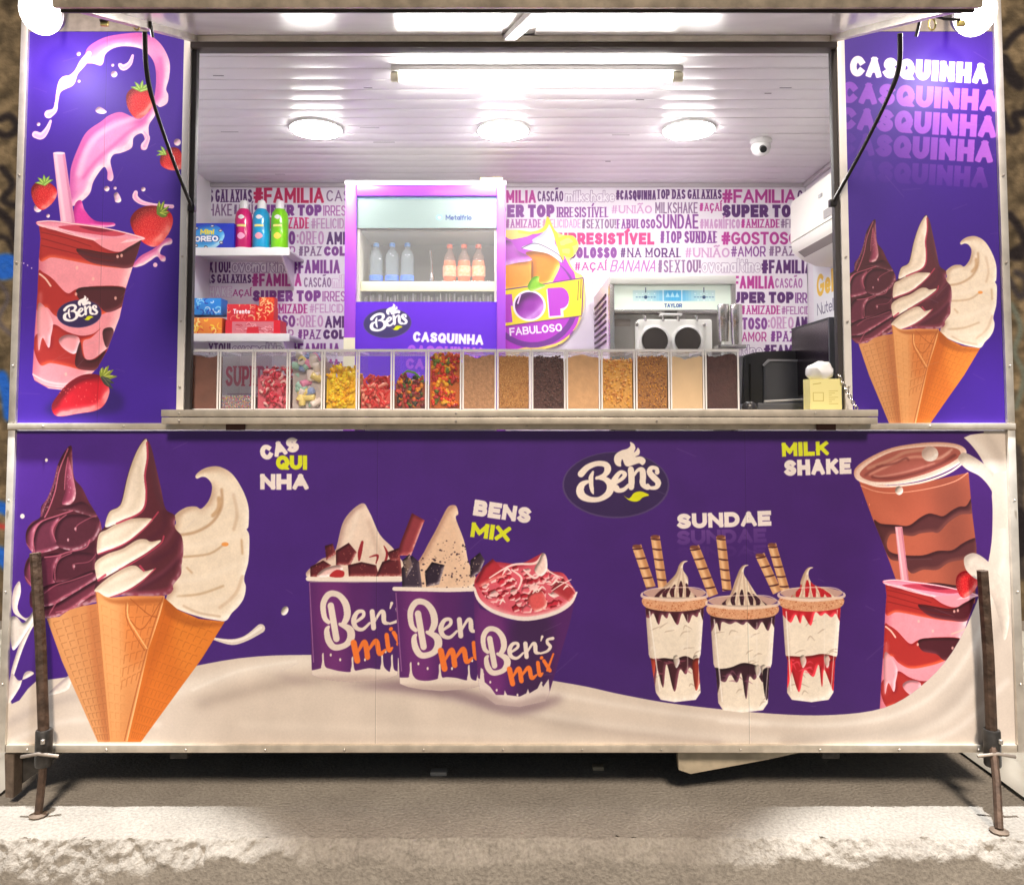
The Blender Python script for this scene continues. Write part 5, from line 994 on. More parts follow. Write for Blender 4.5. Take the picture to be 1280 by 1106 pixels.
# hooks and catch rods under the hatch corners
BRS = mat("yellow_zinc", (.75, .62, .22), .35, .7)
for sgn, A in ((1, [(125, 26, -.45), (165, 23, -.45), (187, 22, -.42)]), (-1, [(1200, 25, -.45), (1180, 24, -.45), (1166, 20, -.42)])):
    tube('catch_rod', [P3(*p) for p in A], .004, DK, trailer, 6)
for A in ([(166, 22, -.4), (187, 22, -.4), (188, 30, -.4), (191, 47, -.38)], [(1168, 19, -.4), (1152, 21, -.4), (1149, 30, -.4), (1145, 46, -.38)]): tube('catch_rod', [P3(*p) for p in A], .005, DK, trailer, 6)
for px, py in ((131, 30), (1201, 30)):
    x, z = PX(px, py, -.44); box('yellow_clip', x - .011, x + .011, -.446, -.436, z - .008, z + .008, BRS, trailer, .002)
for px in (171, 1165):
    t = np.linspace(0, 6.28, 12); tube('ring', [(PX(px, 31, -.42)[0] + .010 * math.cos(a), -.42, PX(px, 31, -.42)[1] + .017 * math.sin(a)) for a in t], .0028, BRS, trailer, 6)
# chain at the right of the opening
ch = thing('chain', 'thin steel chain hanging from the right post to the counter end', 'chain', (XOR, -.02, ZS + .05))
cp = [P3(1048, 468, -.03), P3(1056, 484, -.035), P3(1063, 497, -.04), P3(1071, 511, -.045)]; cc = crv(cp, 4, False)
lnk = None
for i in range(len(cc) - 1):
    a, b = Vector(cc[i]), Vector(cc[i + 1]); mid = (a + b) / 2; d = (b - a).normalized()
    if lnk is None:
        t = np.linspace(0, 2 * math.pi, 11)[:-1]; L = (b - a).length * .68; pts = [(L * math.cos(q), .0055 * math.sin(q), 0) for q in t] + [(L, 0, 0)]
        b2 = bmesh.new(); add_tube(b2, pts, .0018, 6); me_o = finish('link', b2, STEEL, None, True); lnk = me_o.data; k = me_o; 
    else: k = bpy.data.objects.new('link', lnk); COL.objects.link(k)
    k.parent = ch; k.matrix_parent_inverse = ch.matrix_basis.inverted()
    k.matrix_basis = Matrix.Translation(mid) @ d.to_track_quat('X', 'Z').to_matrix().to_4x4() @ Matrix.Rotation(math.radians(90 * (i % 2) + 30), 4, 'X')
# chassis
for z0, y0 in ((Z_BOT - .075, .25), (Z_BOT - .075, 1.2)): box('chassis_beam', XL + .15, XR - .15, y0, y0 + .05, z0, Z_BOT - .002, DST, trailer, .004)
for x in (-1.1, 1.1): box('chassis_beam', x - .03, x + .03, .06, YB, Z_BOT - .062, Z_BOT - .002, DST, trailer, .004)
for x in (-.95, .9):
    w = lathe('wheel', [(.02, -.07), (.105, -.07), (.13, -.05), (.135, 0), (.13, .05), (.105, .07), (.02, .07)], (0, 0, 0), RUB, None, 24)
    w.parent = trailer; w.matrix_basis = Matrix.Translation((x, .95, .136)) @ Matrix.Rotation(math.radians(90), 4, 'Y')
# dark steel corner brackets at the left end
prism('corner_bracket', [PX(x, y, .02) for x, y in ((10, 938), (22, 938), (21, 994), (11, 993))], .0, .05, mat("bracket_brown", (.16, .12, .09), .6, .3, noise=.4), trailer, .002)
prism('corner_bracket', [PX(x, y, .06) for x, y in ((22, 938), (82, 938), (56, 958), (21, 984))], .052, .07, DST, trailer, .001)
# jack legs
def jack(label, top, mid, foot, seed):
    t = thing('support_jack', label, 'jack leg', (0, 0, 0), 'steel legs at the trailer corners')
    x, y, z = foot; t.location = foot
    ym = -.045
    A, B = P3(*top, ym), P3(*mid, ym)
    # square upper tube
    for (p, q, r, m, nm) in ((A, B, .0175, BRN, 'outer_tube'), ((B[0], B[1], B[2] + .01), (foot[0], foot[1], foot[2] + .008), .0125, BRN, 'inner_tube')):
        b = bmesh.new(); add_tube(b, [p, tuple((np.array(p) * .5 + np.array(q) * .5) + np.array([.004, 0, 0])), q], r, 8); finish(nm, b, m, t, True)
    lathe('sleeve', [(.024, -.06), (.026, -.055), (.026, .05), (.024, .055)], (B[0], B[1], B[2] - .02), mat("sleeve_dark", (.07, .065, .06), .45, .6, noise=.4, nscale=40, bump=.2), t, 16)
    s = -1 if B[0] < 0 else 1
    tube('handle', [(B[0] - .055 * s * -1, B[1] - .03, B[2] - .04), (B[0], B[1] - .032, B[2] - .03), (B[0] - .06 * s, B[1] - .02, B[2] - .042)], .0055, mat("handle_steel", (.28, .24, .2), .45, .7), t, 8)
    lathe('foot_plate', [(.026, 0), (.028, .004), (.014, .008)], foot, mat("foot_grey", (.20, .15, .11), .7, .2, noise=.4), t, 12)
    lathe('bolt', [(.007, 0), (.007, .012), (.003, .014)], (B[0] + .012, B[1] - .028, B[2] + .0), GAL, t, 6)
fx, fy = PH(48, 1020, 0.0); jack('rusty jack leg at the left end of the trailer', (44, 691), (55, 925), (fx, max(fy, -.15), .002), 1)
fx, fy = PH(1249, 1040, 0.0); jack('dark brown jack leg at the right end of the trailer', (1228, 713), (1240, 925), (fx, fy, .002), 2)

# ------------------------------------------------------------------ lamps
def lamp_disc(px, py, label):
    x, y = PH(px, py, CEILZ - .01); t = thing('ceiling_light', label, 'ceiling light', (x, y, CEILZ - .016), 'round ceiling lights in the trailer')
    lathe('frame', [(.114, .014), (.120, .014), (.121, .008), (.116, .004), (.113, .005)], (x, y, CEILZ - .016), WHT, t, 40)
    lathe('diffuser', [(.07, -.004), (.10, -.002), (.111, .001), (.111, .008), (.05, .008)], (x, y, CEILZ - .0175), mat("led_white", (1, 1, 1), .5, emit=(1, .97, .93), estr=95.), t, 40)
lamp_disc(395, 162, 'round flush ceiling light above the snack shelves, leftmost of three'); lamp_disc(629, 164, 'round flush ceiling light above the drinks fridge, middle of three'); lamp_disc(861, 163, 'round flush ceiling light above the ice cream machine, rightmost of three')
x0, y0 = PH(489, 97, CEILZ - .04); x1, _ = PH(853, 97, CEILZ - .04)
t = thing('tube_light', 'long white tube light across the front of the ceiling', 'tube light', ((x0 + x1) / 2, y0, CEILZ - .003))
box('housing', x0, x1, y0 - .02, y0 + .02, CEILZ - .022, CEILZ - .002, WHT, t, .003)
tube('tube', [(x0 + .03, y0, CEILZ - .04), (x1 - .04, y0, CEILZ - .04)], .016, mat("tube_glow", (1, 1, 1), .5, emit=(1, .98, .92), estr=66.), t, 12)
for a, b in ((x0, x0 + .03), (x1 - .04, x1)): tube('end_cap', [(a, y0, CEILZ - .04), (b, y0, CEILZ - .04)], .0175, mat("cap_cream", (.90, .86, .66), .4), t, 12)
def flood(px, py, Y, label, s):
    x, z = PX(px, py, Y); t = thing('floodlight', label, 'floodlight', (x, Y, z), 'floodlights at the upper corners')
    R = Matrix.Translation((x, Y, z)) @ Matrix.Rotation(math.radians(24), 4, 'X')
    def disc(nm, prof, m):
        bq = bmesh.new(); add_lathe(bq, prof, (0, 0, 0), 32); bmesh.ops.transform(bq, matrix=R @ Matrix.Rotation(math.radians(90), 4, 'X'), verts=bq.verts); return finish(nm, bq, m, t, True)
    disc('housing', [(.03, -.06), (.05, -.05), (.066, -.03), (.07, -.001)], mat("lamp_housing", (.2, .2, .2), .4, .6)); disc('bezel', [(.072, -.0008), (.074, .004), (.066, .009)], WHT)
    disc('reflector', [(.02, -.02), (.045, -.012), (.066, .004), (.070, .010), (.064, .0105), (.044, -.004), (.018, -.012)], mat("lamp_reflector", (.9, .88, .78), .6))
    disc('bulb', [(.012, -.012), (.034, -.002), (.042, .012), (.034, .026), (.012, .034)], mat("flood_glow", (1, 1, 1), .5, emit=(1, .99, .86), estr=70.))
    tube('arm', [(x, Y + .03, z + .01), (x, Y + .10, z + .09), (x, .0, z + .12)], .009, DST, t, 8)
    ld = bpy.data.lights.new('flood_beam', 'SPOT'); ld.energy = 560; ld.spot_size = math.radians(62); ld.spot_blend = .3; ld.shadow_soft_size = .03; ld.color = (.97, .98, 1)
    lo = bpy.data.objects.new('flood_beam', ld); link(lo, t); lo.location = (x, Y - .05, z - .09)
    pd = bpy.data.lights.new('flood_spill', 'POINT'); pd.energy = 4.5; pd.shadow_soft_size = .07; pd.color = (1, .88, 1)  # extra pinkish point lamp, added to make the glow on the upper panels
    po_ = bpy.data.objects.new('flood_spill', pd); link(po_, t); po_.location = (x, Y - .01, z - .105)
    d = Vector((s * .08, -.34, -1)); lo.rotation_euler = d.to_track_quat('-Z', 'Y').to_euler()
flood(52, 14, -.15, 'glaring floodlight at the upper left corner of the trailer', -1); flood(1218, 16, -.15, 'glaring floodlight at the upper right corner of the trailer', 1)

# ------------------------------------------------------------------ security camera
x, y = PH(951, 175, CEILZ); t = thing('security_camera', 'small white dome security camera on the ceiling', 'camera', (x, y, CEILZ))
lathe('base', [(.05, -.001), (.052, -.012), (.045, -.022), (.01, -.022)], (x, y, CEILZ), WHT, t); lathe('dome', [(.044, -.023), (.046, -.04), (.038, -.062), (.02, -.075), (.006, -.079)], (x, y, CEILZ), WHT, t)
l = tube('lens', [(x - .004, y - .035, CEILZ - .052), (x - .005, y - .052, CEILZ - .064)], .016, mat("lens_black", (.02, .02, .02), .1), t, 14)

# ------------------------------------------------------------------ air conditioner on the right wall
ACX = 1.49; acz1, acz0 = CAMZ + 1.13, CAMZ + .80
t = thing('air_conditioner', 'white split air conditioner high on the right inside wall', 'air conditioner', (1.6, 1.0, acz0))
ACM = mat("ac_white", (.82, .81, .74), .3)
def acprof(y0, y1, poly, name, m):
    bm = bmesh.new(); vs_ = [bm.verts.new((x, y0, z)) for x, z in poly]; f = bm.faces.new(vs_); r = bmesh.ops.extrude_face_region(bm, geom=[f]); bmesh.ops.translate(bm, verts=[v for v in r['geom'] if isinstance(v, bmesh.types.BMVert)], vec=(0, y1 - y0, 0))
    bmesh.ops.recalc_face_normals(bm, faces=bm.faces); return finish(name, bm, m, t, True)
acprof(.60, 1.42, [(XWR, acz1), (ACX + .03, acz1), (ACX + .008, acz1 - .012), (ACX, acz1 - .04), (ACX - .004, acz0 + .1), (XWR, acz0 + .1)], 'casing', ACM)
acprof(.602, 1.418, [(XWR, acz0 + .096), (ACX - .002, acz0 + .096), (ACX + .006, acz0 + .05), (ACX + .05, acz0 + .012), (ACX + .12, acz0 - .02), (XWR, acz0 - .03)], 'lower_cover', ACM)
acprof(.66, 1.36, [(ACX + .012, acz0 + .040), (ACX + .045, acz0 + .012), (ACX + .048, acz0 + .016), (ACX + .016, acz0 + .044)], 'air_flap', mat("ac_grey", (.30, .27, .25), .5))
box('display', ACX - .0075, ACX - .003, .72, .98, acz0 + .115, acz0 + .155, mat("ac_display", (.35, .34, .33), .3), t)
box('badge', ACX - .006, ACX - .001, 1.0, 1.04, acz1 - .10, acz1 - .085, mat("ac_badge", (.45, .45, .45), .3), t)
# poster on the right wall
class LC(Canvas):
    def __init__(s, w, h, res, bg): Canvas.__init__(s, 0, w, 0, h, res, bg)
    def T(s, pts): return np.asarray(pts, float)[:, :2] * s.res
    def pxs(s): return s.res
pc = LC(6, 6, 50, (232, 236, 236))
text(pc, "Gelado", .4, .6, 4.2, 1.1, (232, 190, 50), .2); text(pc, "Nutella, Oreo", .4, 2.0, 4.6, .6, (110, 110, 130), .12)
pc.blob([(2.4, 3.2), (3, 2.9), (3.4, 3.4), (4., 3.1), (4.2, 3.8), (3.6, 4.2), (2.6, 4.1)], (244, 200, 70), r=.2); pc.blob([(1.6, 4.2), (2.2, 3.2), (2.6, 4.4), (3.2, 4.6), (3.3, 5.8), (1.6, 5.8)], (206, 90, 190), r=.2)
pm = pc.material("poster_print", .4)
p0, p1 = 1.66, .98
pz = CAMZ + .83
po = printed('wall_poster', [(XWR - .001, p0, pz), (XWR - .001, p1, pz), (XWR - .001, p1, pz - .66), (XWR - .001, p0, pz - .66)], pm, (1, 0, 0), .0009)
tag(po, 'white poster with yellow lettering on the right inside wall under the air conditioner', 'poster')
# round sign
sc_, halo = art_sign()
sm = sc_.material("sign_print", .4); h2 = crv(halo, 6); pts = sc_.T(h2); W2 = [(sc_.X0 + p[0] / sc_.res, sc_.Z1 - p[1] / sc_.res) for p in pts]
bm = bmesh.new(); uvl = bm.loops.layers.uv.new("UVMap"); vv = [bm.verts.new((x, YB - .02, z)) for x, z in W2]; f = bm.faces.new(vv); r = bmesh.ops.extrude_face_region(bm, geom=[f]); bmesh.ops.translate(bm, verts=[v for v in r['geom'] if isinstance(v, bmesh.types.BMVert)], vec=(0, .018, 0)); bmesh.ops.recalc_face_normals(bm, faces=bm.faces)
for f in bm.faces:
    for l in f.loops: l[uvl].uv = ((l.vert.co.x - sc_.X0) / (sc_.X1 - sc_.X0), (l.vert.co.z - sc_.Z0) / (sc_.Z1 - sc_.Z0))
tag(finish('wall_sign', bm, sm), 'round purple and yellow TOP FABULOSO sign on the wallpaper beside the fridge', 'sign')
# ------------------------------------------------------------------ drinks fridge
FY = 1.20
def rx(px, Y=FY, py=350): return PX(px, py, Y)[0]
X0, X1 = rx(432), rx(632); zt = Zc(229, FY); 
t = thing('display_fridge', 'purple framed glass door drinks fridge against the wallpaper', 'fridge', ((X0 + X1) / 2, FY + .25, ZF))
PF = mat("fridge_purple", (.32, .07, .60), .35, coat=.1); PW = mat("fridge_white", (.80, .79, .80), .4)
xi0, xi1 = rx(446), rx(621); zh1, zh0 = Zc(247, FY), Zc(286, FY); zc0 = Zc(378, FY)
box('cabinet', X0, X0 + .02, FY + .021, YB - .06, ZF + .02, zt, PF, t); box('cabinet', X1 - .02, X1, FY + .021, YB - .06, ZF + .02, zt, PF, t); box('cabinet', X0 + .021, X1 - .021, FY + .021, YB - .06, zh1, zt - .001, PW, t); box('cabinet', X0 + .021, X1 - .021, YB - .09, YB - .06, ZF + .02, zh1 - .001, PW, t)
box('door_frame', X0, xi0, FY - .03, FY + .02, ZF + .1, zt - .001, PF, t, .004); box('door_frame', xi1, X1, FY - .03, FY + .02, ZF + .1, zt - .001, PF, t, .004); box('door_frame', xi0 + .001, xi1 - .001, FY - .03, FY + .02, zh1, Zc(234, FY), PF, t, .003)
box('top_trim', X0 - .003, X1 + .003, FY - .032, FY + .03, Zc(234, FY) + .001, zt + .004, WHT, t, .003)
box('hinge', rx(600), rx(628), FY - .02, FY + .03, zt + .005, zt + .022, BRS, t, .002)
# lit head with the maker's word
hc = LC(xi1 - xi0, zh1 - zh0, 520, (132, 148, 146)); wv = xi1 - xi0
hc.stroke([(0, .006), (wv, .006)], .012, (170, 215, 235), curve=False)
text(hc, "Metalfrio", wv * .635, .090, wv * .185, .026, (30, 45, 110), .17); hc.ell(wv * .59, .103, .016, .013, (120, 190, 225)); hc.ell(wv * .59, .103, .008, .006, (206, 232, 222))
printed('lit_header', [(xi0, FY - .012, zh1), (xi1, FY - .012, zh1), (xi1, FY - .012, zh0), (xi0, FY - .012, zh0)], hc.material("fridge_header", .35), (0, 1, 0), .03, t)
INN = mat("fridge_inside", (.36, .36, .32), .5)
xc0, xc1 = xi0 + .012, xi1 - .012
box('inner_lining', xi0, xc0, FY, YB - .1, zc0, zh0 - .001, mat("fridge_cream", (.80, .78, .62), .4), t); box('inner_lining', xc1, xi1, FY, YB - .1, zc0, zh0 - .001, mat("fridge_cream"), t); box('inner_lining', xc0 + .001, xc1 - .001, FY + .34, FY + .35, zc0, zh0 - .001, INN, t); box('inner_lining', xc0 + .001, xc1 - .001, FY + .02, FY + .339, zh0 - .012, zh0 - .002, INN, t)
zs = Zc(352, FY + .06); 
box('shelf', xc0 + .001, xc1 - .001, FY + .05, FY + .33, zs - .008, zs, STEEL, t, .002); box('price_rail', xc0 + .001, xc1 - .001, FY + .03, FY + .045, Zc(364, FY + .03), Zc(352, FY + .03), mat("price_cream", (.86, .80, .55), .35), t, .002)
b = bmesh.new()
for i in range(46):
    x = xc0 + .01 + (xc1 - xc0 - .02) * (i + random.random() * .5) / 46; add_box(b, x, x + .008, FY + .06, FY + .064, zc0 + .002, zc0 + .03 + random.random() * .025, i % 3)
o = finish('wire_grid', b, [STEEL, mat("grid_grey", (.3, .28, .3), .4, .5), mat("grid_pale", (.6, .58, .6), .4)], t); o['kind'] = 'stuff'
# lower door board with logo
lw, lh = xi1 - xi0, zc0 - .45 - ZF; lh = .62
fc = LC(lw, lh, 520, (104, 52, 214))
logo(fc, LM(.155, .105, .235, -.05), white=(250, 248, 250), dark=(70, 60, 110))
text(fc, "CASQUINHA", lw * .41, .145, lw * .50, .050, (248, 240, 250), .27, rot=.05); 
for i, (yy, al) in enumerate(((.21, 1.), (.275, .8), (.34, .55), (.405, .3))): text(fc, "CASQUINHA", lw * (.37 - .01 * i), yy, lw * .55, .052, (206, 116, 240), .27, rot=.04, a=al, fade=(.7, 1.))
printed('door_print', [(xi0, FY - .02, zc0), (xi1, FY - .02, zc0), (xi1, FY - .02, zc0 - lh), (xi0, FY - .02, zc0 - lh)], fc.material("fridge_print", .3, .3), (0, 1, 0), .03, t)
CLR = mat("clear_glass", (1, 1, 1), .02, alpha=.07, spec=.5)
box('glass_pane', xi0 + .001, xi1 - .001, FY - .008, FY - .003, zc0 + .001, zh0 - .001, CLR, t)
box('door_corner', X0, X0 + .055, FY - .034, FY - .031, Zc(470, FY), Zc(423, FY), mat("cream_corner", (.85, .80, .60), .4), t)

def bottle(name, label, cat, x, y, z, prof, mbody, mcap, mlab, labr, grp, mliq=None, capz=None):
    t = thing(name, label, cat, (x, y, z), grp)
    lathe('bottle_body', prof, (x, y, z), mbody, t, 20)
    h = prof[-1][1]; r = prof[-1][0]
    lathe('cap', [(r + .003, 0), (r + .003, .016), (r, .019)], (x, y, z + h - .002), mcap, t, 14)
    if mlab: lathe('bottle_label', [(labr[2], labr[0]), (labr[2], labr[1])], (x, y, z), mlab, t, 20)
    return t
WPL = mat("water_plastic", (.40, .48, .52), .06, alpha=.32); OPL = mat("soda_plastic", (.55, .34, .26), .06, alpha=.25)
BLC = mat("blue_cap", (.10, .32, .78), .4); BLL = mat("blue_label", (.06, .16, .72), .4, noise=.4, nscale=60, col2=(.12, .25, .75)); ORC = mat("orange_cap", (.9, .16, .06), .4); ORL = mat("orange_label", (.92, .30, .14), .4, noise=.5, nscale=70, col2=(.95, .5, .35))
wp = [(.03, 0), (.034, .006), (.034, .05), (.031, .075), (.034, .10), (.034, .13), (.026, .155), (.012, .175), (.012, .185)]
for i, px in enumerate((470, 490, 509)):
    x = rx(px, FY + .1); bottle('water_bottle', ('leftmost', 'middle', 'rightmost')[i] + ' of the three blue capped water bottles in the fridge', 'bottle', x, FY + .1, zs, wp, WPL, BLC, BLL, (.008, .035, .0348), 'water bottles in the fridge')
sp_ = [(.028, 0), (.034, .008), (.034, .04), (.031, .055), (.034, .09), (.031, .125), (.014, .16), (.012, .178)]
for i, px in enumerate((562, 580, 598)):
    x = rx(px, FY + .1); t2 = bottle('soda_bottle', ('leftmost', 'middle', 'rightmost')[i] + ' of the three orange soda bottles in the fridge', 'bottle', x, FY + .1, zs, sp_, OPL, ORC, ORL, (.03, .082, .0348), 'orange soda bottles in the fridge')
    lathe('drink', [(.026, .003), (.031, .01), (.031, .04), (.028, .055), (.031, .09), (.028, .11)], (x, FY + .1, zs), mat("orange_drink", (.9, .17, .03), .3), t2, 16)
t = thing('whisk', 'small metal utensil standing in the middle of the fridge shelf', 'utensil', (rx(537), FY + .12, zs)); tube('stem', [(rx(535), FY + .12, zs), (rx(537), FY + .12, zs + .08), (rx(535), FY + .12, zs + .17)], .006, STEEL, t, 6); lathe('weight', [(.012, 0), (.014, .02), (.008, .05)], (rx(537), FY + .12, zs), STEEL, t, 10)

# ------------------------------------------------------------------ soft ice cream machine
MY = 1.08
m_ = lambda px, py, Y=MY: PX(px, py, Y)
mx0, mx1 = m_(761, 400)[0], m_(918, 400)[0]; mzt = m_(800, 346)[1]
t = thing('ice_cream_machine', 'stainless soft ice cream machine with two round openings and a blue display', 'ice cream machine', ((mx0 + mx1) / 2, MY + .3, ZF))
box('casing', mx0, mx1, MY + .02, YB - .03, ZF, mzt - .002, mat('machine_side', (.72, .66, .70), .35, .2), t, .004)
za, zb_ = m_(800, 357)[1], m_(800, 388)[1]
box('top_frame', mx0, mx1, MY - .04, MY + .019, za, mzt, mat("machine_pale", (.74, .74, .70), .3, .3), t, .005)
box('side_frame', mx0, mx0 + .022, MY - .035, MY + .019, CAMZ - .1, za - .001, STEEL, t, .003); box('side_frame', mx1 - .022, mx1, MY - .035, MY + .019, CAMZ - .1, za - .001, STEEL, t, .003)
dw, dh = mx1 - mx0 - .046, za - zb_
dc = LC(dw, dh, 620, (226, 238, 226))
for i in range(28):
    u = i / 27; g_ = math.exp(-((u - .5) / .22) ** 2); dc.fill([(dw * (.16 + .68 * u), dh * .22), (dw * (.185 + .68 * u), dh * .22), (dw * (.185 + .68 * u), dh * .66), (dw * (.16 + .68 * u), dh * .66)], (70, 170, 226), .15 + .8 * g_)
dc.stroke([(dw * .42, dh * .2), (dw * .42, dh * .68)], .004, (235, 245, 250), curve=False); dc.stroke([(dw * .58, dh * .2), (dw * .58, dh * .68)], .004, (235, 245, 250), curve=False); dc.fill([(dw * .44, dh * .5), (dw * .46, dh * .3), (dw * .48, dh * .5), (dw * .5, dh * .28), (dw * .52, dh * .5), (dw * .54, dh * .3), (dw * .56, dh * .5)], (180, 225, 245))
for cx_ in (.27, .77):
    dc.ell(dw * cx_, dh * .5, .008, .008, (40, 60, 90))
    for k in range(-3, 4): dc.ell(dw * cx_ + k * .014, dh * (.36 if k % 2 else .62), .003, .003, (230, 245, 250)); dc.stroke([(dw * cx_ + k * .014 - .004, dh * .5), (dw * cx_ + k * .014 + .004, dh * .5)], .003, (60, 110, 160), curve=False)
    dc.stroke([(dw * cx_, dh * .12), (dw * cx_, dh * .3)], .004, (60, 80, 110), curve=False)
text(dc, "TAYLOR", dw * .43, dh * .76, dw * .15, dh * .16, (50, 80, 150), .2)
printed('display_panel', [(mx0 + .023, MY - .025, za - .001), (mx1 - .023, MY - .025, za - .001), (mx1 - .023, MY - .025, zb_), (mx0 + .023, MY - .025, zb_)], dc.material("display_print", .3, emit=.12), (0, 1, 0), .03, t)
box('display_lip', mx0 + .023, mx1 - .023, MY - .04, MY - .026, zb_ - .018, zb_ - .003, STEEL, t, .003)
box('recess_panel', mx0 + .024, mx1 - .024, MY, MY + .018, CAMZ - .1, zb_ - .02, mat("machine_grey", (.40, .38, .36), .35, .8), t)
# door with two round windows
zq = m_(840, 402)[1]; qx0, qx1 = m_(793, 420)[0], m_(884, 420)[0]
b = bmesh.new(); add_box(b, qx0, qx1, MY - .10, MY - .001, CAMZ - .08, zq, 0, .012); finish('dispensing_door', b, mat("door_cream", (.74, .73, .70), .3), t, True)
for px in (818, 859):
    x, z = m_(px, 426, MY - .1); lathe_o = None
    b = bmesh.new(); add_lathe(b, [(.071, 0), (.074, .008), (.062, .012), (.060, .004)], (0, 0, 0), 28); bmesh.ops.transform(b, matrix=Matrix.Translation((x, MY - .1, z)) @ Matrix.Rotation(math.radians(90), 4, 'X'), verts=b.verts); finish('window_ring', b, WHT, t, True)
    b = bmesh.new(); add_lathe(b, [(.059, 0), (.059, .003), (.03, .003)], (0, 0, 0), 28); bmesh.ops.transform(b, matrix=Matrix.Translation((x, MY - .1125, z)) @ Matrix.Rotation(math.radians(90), 4, 'X'), verts=b.verts); finish('dark_window', b, mat("window_dark", (.10, .085, .08), .25, .5), t, True)
for px, py in ((796, 406), (880, 406)):
    x, z = m_(px, py, MY - .1); b = bmesh.new(); add_lathe(b, [(.008, 0), (.008, .01), (.004, .012)], (0, 0, 0), 8); bmesh.ops.transform(b, matrix=Matrix.Translation((x, MY - .1, z)) @ Matrix.Rotation(math.radians(90), 4, 'X'), verts=b.verts); finish('knob', b, STEEL, t)
x, z = m_(838, 392, MY - .06); box('drip_light', x - .05, x + .05, MY - .09, MY - .041, z - .012, z - .002, WHT, t, .003); box('drip_cover', x - .03, x + .03, MY - .075, MY - .041, z - .001, z + .012, DST, t, .003)
for px in (806, 828, 847, 870):
    x, z = m_(px, 399, MY - .1); tube('lever', [(x, MY - .05, z + .02), (x, MY - .115, z + .012), (x, MY - .12, z - .012)], .005, STEEL, t, 8)
box('name_strip', m_(765, 400)[0], m_(788, 400)[0], MY - .002, MY - .0005, m_(770, 408)[1], m_(770, 399)[1], mat('strip_grey', (.25, .22, .2), .4), t)
# louvres of the left side
zl0, zl1 = m_(745, 362)[1], m_(745, 420)[1]
b = bmesh.new()
for i in range(8):
    z0 = CAMZ + .36 + i * .032
    sl = box('louvre', mx0 - .006, mx0 - .001, MY + .08, YB - .10, z0, z0 + .010, mat("louvre_dark", (.10, .07, .08), .5, .3), t)
b.free()
# stainless cups beside the machine
for i, (px, w) in enumerate(((904, 14), (920, 14))):
    Y = .86 - i * .03; x, z1 = PX(px, 381 + i * 0, Y); _, z0 = PX(px, 427 + i * 4, Y); r = w * .0036 / 2 * 1.0
    lathe('steel_cup', [(r * .86, 0), (r * .97, (z1 - z0) * .3), (r * .97, (z1 - z0) * .55), (r * 1.05, (z1 - z0) * .57), (r * 1.05, z1 - z0 - .004), (r * .98, z1 - z0)], (x, Y, z0), STEEL, None, 20)
    c = bpy.context.scene.objects[-1] if False else None
cups = [o for o in COL.objects if o.name.startswith('steel_cup')]
tag(cups[0], 'stainless steel mixing cup nearer the ice cream machine, left of a pair', 'steel cup', 'stainless cups beside the ice cream machine'); tag(cups[1], 'stainless steel mixing cup farther from the ice cream machine, right of a pair', 'steel cup', 'stainless cups beside the ice cream machine')
tm = thing('drink_mixer', 'pale stand of a drink mixer carrying the two steel cups', 'mixer', (PX(911, 430, .9)[0], .9, ZS))
box('column', PX(905, 430, .93)[0], PX(920, 430, .93)[0], .93, .98, ZS - .02, Zc(395, .93), mat("machine_pale"), tm, .004); box('foot', PX(893, 430, .9)[0], PX(932, 430, .9)[0], .80, .99, ZS - .06, ZS - .02, mat("machine_pale"), tm, .004); box('cup_rest', PX(896, 430, .86)[0], PX(928, 430, .86)[0], .80, .92, Zc(434, .82) - .006, Zc(431, .84) - .002, STEEL, tm, .002)

# ------------------------------------------------------------------ shelves with snacks
SY = 1.45
def shelf(py0, py1, label):
    z1, z0 = Zc(py0, SY), Zc(py1, SY); xr = PX(362, py0, SY)[0]
    t = thing('wall_shelf', label, 'shelf', (XWL + .2, SY, z0)); box('board', XWL + .001, xr, SY, YB - .001, z1 - .012, z1, WHT, t, .002); box('front_edge', XWL + .001, xr + .002, SY - .012, SY - .001, z0, z1 + .004, WHT, t, .003)
    xb = PX(350, py0, SY)[0]
    prism('bracket', [(0, 0), (1, 0), (1, 1)], 0, .01, WHT, t).matrix_basis = Matrix.Translation((xb, SY + .03, z1 - .013)) @ Matrix.Rotation(math.radians(90), 4, 'Z') @ Matrix.Diagonal((.26, 1, -.16, 1)) @ Matrix.Translation((0, 0, 0))
    return z1
z_up = shelf(311, 320, 'white upper wall shelf holding sauce bottles and cookie packs'); z_lo = shelf(418, 427, 'white lower wall shelf holding red and yellow snack packs')
S = lambda px, py, Y=SY + .04: PX(px, py, Y)
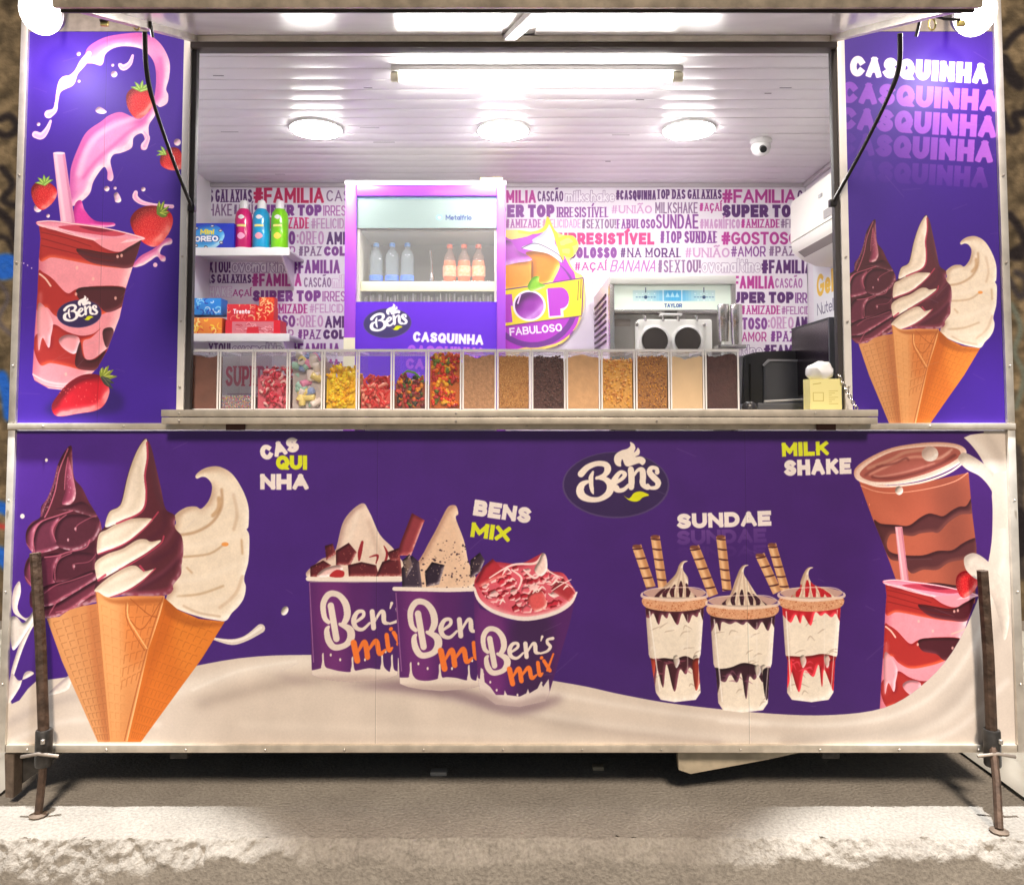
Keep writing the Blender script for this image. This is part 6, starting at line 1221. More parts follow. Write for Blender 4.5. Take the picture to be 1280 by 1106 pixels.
def pack(name, px0, px1, py0, py1, depth, draw, label, cat, Y=SY + .02, bulge=.012, col=(.5, .5, .5), grp=None, base=None):
    x0, z1 = S(px0, py0, Y); x1, z0 = S(px1, py1, Y)
    if base is not None: z1 = base + (z1 - z0); z0 = base
    w, h = x1 - x0, z1 - z0; c = LC(w, h, 900, (int(col[0]), int(col[1]), int(col[2]))); draw(c, w, h); m = c.material(name + "_print", .35, .2)
    side = mat("side_%d_%d_%d" % tuple(col), s2l(col), .4)
    bm = bmesh.new(); uvl = bm.loops.layers.uv.new("UVMap"); n = 8; grid = []
    for j in range(n + 1):
        grid.append([bm.verts.new((x0 + w * i / n, Y - bulge * math.sin(math.pi * i / n) * math.sin(math.pi * j / n) ** .7 if 0 < j < n else Y, z0 + h * j / n)) for i in range(n + 1)])
    for j in range(n):
        for i in range(n):
            f = bm.faces.new((grid[j][i], grid[j][i + 1], grid[j + 1][i + 1], grid[j + 1][i])); f.smooth = True
            for l, (a, b) in zip(f.loops, ((i, j), (i + 1, j), (i + 1, j + 1), (i, j + 1))): l[uvl].uv = (a / n, b / n)
    add_box(bm, x0, x1, Y + .0005, Y + depth, z0, z1, 1)
    o = finish(name, bm, [m, side]); tag(o, label, cat, grp); return o
def d_cookie(c, w, h):
    c.fill([(0, 0), (w, 0), (w, h), (0, h)], (36, 60, 190)); c.blob([(w * -.15, h * .5), (w * .1, h * .15), (w * .5, h * .05), (w * .75, h * .3), (w * .78, h * .6), (w * .55, h * .95), (w * .1, h * .95)], (60, 160, 230), (150, 220, 250), (30, 90, 200), r=h * .1)
    text(c, "Mini", w * .22, h * .24, w * .34, h * .22, (240, 225, 60), .28); text(c, "OREO", w * .06, h * .48, w * .62, h * .26, (20, 50, 150), .42, gap=.02); text(c, "OREO", w * .08, h * .50, w * .58, h * .22, (248, 248, 252), .28)
    for a, b in ((.12, .2), (.5, .12), (.7, .3), (.72, .75), (.35, .92), (.12, .85)): c.ell(w * a, h * b, w * .045, h * .06, (90, 80, 90)); c.ell(w * a, h * b, w * .03, h * .025, (230, 230, 235))
def d_candy(c, w, h):
    c.fill([(0, 0), (w, 0), (w, h), (0, h)], (196, 150, 190))
    for i in range(90):
        x, y, a, L = RNG.uniform(0, w), RNG.uniform(h * .1, h), RNG.uniform(0, 3), RNG.uniform(.01, .04); cc = [(190, 70, 160), (236, 130, 200), (120, 50, 130), (240, 220, 120), (245, 225, 240)][i % 5]
        c.stroke([(x, y), (x + L * math.cos(a), y + L * math.sin(a))], RNG.uniform(.004, .012), cc, curve=False)
    c.fill([(w * .93, 0), (w, 0), (w, h), (w * .93, h)], (250, 235, 240))
def swirl(cs, bg, words=()):
    def d(c, w, h):
        c.fill([(0, 0), (w, 0), (w, h), (0, h)], bg)
        rg = np.random.default_rng(len(cs) * 7 + int(w * 1000))
        for i in range(22):
            x, y, r = rg.uniform(0, w), rg.uniform(0, h), rg.uniform(.006, .02); a = rg.uniform(0, 6)
            c.stroke([(x + r * math.cos(a + k * .8), y + r * math.sin(a + k * .8)) for k in range(5)], rg.uniform(.003, .008), cs[i % len(cs)], .85)
        for wd, x, y, ww, hh, cc in words: text(c, wd, w * x, h * y, w * ww, h * hh, cc, .24)
    return d
pack('candy_bag', 240, 286, 251, 290, .05, d_candy, 'clear bag of wrapped pink and purple sweets behind the blue cookie pack', 'candy bag', SY + .16, .02, (200, 160, 196), base=z_up + .002)
pack('cookie_pack', 240, 292, 278, 311, .07, d_cookie, 'blue Mini OREO cookie pack at the left of the upper shelf', 'cookie pack', SY + .03, .02, (44, 50, 190), base=z_up + .001)
for i, (px, c, lb) in enumerate(((305, (226, 30, 120), 'pink'), (327, (30, 170, 226), 'blue'), (350, (130, 214, 20), 'green'))):
    Y = SY + .09; x, z1 = S(px, 262, Y); z0 = z_up + .001; h = z1 - z0; r = .0455
    t = thing('sauce_bottle', lb + ' sauce bottle with a white cap on the upper shelf', 'sauce bottle', (x, Y, z0), 'coloured sauce bottles on the upper shelf')
    m = mat("sauce_" + lb, s2l(c), .3, coat=.4, noise=.25, nscale=9)
    lathe('bottle_body', [(r * .92, 0), (r, .012), (r, h * .75), (r * .9, h * .9), (r * .55, h)], (x, Y, z0), m, t, 24); lathe('cap', [(r * .5, 0), (r * .5, .03), (r * .4, .045), (r * .3, .046)], (x, Y, z0 + h), WHT, t, 16)
    lathe('bottle_foot', [(r * 1.005, .001), (r * 1.008, .018)], (x, Y, z0), WHT, t, 24)
    for k, (dz, ww, cc) in enumerate(((h * .78, .022, 'w'), (h * .58, .03, 'y'), (h * .34, .026, 'p'))):
        b = bmesh.new(); n = 8; 
        pz_ = []
        for a in range(n + 1):
            th_ = (a / n - .5) * ww / r * 1.6; pz_.append((x + (r + .0008) * math.sin(th_) * (1 if k else .97), Y - (r + .0012) * math.cos(th_), z0 + dz))
        hh = (.012, .006, .018)[k]
        v0 = [b.verts.new((p[0], p[1], p[2] - hh * (math.sin(math.pi * (i_ + .6) / (n + 1.2)) if k != 1 else 1))) for i_, p in enumerate(pz_)]; v1 = [b.verts.new((p[0], p[1], p[2] + hh * (math.sin(math.pi * (i_ + .6) / (n + 1.2)) if k != 1 else 1))) for i_, p in enumerate(pz_)]
        for a in range(n): b.faces.new((v0[a], v0[a + 1], v1[a + 1], v1[a]))
        finish('label_mark', b, {'w': WHT, 'y': mat("mark_yellow", (.9, .8, .25), .4), 'p': mat("mark_" + lb, {'pink': (.95, .45, .65), 'blue': (.9, .4, .5), 'green': (.95, .75, .1)}[lb], .4)}[cc], t)
pk = lambda *a, **k: pack(*a, **k)
pk('wafer_pack', 240, 277, 396, 417, .10, swirl([(250, 220, 60), (252, 240, 150), (226, 70, 50), (240, 130, 50)], (240, 140, 50)), 'orange and yellow wafer pack at the left of the lower shelf', 'snack pack', SY + .02, .012, (226, 110, 60), base=z_lo + .001)
zz = z_lo + .001 + (S(240, 396, SY + .02)[1] - S(240, 417, SY + .02)[1]) + .016
pk('blue_pack', 240, 276, 370, 391, .10, swirl([(40, 130, 226), (150, 220, 250), (30, 60, 180), (240, 250, 252)], (40, 140, 226)), 'light blue snack pack lying on the orange wafer pack', 'snack pack', SY + .03, .014, (60, 130, 220), base=zz)
rb = pk('candy_box', 282, 351, 399, 417, .12, lambda c, w, h: (c.fill([(0, 0), (w, 0), (w, h), (0, h)], (226, 30, 50)), c.fill([(w * .12, h * .12), (w * .88, h * .12), (w * .88, h * .95), (w * .12, h * .95)], (226, 130, 140)), swirl([(240, 180, 184), (206, 40, 60), (236, 150, 156)], (222, 110, 124))(Sub(c, w * .12, h * .12), w * .76, h * .83), c.fill([(w * .4, h * .5), (w * .6, h * .5), (w * .6, h), (w * .4, h)], (216, 30, 50))), 'red box with a clear window on the lower shelf', 'candy box', SY + .02, .001, (216, 24, 44), base=z_lo + .001) if False else None
def d_box(c, w, h):
    c.fill([(0, 0), (w, 0), (w, h), (0, h)], (226, 30, 50)); c.fill([(w * .12, h * .1), (w * .88, h * .1), (w * .88, h * .95), (w * .12, h * .95)], (214, 120, 130))
    rg = np.random.default_rng(4)
    for i in range(26):
        x, y = rg.uniform(w * .14, w * .8), rg.uniform(h * .2, h * .85); c.stroke([(x, y), (x + rg.uniform(.01, .03), y - rg.uniform(-.01, .015)), (x + .03, y + .008)], .004, [(240, 180, 184), (200, 60, 76), (236, 150, 156)][i % 3])
    c.fill([(w * .4, h * .5), (w * .6, h * .45), (w * .62, h), (w * .38, h)], (216, 30, 50))
pk('candy_box', 282, 350, 399, 417, .12, d_box, 'wide red box with a clear window on the lower shelf', 'candy box', SY + .02, .001, (216, 24, 44), base=z_lo + .001)
zt2 = z_lo + .001 + (S(240, 399, SY + .02)[1] - S(240, 417, SY + .02)[1]) + .001
pk('chocolate_box', 284, 319, 377, 397, .11, swirl([(240, 120, 110), (206, 30, 40), (236, 200, 140)], (222, 36, 50), [("Trento", .22, .3, .6, .3, (250, 240, 240))]), 'red chocolate box with white lettering on the wide red box', 'candy box', SY + .03, .002, (210, 24, 40), base=zt2)
pk('sweet_pack', 320, 342, 379, 397, .08, swirl([(250, 220, 150), (226, 60, 40)], (226, 40, 30)), 'small red and yellow sweet pack on the wide red box', 'candy pack', SY + .04, .006, (214, 30, 30), base=zt2)
zt3 = zt2 + (S(240, 379, SY + .04)[1] - S(240, 397, SY + .04)[1]) + .001
pk('sweet_pack', 324, 343, 367, 378, .06, swirl([(252, 226, 160), (236, 90, 40)], (220, 40, 30)), 'topmost red and yellow sweet pack of the lower shelf', 'candy pack', SY + .05, .005, (214, 30, 30), base=zt3)

# ------------------------------------------------------------------ clear bins of toppings
NBIN = 16; BY = .04
bx = [PX(231 + (925 - 231) * i / NBIN, 475, BY)[0] for i in range(NBIN + 1)]; bw_ = bx[1] - bx[0]; bh = Zc(438, BY) - ZS; bd = .22
ACR = mat("bin_acrylic", (.35, .36, .38), .05, alpha=.05); EDG = mat("bin_edge", (.93, .92, .92), .3)
def make_bin(x, label):
    t = thing('topping_bin', label, 'topping bin', (x, BY, ZS), 'clear topping bins along the counter'); w = bw_ - .004
    b = bmesh.new(); add_box(b, x + .001, x + w, BY + .001, BY + .003, ZS + .002, ZS + bh - .004); add_box(b, x + .001, x + .003, BY + .004, BY + bd, ZS + .002, ZS + bh - .004); add_box(b, x + w - .002, x + w, BY + .004, BY + bd, ZS + .002, ZS + bh - .004); add_box(b, x + .001, x + w, BY + bd, BY + bd + .002, ZS + .002, ZS + bh - .004); add_box(b, x + .003, x + w - .002, BY + .004, BY + bd, ZS + .001, ZS + .003)
    finish('bin_wall', b, ACR, t)
    b = bmesh.new(); e = .0058
    for q in (x - .0005, x + w - e + .001): add_box(b, q, q + e, BY - .0015, BY + .0008, ZS + .001, ZS + bh - .002, 0, .001)
    add_box(b, x + e, x + w - e, BY - .0015, BY + .0008, ZS + .0005, ZS + .004, 0)
    finish('corner_edge', b, EDG, t)
    b = bmesh.new(); add_box(b, x - .001, x + w + .001, BY - .003, BY + bd + .003, ZS + bh - .0035, ZS + bh + .004, 0, .001); finish('bin_lid', b, mat("lid_acrylic", (.85, .85, .88), .12, alpha=.5), t)
    box("lid_edge", x - .001, x + w + .001, BY - .0055, BY - .0032, ZS + bh - .005, ZS + bh + .004, EDG, t)
    return t
BINL = ['brown chocolate powder in the first topping bin from the left', 'clear topping bin with a low layer of coloured sprinkles', 'clear bin of pink and red sugared sweets', 'clear bin of pastel marshmallow tubes', 'clear bin of bright yellow gummies', 'clear bin of red gummy worms', 'clear bin of mixed dark and red gummies with a green worm', 'clear bin of orange, red and green gummy bears', 'clear bin full of tan milk powder left of the golden crunch', 'clear bin of golden brown crunch between powder and chocolate balls', 'clear bin of dark chocolate balls', 'clear bin of pale tan powder right of the chocolate balls', 'clear bin of golden cereal flakes', 'clear bin of brown and gold granola', 'clear bin of cream white milk powder', 'clear bin of very dark brown powder at the right end of the row']
proto = make_bin(bx[0], BINL[0]); bins = [proto]
for i in range(1, NBIN):
    r = proto.copy(); COL.objects.link(r); r.location = (bx[i], BY, ZS); r['label'] = BINL[i]
    for chd in list(proto.children): c = chd.copy(); COL.objects.link(c); c.parent = r; c.matrix_parent_inverse = chd.matrix_parent_inverse.copy()
    bins.append(r)
def powder(i, fill_h, c, noise=.25, ns=60, bump=.3, c2=None, top=.01):
    x0, x1 = bx[i] + .004, bx[i] + bw_ - .008; z0, z1 = ZS + .004, ZS + .004 + (bh - .01) * fill_h
    b = bmesh.new(); n = 10; rg = random.Random(i); y0, y1 = BY + .0045, BY + (.05 if i == 0 else bd - .002)
    tp = [[b.verts.new((x0 + (x1 - x0) * a / n, y0 + (y1 - y0) * q / n, z1 + top * (math.sin(a * .7 + i) * .5 + rg.uniform(-.3, .3)))) for a in range(n + 1)] for q in range(n + 1)]
    for q in range(n):
        for a in range(n): f = b.faces.new((tp[q][a], tp[q][a + 1], tp[q + 1][a + 1], tp[q + 1][a])); f.smooth = True
    bt = [b.verts.new((v.co.x, v.co.y, z0)) for v in tp[0]]
    for a in range(n): b.faces.new((bt[a], bt[a + 1], tp[0][a + 1], tp[0][a]))
    for col_ in (0, n):
        q0 = b.verts.new((tp[0][col_].co.x, y0, z0)); q1 = b.verts.new((tp[0][col_].co.x, y1, z0)); b.faces.new((q0, q1, *[tp[k][col_] for k in range(n, -1, -1)]))
    o = finish('filling', b, mat("powder_%d" % i, s2l(c), .9, noise=noise, nscale=ns, bump=bump, bscale=ns * 2, col2=s2l(c2) if c2 else None), bins[i]); return z1
def pieces(i, fill_h, n, shape, size, cols, top=.015, seed=1, core=True, rough=.35, front=.03):
    """real sweets: one mesh of many small pieces against the front wall and over the top"""
    x0, x1 = bx[i] + .005, bx[i] + bw_ - .009; z0, z1 = ZS + .005, ZS + .004 + (bh - .01) * fill_h; y0, y1 = BY + .005, BY + bd - .01
    rg = random.Random(seed); b = bmesh.new(); ms = [mat("sweet_%d_%d_%d" % c, s2l(c), rough, coat=.2) for c in cols]
    if core: add_box(b, x0 + .001, x1 - .001, y0 + size * .8, y1, z0, z1 - size * .6, len(ms))
    for k in range(n):
        x = rg.uniform(x0 + size * .5, x1 - size * .5)
        if rg.random() < .72: y, z = y0 + rg.uniform(size * .45, size * 1.3), z0 + size * .4 + (z1 - z0 - size * .4) * rg.random()
        else: y, z = rg.uniform(y0 + size * .5, y1 - size * .5), z1 + rg.uniform(-size * .8, top)
        if callable(fill_h): pass
        M = Matrix.Translation((x, y, z)) @ Matrix.Rotation(rg.uniform(0, 6.28), 4, Vector((rg.uniform(-1, 1), rg.uniform(-1, 1), rg.uniform(-1, 1))).normalized()); mi = rg.randrange(len(ms))
        n0 = set(b.verts) if False else len(b.verts)
        if shape == 'ball': r = bmesh.ops.create_icosphere(b, subdivisions=1, radius=size / 2 * rg.uniform(.85, 1.1)); vv = r['verts']
        elif shape == 'bear':
            r = bmesh.ops.create_icosphere(b, subdivisions=1, radius=size / 2); vv = r['verts']
            for v in vv: v.co = (v.co.x * .85, v.co.y * .8, v.co.z * 1.1)
            r2 = bmesh.ops.create_icosphere(b, subdivisions=1, radius=size * .3)
            for v in r2['verts']: v.co.z += size * .55
            vv = vv + r2['verts']
        elif shape == 'flake':
            r = bmesh.ops.create_icosphere(b, subdivisions=1, radius=size / 2); vv = r['verts']
            for v in vv: v.co = Vector((v.co.x * 1.1, v.co.y * .35, v.co.z * .8)) * rg.uniform(.7, 1.2)
        elif shape in ('worm', 'tube', 'curl'):
            bm0 = len(b.verts); L = size * (2.2 if shape == 'worm' else 1.3)
            if shape == 'worm': pts = [(math.sin(q * 1.3) * size * .35, 0, (q / 5 - .5) * L) for q in range(6)]; rr = [size * .2, size * .26, size * .26, size * .26, size * .24, size * .16]
            elif shape == 'curl': pts = [(size * .4 * math.cos(q), size * .12 * q / 5, size * .4 * math.sin(q)) for q in np.linspace(0, 4.2, 7)]; rr = size * .2
            else: pts = [(0, 0, -L / 2), (0, 0, -L / 2 + .002), (0, 0, L / 2 - .002), (0, 0, L / 2)]; rr = [size * .36, size * .42, size * .42, size * .36]
            add_tube(b, pts, rr, 7); b.verts.ensure_lookup_table(); vv = b.verts[bm0:]
        bmesh.ops.transform(b, matrix=M, verts=vv)
        for v in vv:
            v.co.x = min(max(v.co.x, x0), x1); v.co.y = max(v.co.y, y0); v.co.z = max(v.co.z, z0)
        for f in set(f for v in vv for f in v.link_faces): f.material_index = mi; f.smooth = True
    cc = tuple(int(sum(c[q] for c in cols) / len(cols) * .95) for q in range(3))
    o = finish('filling', b, ms + [mat("core_%d" % i, s2l(cc), .7)], bins[i]); o['kind'] = 'stuff'
powder(0, .92, (124, 80, 66), .2, 30, .2)
pieces(1, .22, 900, 'flake', .0042, [(60, 110, 190), (226, 60, 90), (240, 210, 80), (90, 170, 110), (236, 236, 240), (150, 80, 170)], top=.004, seed=2)
pieces(2, .62, 95, 'curl', .024, [(226, 60, 90), (238, 120, 140), (206, 40, 70), (244, 190, 190)], top=.03, seed=3)
pieces(3, .95, 46, 'tube', .030, [(236, 150, 190), (150, 170, 220), (240, 220, 140), (170, 214, 200), (240, 230, 226)], top=.004, seed=4)
pieces(4, .62, 150, 'bear', .021, [(252, 206, 20), (255, 226, 40), (250, 190, 10)], top=.025, seed=5, rough=.2)
pieces(5, .42, 60, 'worm', .024, [(226, 60, 60), (240, 110, 100), (214, 50, 50), (246, 160, 140)], top=.03, seed=6, rough=.2)
pieces(6, .50, 130, 'bear', .0175, [(200, 50, 50), (60, 50, 40), (240, 150, 40), (90, 110, 40), (226, 80, 70), (130, 40, 50)], top=.02, seed=7, rough=.2)
pieces(7, .93, 190, 'bear', .021, [(250, 130, 20), (230, 60, 30), (252, 190, 40), (110, 130, 40), (246, 100, 40), (200, 50, 50)], top=.006, seed=8, rough=.2)
powder(8, .93, (196, 150, 112), .25, 90, .3)
pieces(9, .93, 1500, 'ball', .0048, [(206, 150, 84), (180, 122, 66), (222, 172, 104)], top=.002, seed=9, rough=.6)
pieces(10, .92, 520, 'ball', .0088, [(92, 56, 54), (76, 44, 44), (110, 72, 66)], top=.004, seed=10)
powder(11, .93, (224, 178, 130), .1, 40, .15)
pieces(12, .86, 420, 'flake', .0115, [(236, 176, 90), (222, 150, 70), (246, 200, 120), (250, 190, 70)], top=.006, seed=12, rough=.6)
pieces(13, .92, 1200, 'flake', .0065, [(170, 110, 60), (206, 150, 90), (130, 80, 46), (236, 170, 60)], top=.004, seed=13, rough=.6)
powder(14, .90, (236, 206, 164), .05, 20, .08)
powder(15, .94, (84, 52, 50), .3, 70, .3)
# green worm on top of bin 6
x = (bx[6] + bx[7]) / 2; z = ZS + bh * .60
tube('gummy_worm', [(x - .03, BY + .02, z), (x - .012, BY + .018, z + .012), (x + .012, BY + .02, z + .006), (x + .034, BY + .022, z - .014)], [.003, .0042, .0042, .003], mat("worm_green", s2l((90, 160, 60)), .25), bins[6])
# paper card behind bins two and three
cardc = LC(.17, .12, 900, (238, 232, 240)); text(cardc, "SUPER!", .012, .022, .146, .045, (214, 60, 110), .28, serif=True)
for i in range(2): cardc.stroke([(.02, .085 + .014 * i), (.15, .085 + .014 * i)], .004, (200, 170, 200), curve=False)
xa, za_ = PX(280, 440, .30); cz = ZS + .002
cd_ = printed('counter_card', [(xa, .285, cz + .20), (xa + .185, .285, cz + .20), (xa + .185, .285, cz), (xa, .285, cz)], cardc.material("card_print", .6), (0, 1, 0), .0015); tag(cd_, 'white card with pink SUPER lettering standing behind the sprinkle bin', 'card')

# ------------------------------------------------------------------ right end of the counter
BLK = mat("black_plastic", (.028, .028, .032), .35, coat=.1); GRY = mat("dark_grey_plastic", (.075, .08, .09), .4)
t = thing('cash_register', 'large black till with a rounded top and grey side panel', 'cash register', (PX(985, 505, .40)[0], .5, ZS))
def q(px, py, Y=.40): return PX(px, py, Y)
out = [q(927, 509), q(1046, 509), q(1046, 444), (q(1025, 439)), (q(985, 438)), (q(945, 440)), (q(929, 445))]
prism('housing', out, .40, .62, BLK, t, .006)
prism('side_panel', [q(955, 505, .39), q(1008, 505, .39), q(1010, 452, .39), q(962, 451, .39), q(955, 458, .39)], .385, .3985, GRY, t, .003)
prism('panel_trim', [q(953, 456, .383), q(960, 449, .383), q(1010, 449.5, .383), q(1010, 452, .383), q(962, 451.5, .383), q(955, 458, .383)], .380, .3845, mat("trim_grey", (.25, .26, .28), .35), t)
box('cable_slot', q(936, 470)[0], q(938, 470)[0], .394, .3985, q(936, 500)[1], q(936, 455)[1], mat("slot", (.005, .005, .005), .8), t)
box('tray', PX(945, 505, .12)[0], PX(1012, 505, .12)[0], .10, .36, ZS + .001, ZS + .024, GRY, t, .004)
tube('pen', [(PX(955, 503, .11)[0], .11, ZS + .03), (PX(1008, 498, .14)[0], .14, ZS + .038)], .004, mat("pen_grey", (.45, .45, .45), .3), t, 6)
t = thing('monitor', 'black glossy monitor facing sideways and mirroring the wallpaper', 'monitor', (1.13, .25, ZS))
zm1 = CAMZ + .345 
box('screen', 1.130, 1.134, .085, .44, ZS + .06, zm1 - .008, mat("mirror_black", (.22, .18, .22), .22, 1.), t); box('back_shell', 1.1345, 1.155, .08, .445, ZS + .05, zm1, GRY, t, .004)
box('bezel', 1.128, 1.156, .068, .080, ZS + .05, zm1, GRY, t, .002); box('bezel', 1.129, 1.134, .0805, .44, zm1 - .0075, zm1, BLK, t); box('stand', 1.14, 1.16, .2, .3, ZS, ZS + .055, BLK, t, .004)
t = thing('computer_mouse', 'small black computer mouse at the end of the topping bins', 'mouse', (PX(938, 508, .02)[0], .02, ZS))
x = PX(938, 508, .02)[0]; lathe('shell', [(.026, .001), (.027, .008), (.023, .020), (.012, .027), (.003, .028)], (x, .03, ZS), BLK, t, 20, 1, .75); box('wheel_strip', x - .003, x + .003, .008, .022, ZS + .022, ZS + .027, mat("trim_grey"), t, .001)
# yellow box with print, bag of tissue on top
ybx0, yz1 = PX(1008, 474, .0); ybx1 = PX(1047, 474, .0)[0]; w, h = ybx1 - ybx0, yz1 - ZS
yc = LC(w, h, 1100, (236, 228, 158)); INKY = (176, 160, 70)
yc.stroke([(w * .1, h * .45), (w * .42, h * .45), (w * .42, h * .72), (w * .1, h * .72), (w * .1, h * .45)], .0015, INKY, curve=False); yc.stroke([(w * .1, h * .18), (w * .35, h * .14)], .002, INKY, curve=False)
for i in range(7): yc.stroke([(w * .6, h * (.4 + .07 * i)), (w * (.88 - .1 * (i % 3)), h * (.39 + .07 * i))], .0015, INKY, .8, curve=False)
yb = printed('yellow_box', [(ybx0, -.03, yz1), (ybx1, -.03, yz1), (ybx1, -.03, ZS + .001), (ybx0, -.03, ZS + .001)], yc.material("yellow_print", .55), (0, 1, 0), .06)
yb.data.materials[1] = mat("yellow_card", s2l((230, 220, 150)), .6); tag(yb, 'pale yellow card box at the right end of the counter', 'box')
b = bmesh.new(); bmesh.ops.create_icosphere(b, subdivisions=3, radius=1)
rg = random.Random(5)
from mathutils import noise as mnoise
for v in b.verts:
    n = mnoise.noise(v.co * 1.8) * .25 + mnoise.noise(v.co * 5) * .08; v.co *= 1 + n; v.co = Vector((v.co.x * .046, v.co.y * .032, max(v.co.z, -.75) * .034))
xb, zb2 = (ybx0 + ybx1) / 2 - .004, yz1 + .026
bmesh.ops.translate(b, verts=b.verts, vec=(xb, .0, zb2)); o = finish('tissue_bag', b, mat("tissue_white", (.85, .86, .88), .4, coat=.3), None, True); tag(o, 'crumpled white tissue bag lying on the yellow box', 'tissue bag')

# ------------------------------------------------------------------ ground: slab, broken edge, surroundings
def conc(name, c, c2, sc=3., fine=60., bump=.5, rough=.85):
    m = bpy.data.materials.new(name); m.use_nodes = True; nt = m.node_tree; b = nt.nodes["Principled BSDF"]; b.inputs["Roughness"].default_value = rough; b.inputs["Specular IOR Level"].default_value = .25
    tc = nt.nodes.new("ShaderNodeTexCoord"); n1 = nt.nodes.new("ShaderNodeTexNoise"); n1.inputs["Scale"].default_value = sc; n1.inputs["Detail"].default_value = 10; n1.inputs["Roughness"].default_value = .65
    n2 = nt.nodes.new("ShaderNodeTexNoise"); n2.inputs["Scale"].default_value = fine; n2.inputs["Detail"].default_value = 6
    nt.links.new(tc.outputs["Object"], n1.inputs["Vector"]); nt.links.new(tc.outputs["Object"], n2.inputs["Vector"])
    r = nt.nodes.new("ShaderNodeValToRGB"); r.color_ramp.elements[0].position = .3; r.color_ramp.elements[1].position = .7; r.color_ramp.elements[0].color = (*c2, 1); r.color_ramp.elements[1].color = (*c, 1)
    mx = nt.nodes.new("ShaderNodeMix"); mx.data_type = 'RGBA'; mx.blend_type = 'OVERLAY'; mx.inputs[0].default_value = .5
    nt.links.new(n1.outputs["Fac"], r.inputs[0]); nt.links.new(r.outputs[0], mx.inputs[6]); nt.links.new(n2.outputs["Fac"], mx.inputs[7]); nt.links.new(mx.outputs[2], b.inputs["Base Color"])
    bp = nt.nodes.new("ShaderNodeBump"); bp.inputs["Strength"].default_value = bump; bp.inputs["Distance"].default_value = .006; nt.links.new(n2.outputs["Fac"], bp.inputs["Height"]); nt.links.new(bp.outputs[0], b.inputs["Normal"])
    MATS[name] = m; return m
SLAB = conc("slab_concrete", (.40, .37, .32), (.28, .255, .22), bump=1., fine=95)
def nz(x, y, z, s, o=5): return mnoise.fractal(Vector((x * s, y * s, z * s)), 1., 2., o)
YE = -.196
b = bmesh.new(); nx = 760; xs = np.concatenate([np.linspace(-6, -2.6, 31)[:-1], np.linspace(-2.6, 2.6, nx - 59), np.linspace(2.6, 6, 31)[1:]]); prof_top = [3.0, 1.6, .8, .3, .1, 0, -.05, -.09, -.12, -.14, -.16, -.172, -.182, -.19]; 
rows = [('t', y) for y in prof_top] + [('f', z) for z in (0, -.006, -.012, -.018, -.024, -.03, -.037, -.044, -.052, -.06, -.07, -.08, -.09, -.10, -.115, -.13, -.16, -.2, -.26, -.34, -.46)]
gv = []
for kind, val in rows:
    row = []
    for x in xs:
        if kind == 't':
            near = max(0, 1 - abs(val - YE) / .06) if val < 0 else 0
            z = nz(x, val, 3, 6, 3) * .0025 + nz(x, val, 1, 40, 3) * .0018 - near * max(0, nz(x, 2, 0, 9, 4)) * .010
            row.append(b.verts.new((x, val, z)))
        else:
            cut = .045 + .040 * nz(x, 0, 7, 2.2, 3) + .022 * nz(x, 0, 7, 11, 3)
            cut += (.028 if x < -.9 else (-.005 if x > .5 else .0))
            dep = -val; rough_ = 1. if dep < cut else max(0, 1 - (dep - cut) / .006)
            sl = -.038 * min(1, dep / max(cut, .01)); y = YE + sl + rough_ * (.010 * nz(x, 5, val, 16, 4) + .011 * nz(x, 9, val, 45, 4)) + (1 - rough_) * (-.002 + nz(x, 3, val, 3, 4) * .004 + nz(x, 8, val, 20, 3) * .0012)
            z = val + rough_ * nz(x, 4, val, 30, 3) * .006
            row.append(b.verts.new((x, y, z)))
    gv.append(row)
for j in range(len(gv) - 1):
    for i in range(nx): f = b.faces.new((gv[j][i + 1], gv[j][i], gv[j + 1][i], gv[j + 1][i + 1])); f.smooth = True
o = finish('pavement', b, SLAB); o['kind'] = 'structure'
b = bmesh.new(); bmesh.ops.create_grid(b, x_segments=2, y_segments=2, size=150); bmesh.ops.translate(b, verts=b.verts, vec=(0, 0, -.44)); o = finish('ground', b, conc("ground_mat", (.22, .20, .17), (.14, .12, .10), 1.5, 40)); o['kind'] = 'structure'
# crumpled white sheet on the right, lit ground on the left painted as a white sheet
def sheet(name, x0, x1, y0, y1, amp, m, seed):
    b = bmesh.new(); n, k = 90, 70
    g = [[b.verts.new((x0 + (x1 - x0) * i / n, y0 + (y1 - y0) * j / k, .012 + amp * abs(nz(x0 + (x1 - x0) * i / n + seed, y0 + (y1 - y0) * j / k, seed, 2.5, 4)) * min(1, i / 6) * min(1, j / 6) + .004 * nz(i * .1, j * .1, seed, 1.4, 3))) for i in range(n + 1)] for j in range(k + 1)]
    for j in range(k):
        for i in range(n): f = b.faces.new((g[j][i], g[j][i + 1], g[j + 1][i + 1], g[j + 1][i])); f.smooth = True
    return finish(name, b, m)
tag(sheet('white_ground_sheet', 1.73, 3.0, .02, 2.2, .16, mat("sheet_white", (.80, .81, .76), .35, noise=.12, nscale=3, bump=.2, bscale=12), 3), 'crumpled white plastic sheet on the ground right of the trailer', 'plastic sheet')
tag(sheet('white_ground_sheet', -3.0, -1.70, .06, 2.2, .07, mat("sheet_white"), 8), 'brightly lit ground left of the trailer, its glare put into a white sheet', 'plastic sheet')
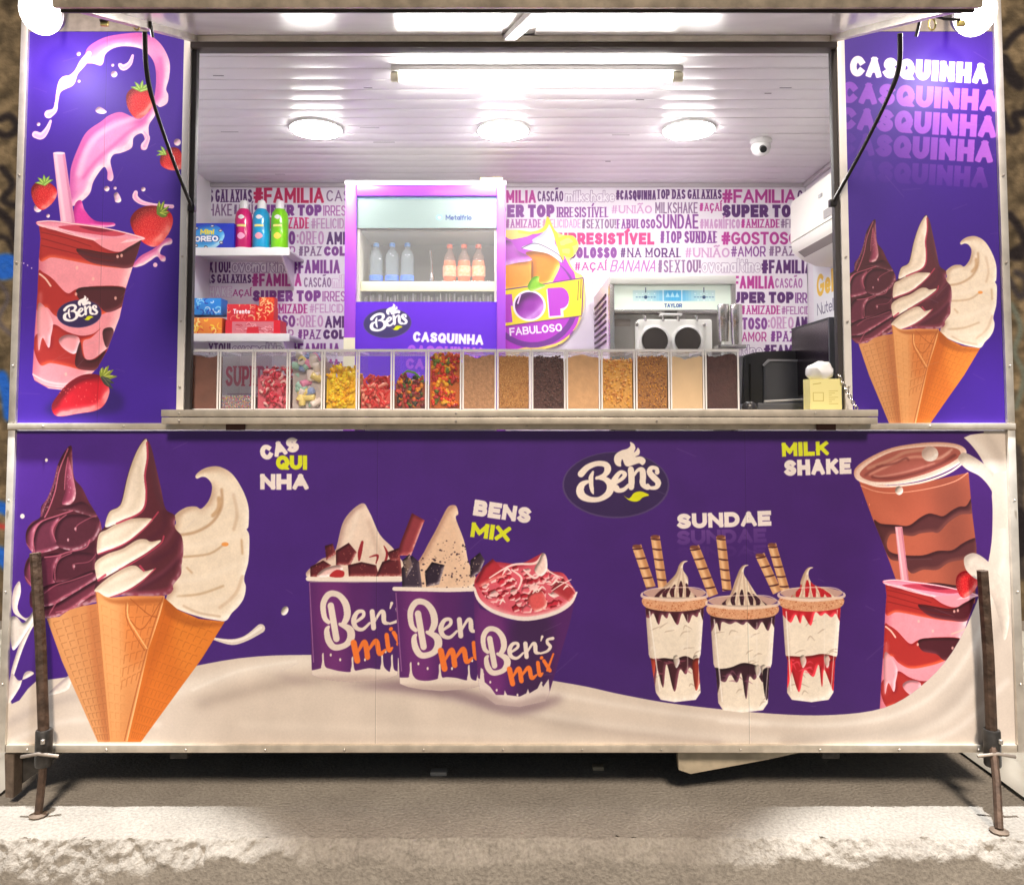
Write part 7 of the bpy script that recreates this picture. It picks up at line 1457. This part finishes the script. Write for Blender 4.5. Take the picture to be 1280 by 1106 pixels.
# wooden board and rubble under the trailer
WOOD = mat("pale_plywood", (.50, .43, .31), .6, noise=.3, nscale=12, bump=.1)
prism('wooden_board', [PX(x, y, .05) for x, y in ((847, 936), (1015, 936), (960, 948), (863, 966), (848, 961))], .045, .07, WOOD)
tag(COL.objects['wooden_board'], 'pale plywood board sticking out under the trailer right of the middle', 'board')
x, y = PH(748, 960, .01); tag(box('wood_chip', x - .02, x + .02, y, y + .03, .001, .014, WOOD, None, .003), 'tiny yellow wood chip in the dark under the trailer', 'wood chip')
x, y = PH(548, 967, .01); tag(box('stone', x - .03, x + .03, y, y + .04, .001, .016, mat("stone_pale", (.5, .48, .44), .8), None, .006), 'small pale stone in the dark under the trailer', 'stone')
# rough wall behind with graffiti
gw = LC(16.0, 5.6, 130, (108, 95, 74))
yy, xx = np.mgrid[0:gw.h, 0:gw.w]
for s_, a_ in ((7, .10), (2, .12)):
    r_ = RNG.normal(size=(gw.h, gw.w)); r_ = blur(r_, s_); r_ /= r_.std(); gw.im *= (1 + a_ * np.clip(r_, -2, 2))[..., None].astype(np.float32)
def gx(px, py, Y=2.4): x, z = PX(px, py, Y); return (x + 8.0, 5.2 - z)
INK = (34, 30, 34); BLU = (30, 100, 214)
for pts, w, c in (([(0, 150), (12, 145), (22, 160), (8, 170), (-4, 165)], 9, INK), ([(2, 210), (16, 230), (4, 250), (22, 258)], 8, INK), ([(-6, 260), (14, 280), (20, 300)], 10, INK), ([(0, 296), (10, 300), (18, 320)], 6, INK), ([(-10, 330), (8, 325), (24, 334), (6, 342), (-8, 340)], 16, BLU), ([(-4, 350), (10, 372), (-2, 400), (16, 420)], 5, (90, 84, 90)), ([(2, 470), (8, 492), (12, 520)], 14, BLU), ([(-10, 632), (2, 634), (14, 640)], 14, BLU), ([(-10, 690), (4, 696), (12, 704)], 20, BLU), ([(-10, 655), (12, 660)], 5, (200, 60, 60)),
                  ([(1256, 60), (1268, 44), (1280, 36)], 9, INK), ([(1254, 74), (1264, 96), (1274, 106), (1262, 92)], 16, INK), ([(1252, 140), (1262, 164), (1272, 160), (1268, 144), (1282, 142)], 9, INK), ([(1262, 268), (1282, 300), (1276, 320), (1264, 318), (1290, 302)], 10, INK), ([(1262, 350), (1276, 372), (1284, 352), (1270, 340)], 7, (60, 56, 60)), ([(1264, 380), (1276, 410), (1268, 440), (1280, 470), (1270, 510)], 6, (110, 120, 110)), ([(1272, 560), (1276, 600), (1274, 680), (1278, 720)], 9, (60, 56, 56)), ([(1272, 640), (1278, 650), (1276, 690)], 14, INK)):
    gw.stroke([gx(*p) for p in pts], w * .0052, c, .9, soft=.0035)
wm = gw.material("wall_print", .9, spec=.2)
nt = wm.node_tree; bs = nt.nodes["Principled BSDF"]; tc = nt.nodes.new("ShaderNodeTexCoord"); vo = nt.nodes.new("ShaderNodeTexNoise"); vo.inputs["Scale"].default_value = 28; vo.inputs["Detail"].default_value = 8; nt.links.new(tc.outputs["Object"], vo.inputs["Vector"]); bp = nt.nodes.new("ShaderNodeBump"); bp.inputs["Strength"].default_value = 1.; bp.inputs["Distance"].default_value = .012; nt.links.new(vo.outputs["Fac"], bp.inputs["Height"]); nt.links.new(bp.outputs[0], bs.inputs["Normal"])
o = printed('rough_wall', [(-8, 2.4, 5.2), (8, 2.4, 5.2), (8, 2.4, -.4), (-8, 2.4, -.4)], wm, (0, 1, 0), .2); tag(o, 'rough plaster wall with black and blue graffiti behind the trailer', 'wall')
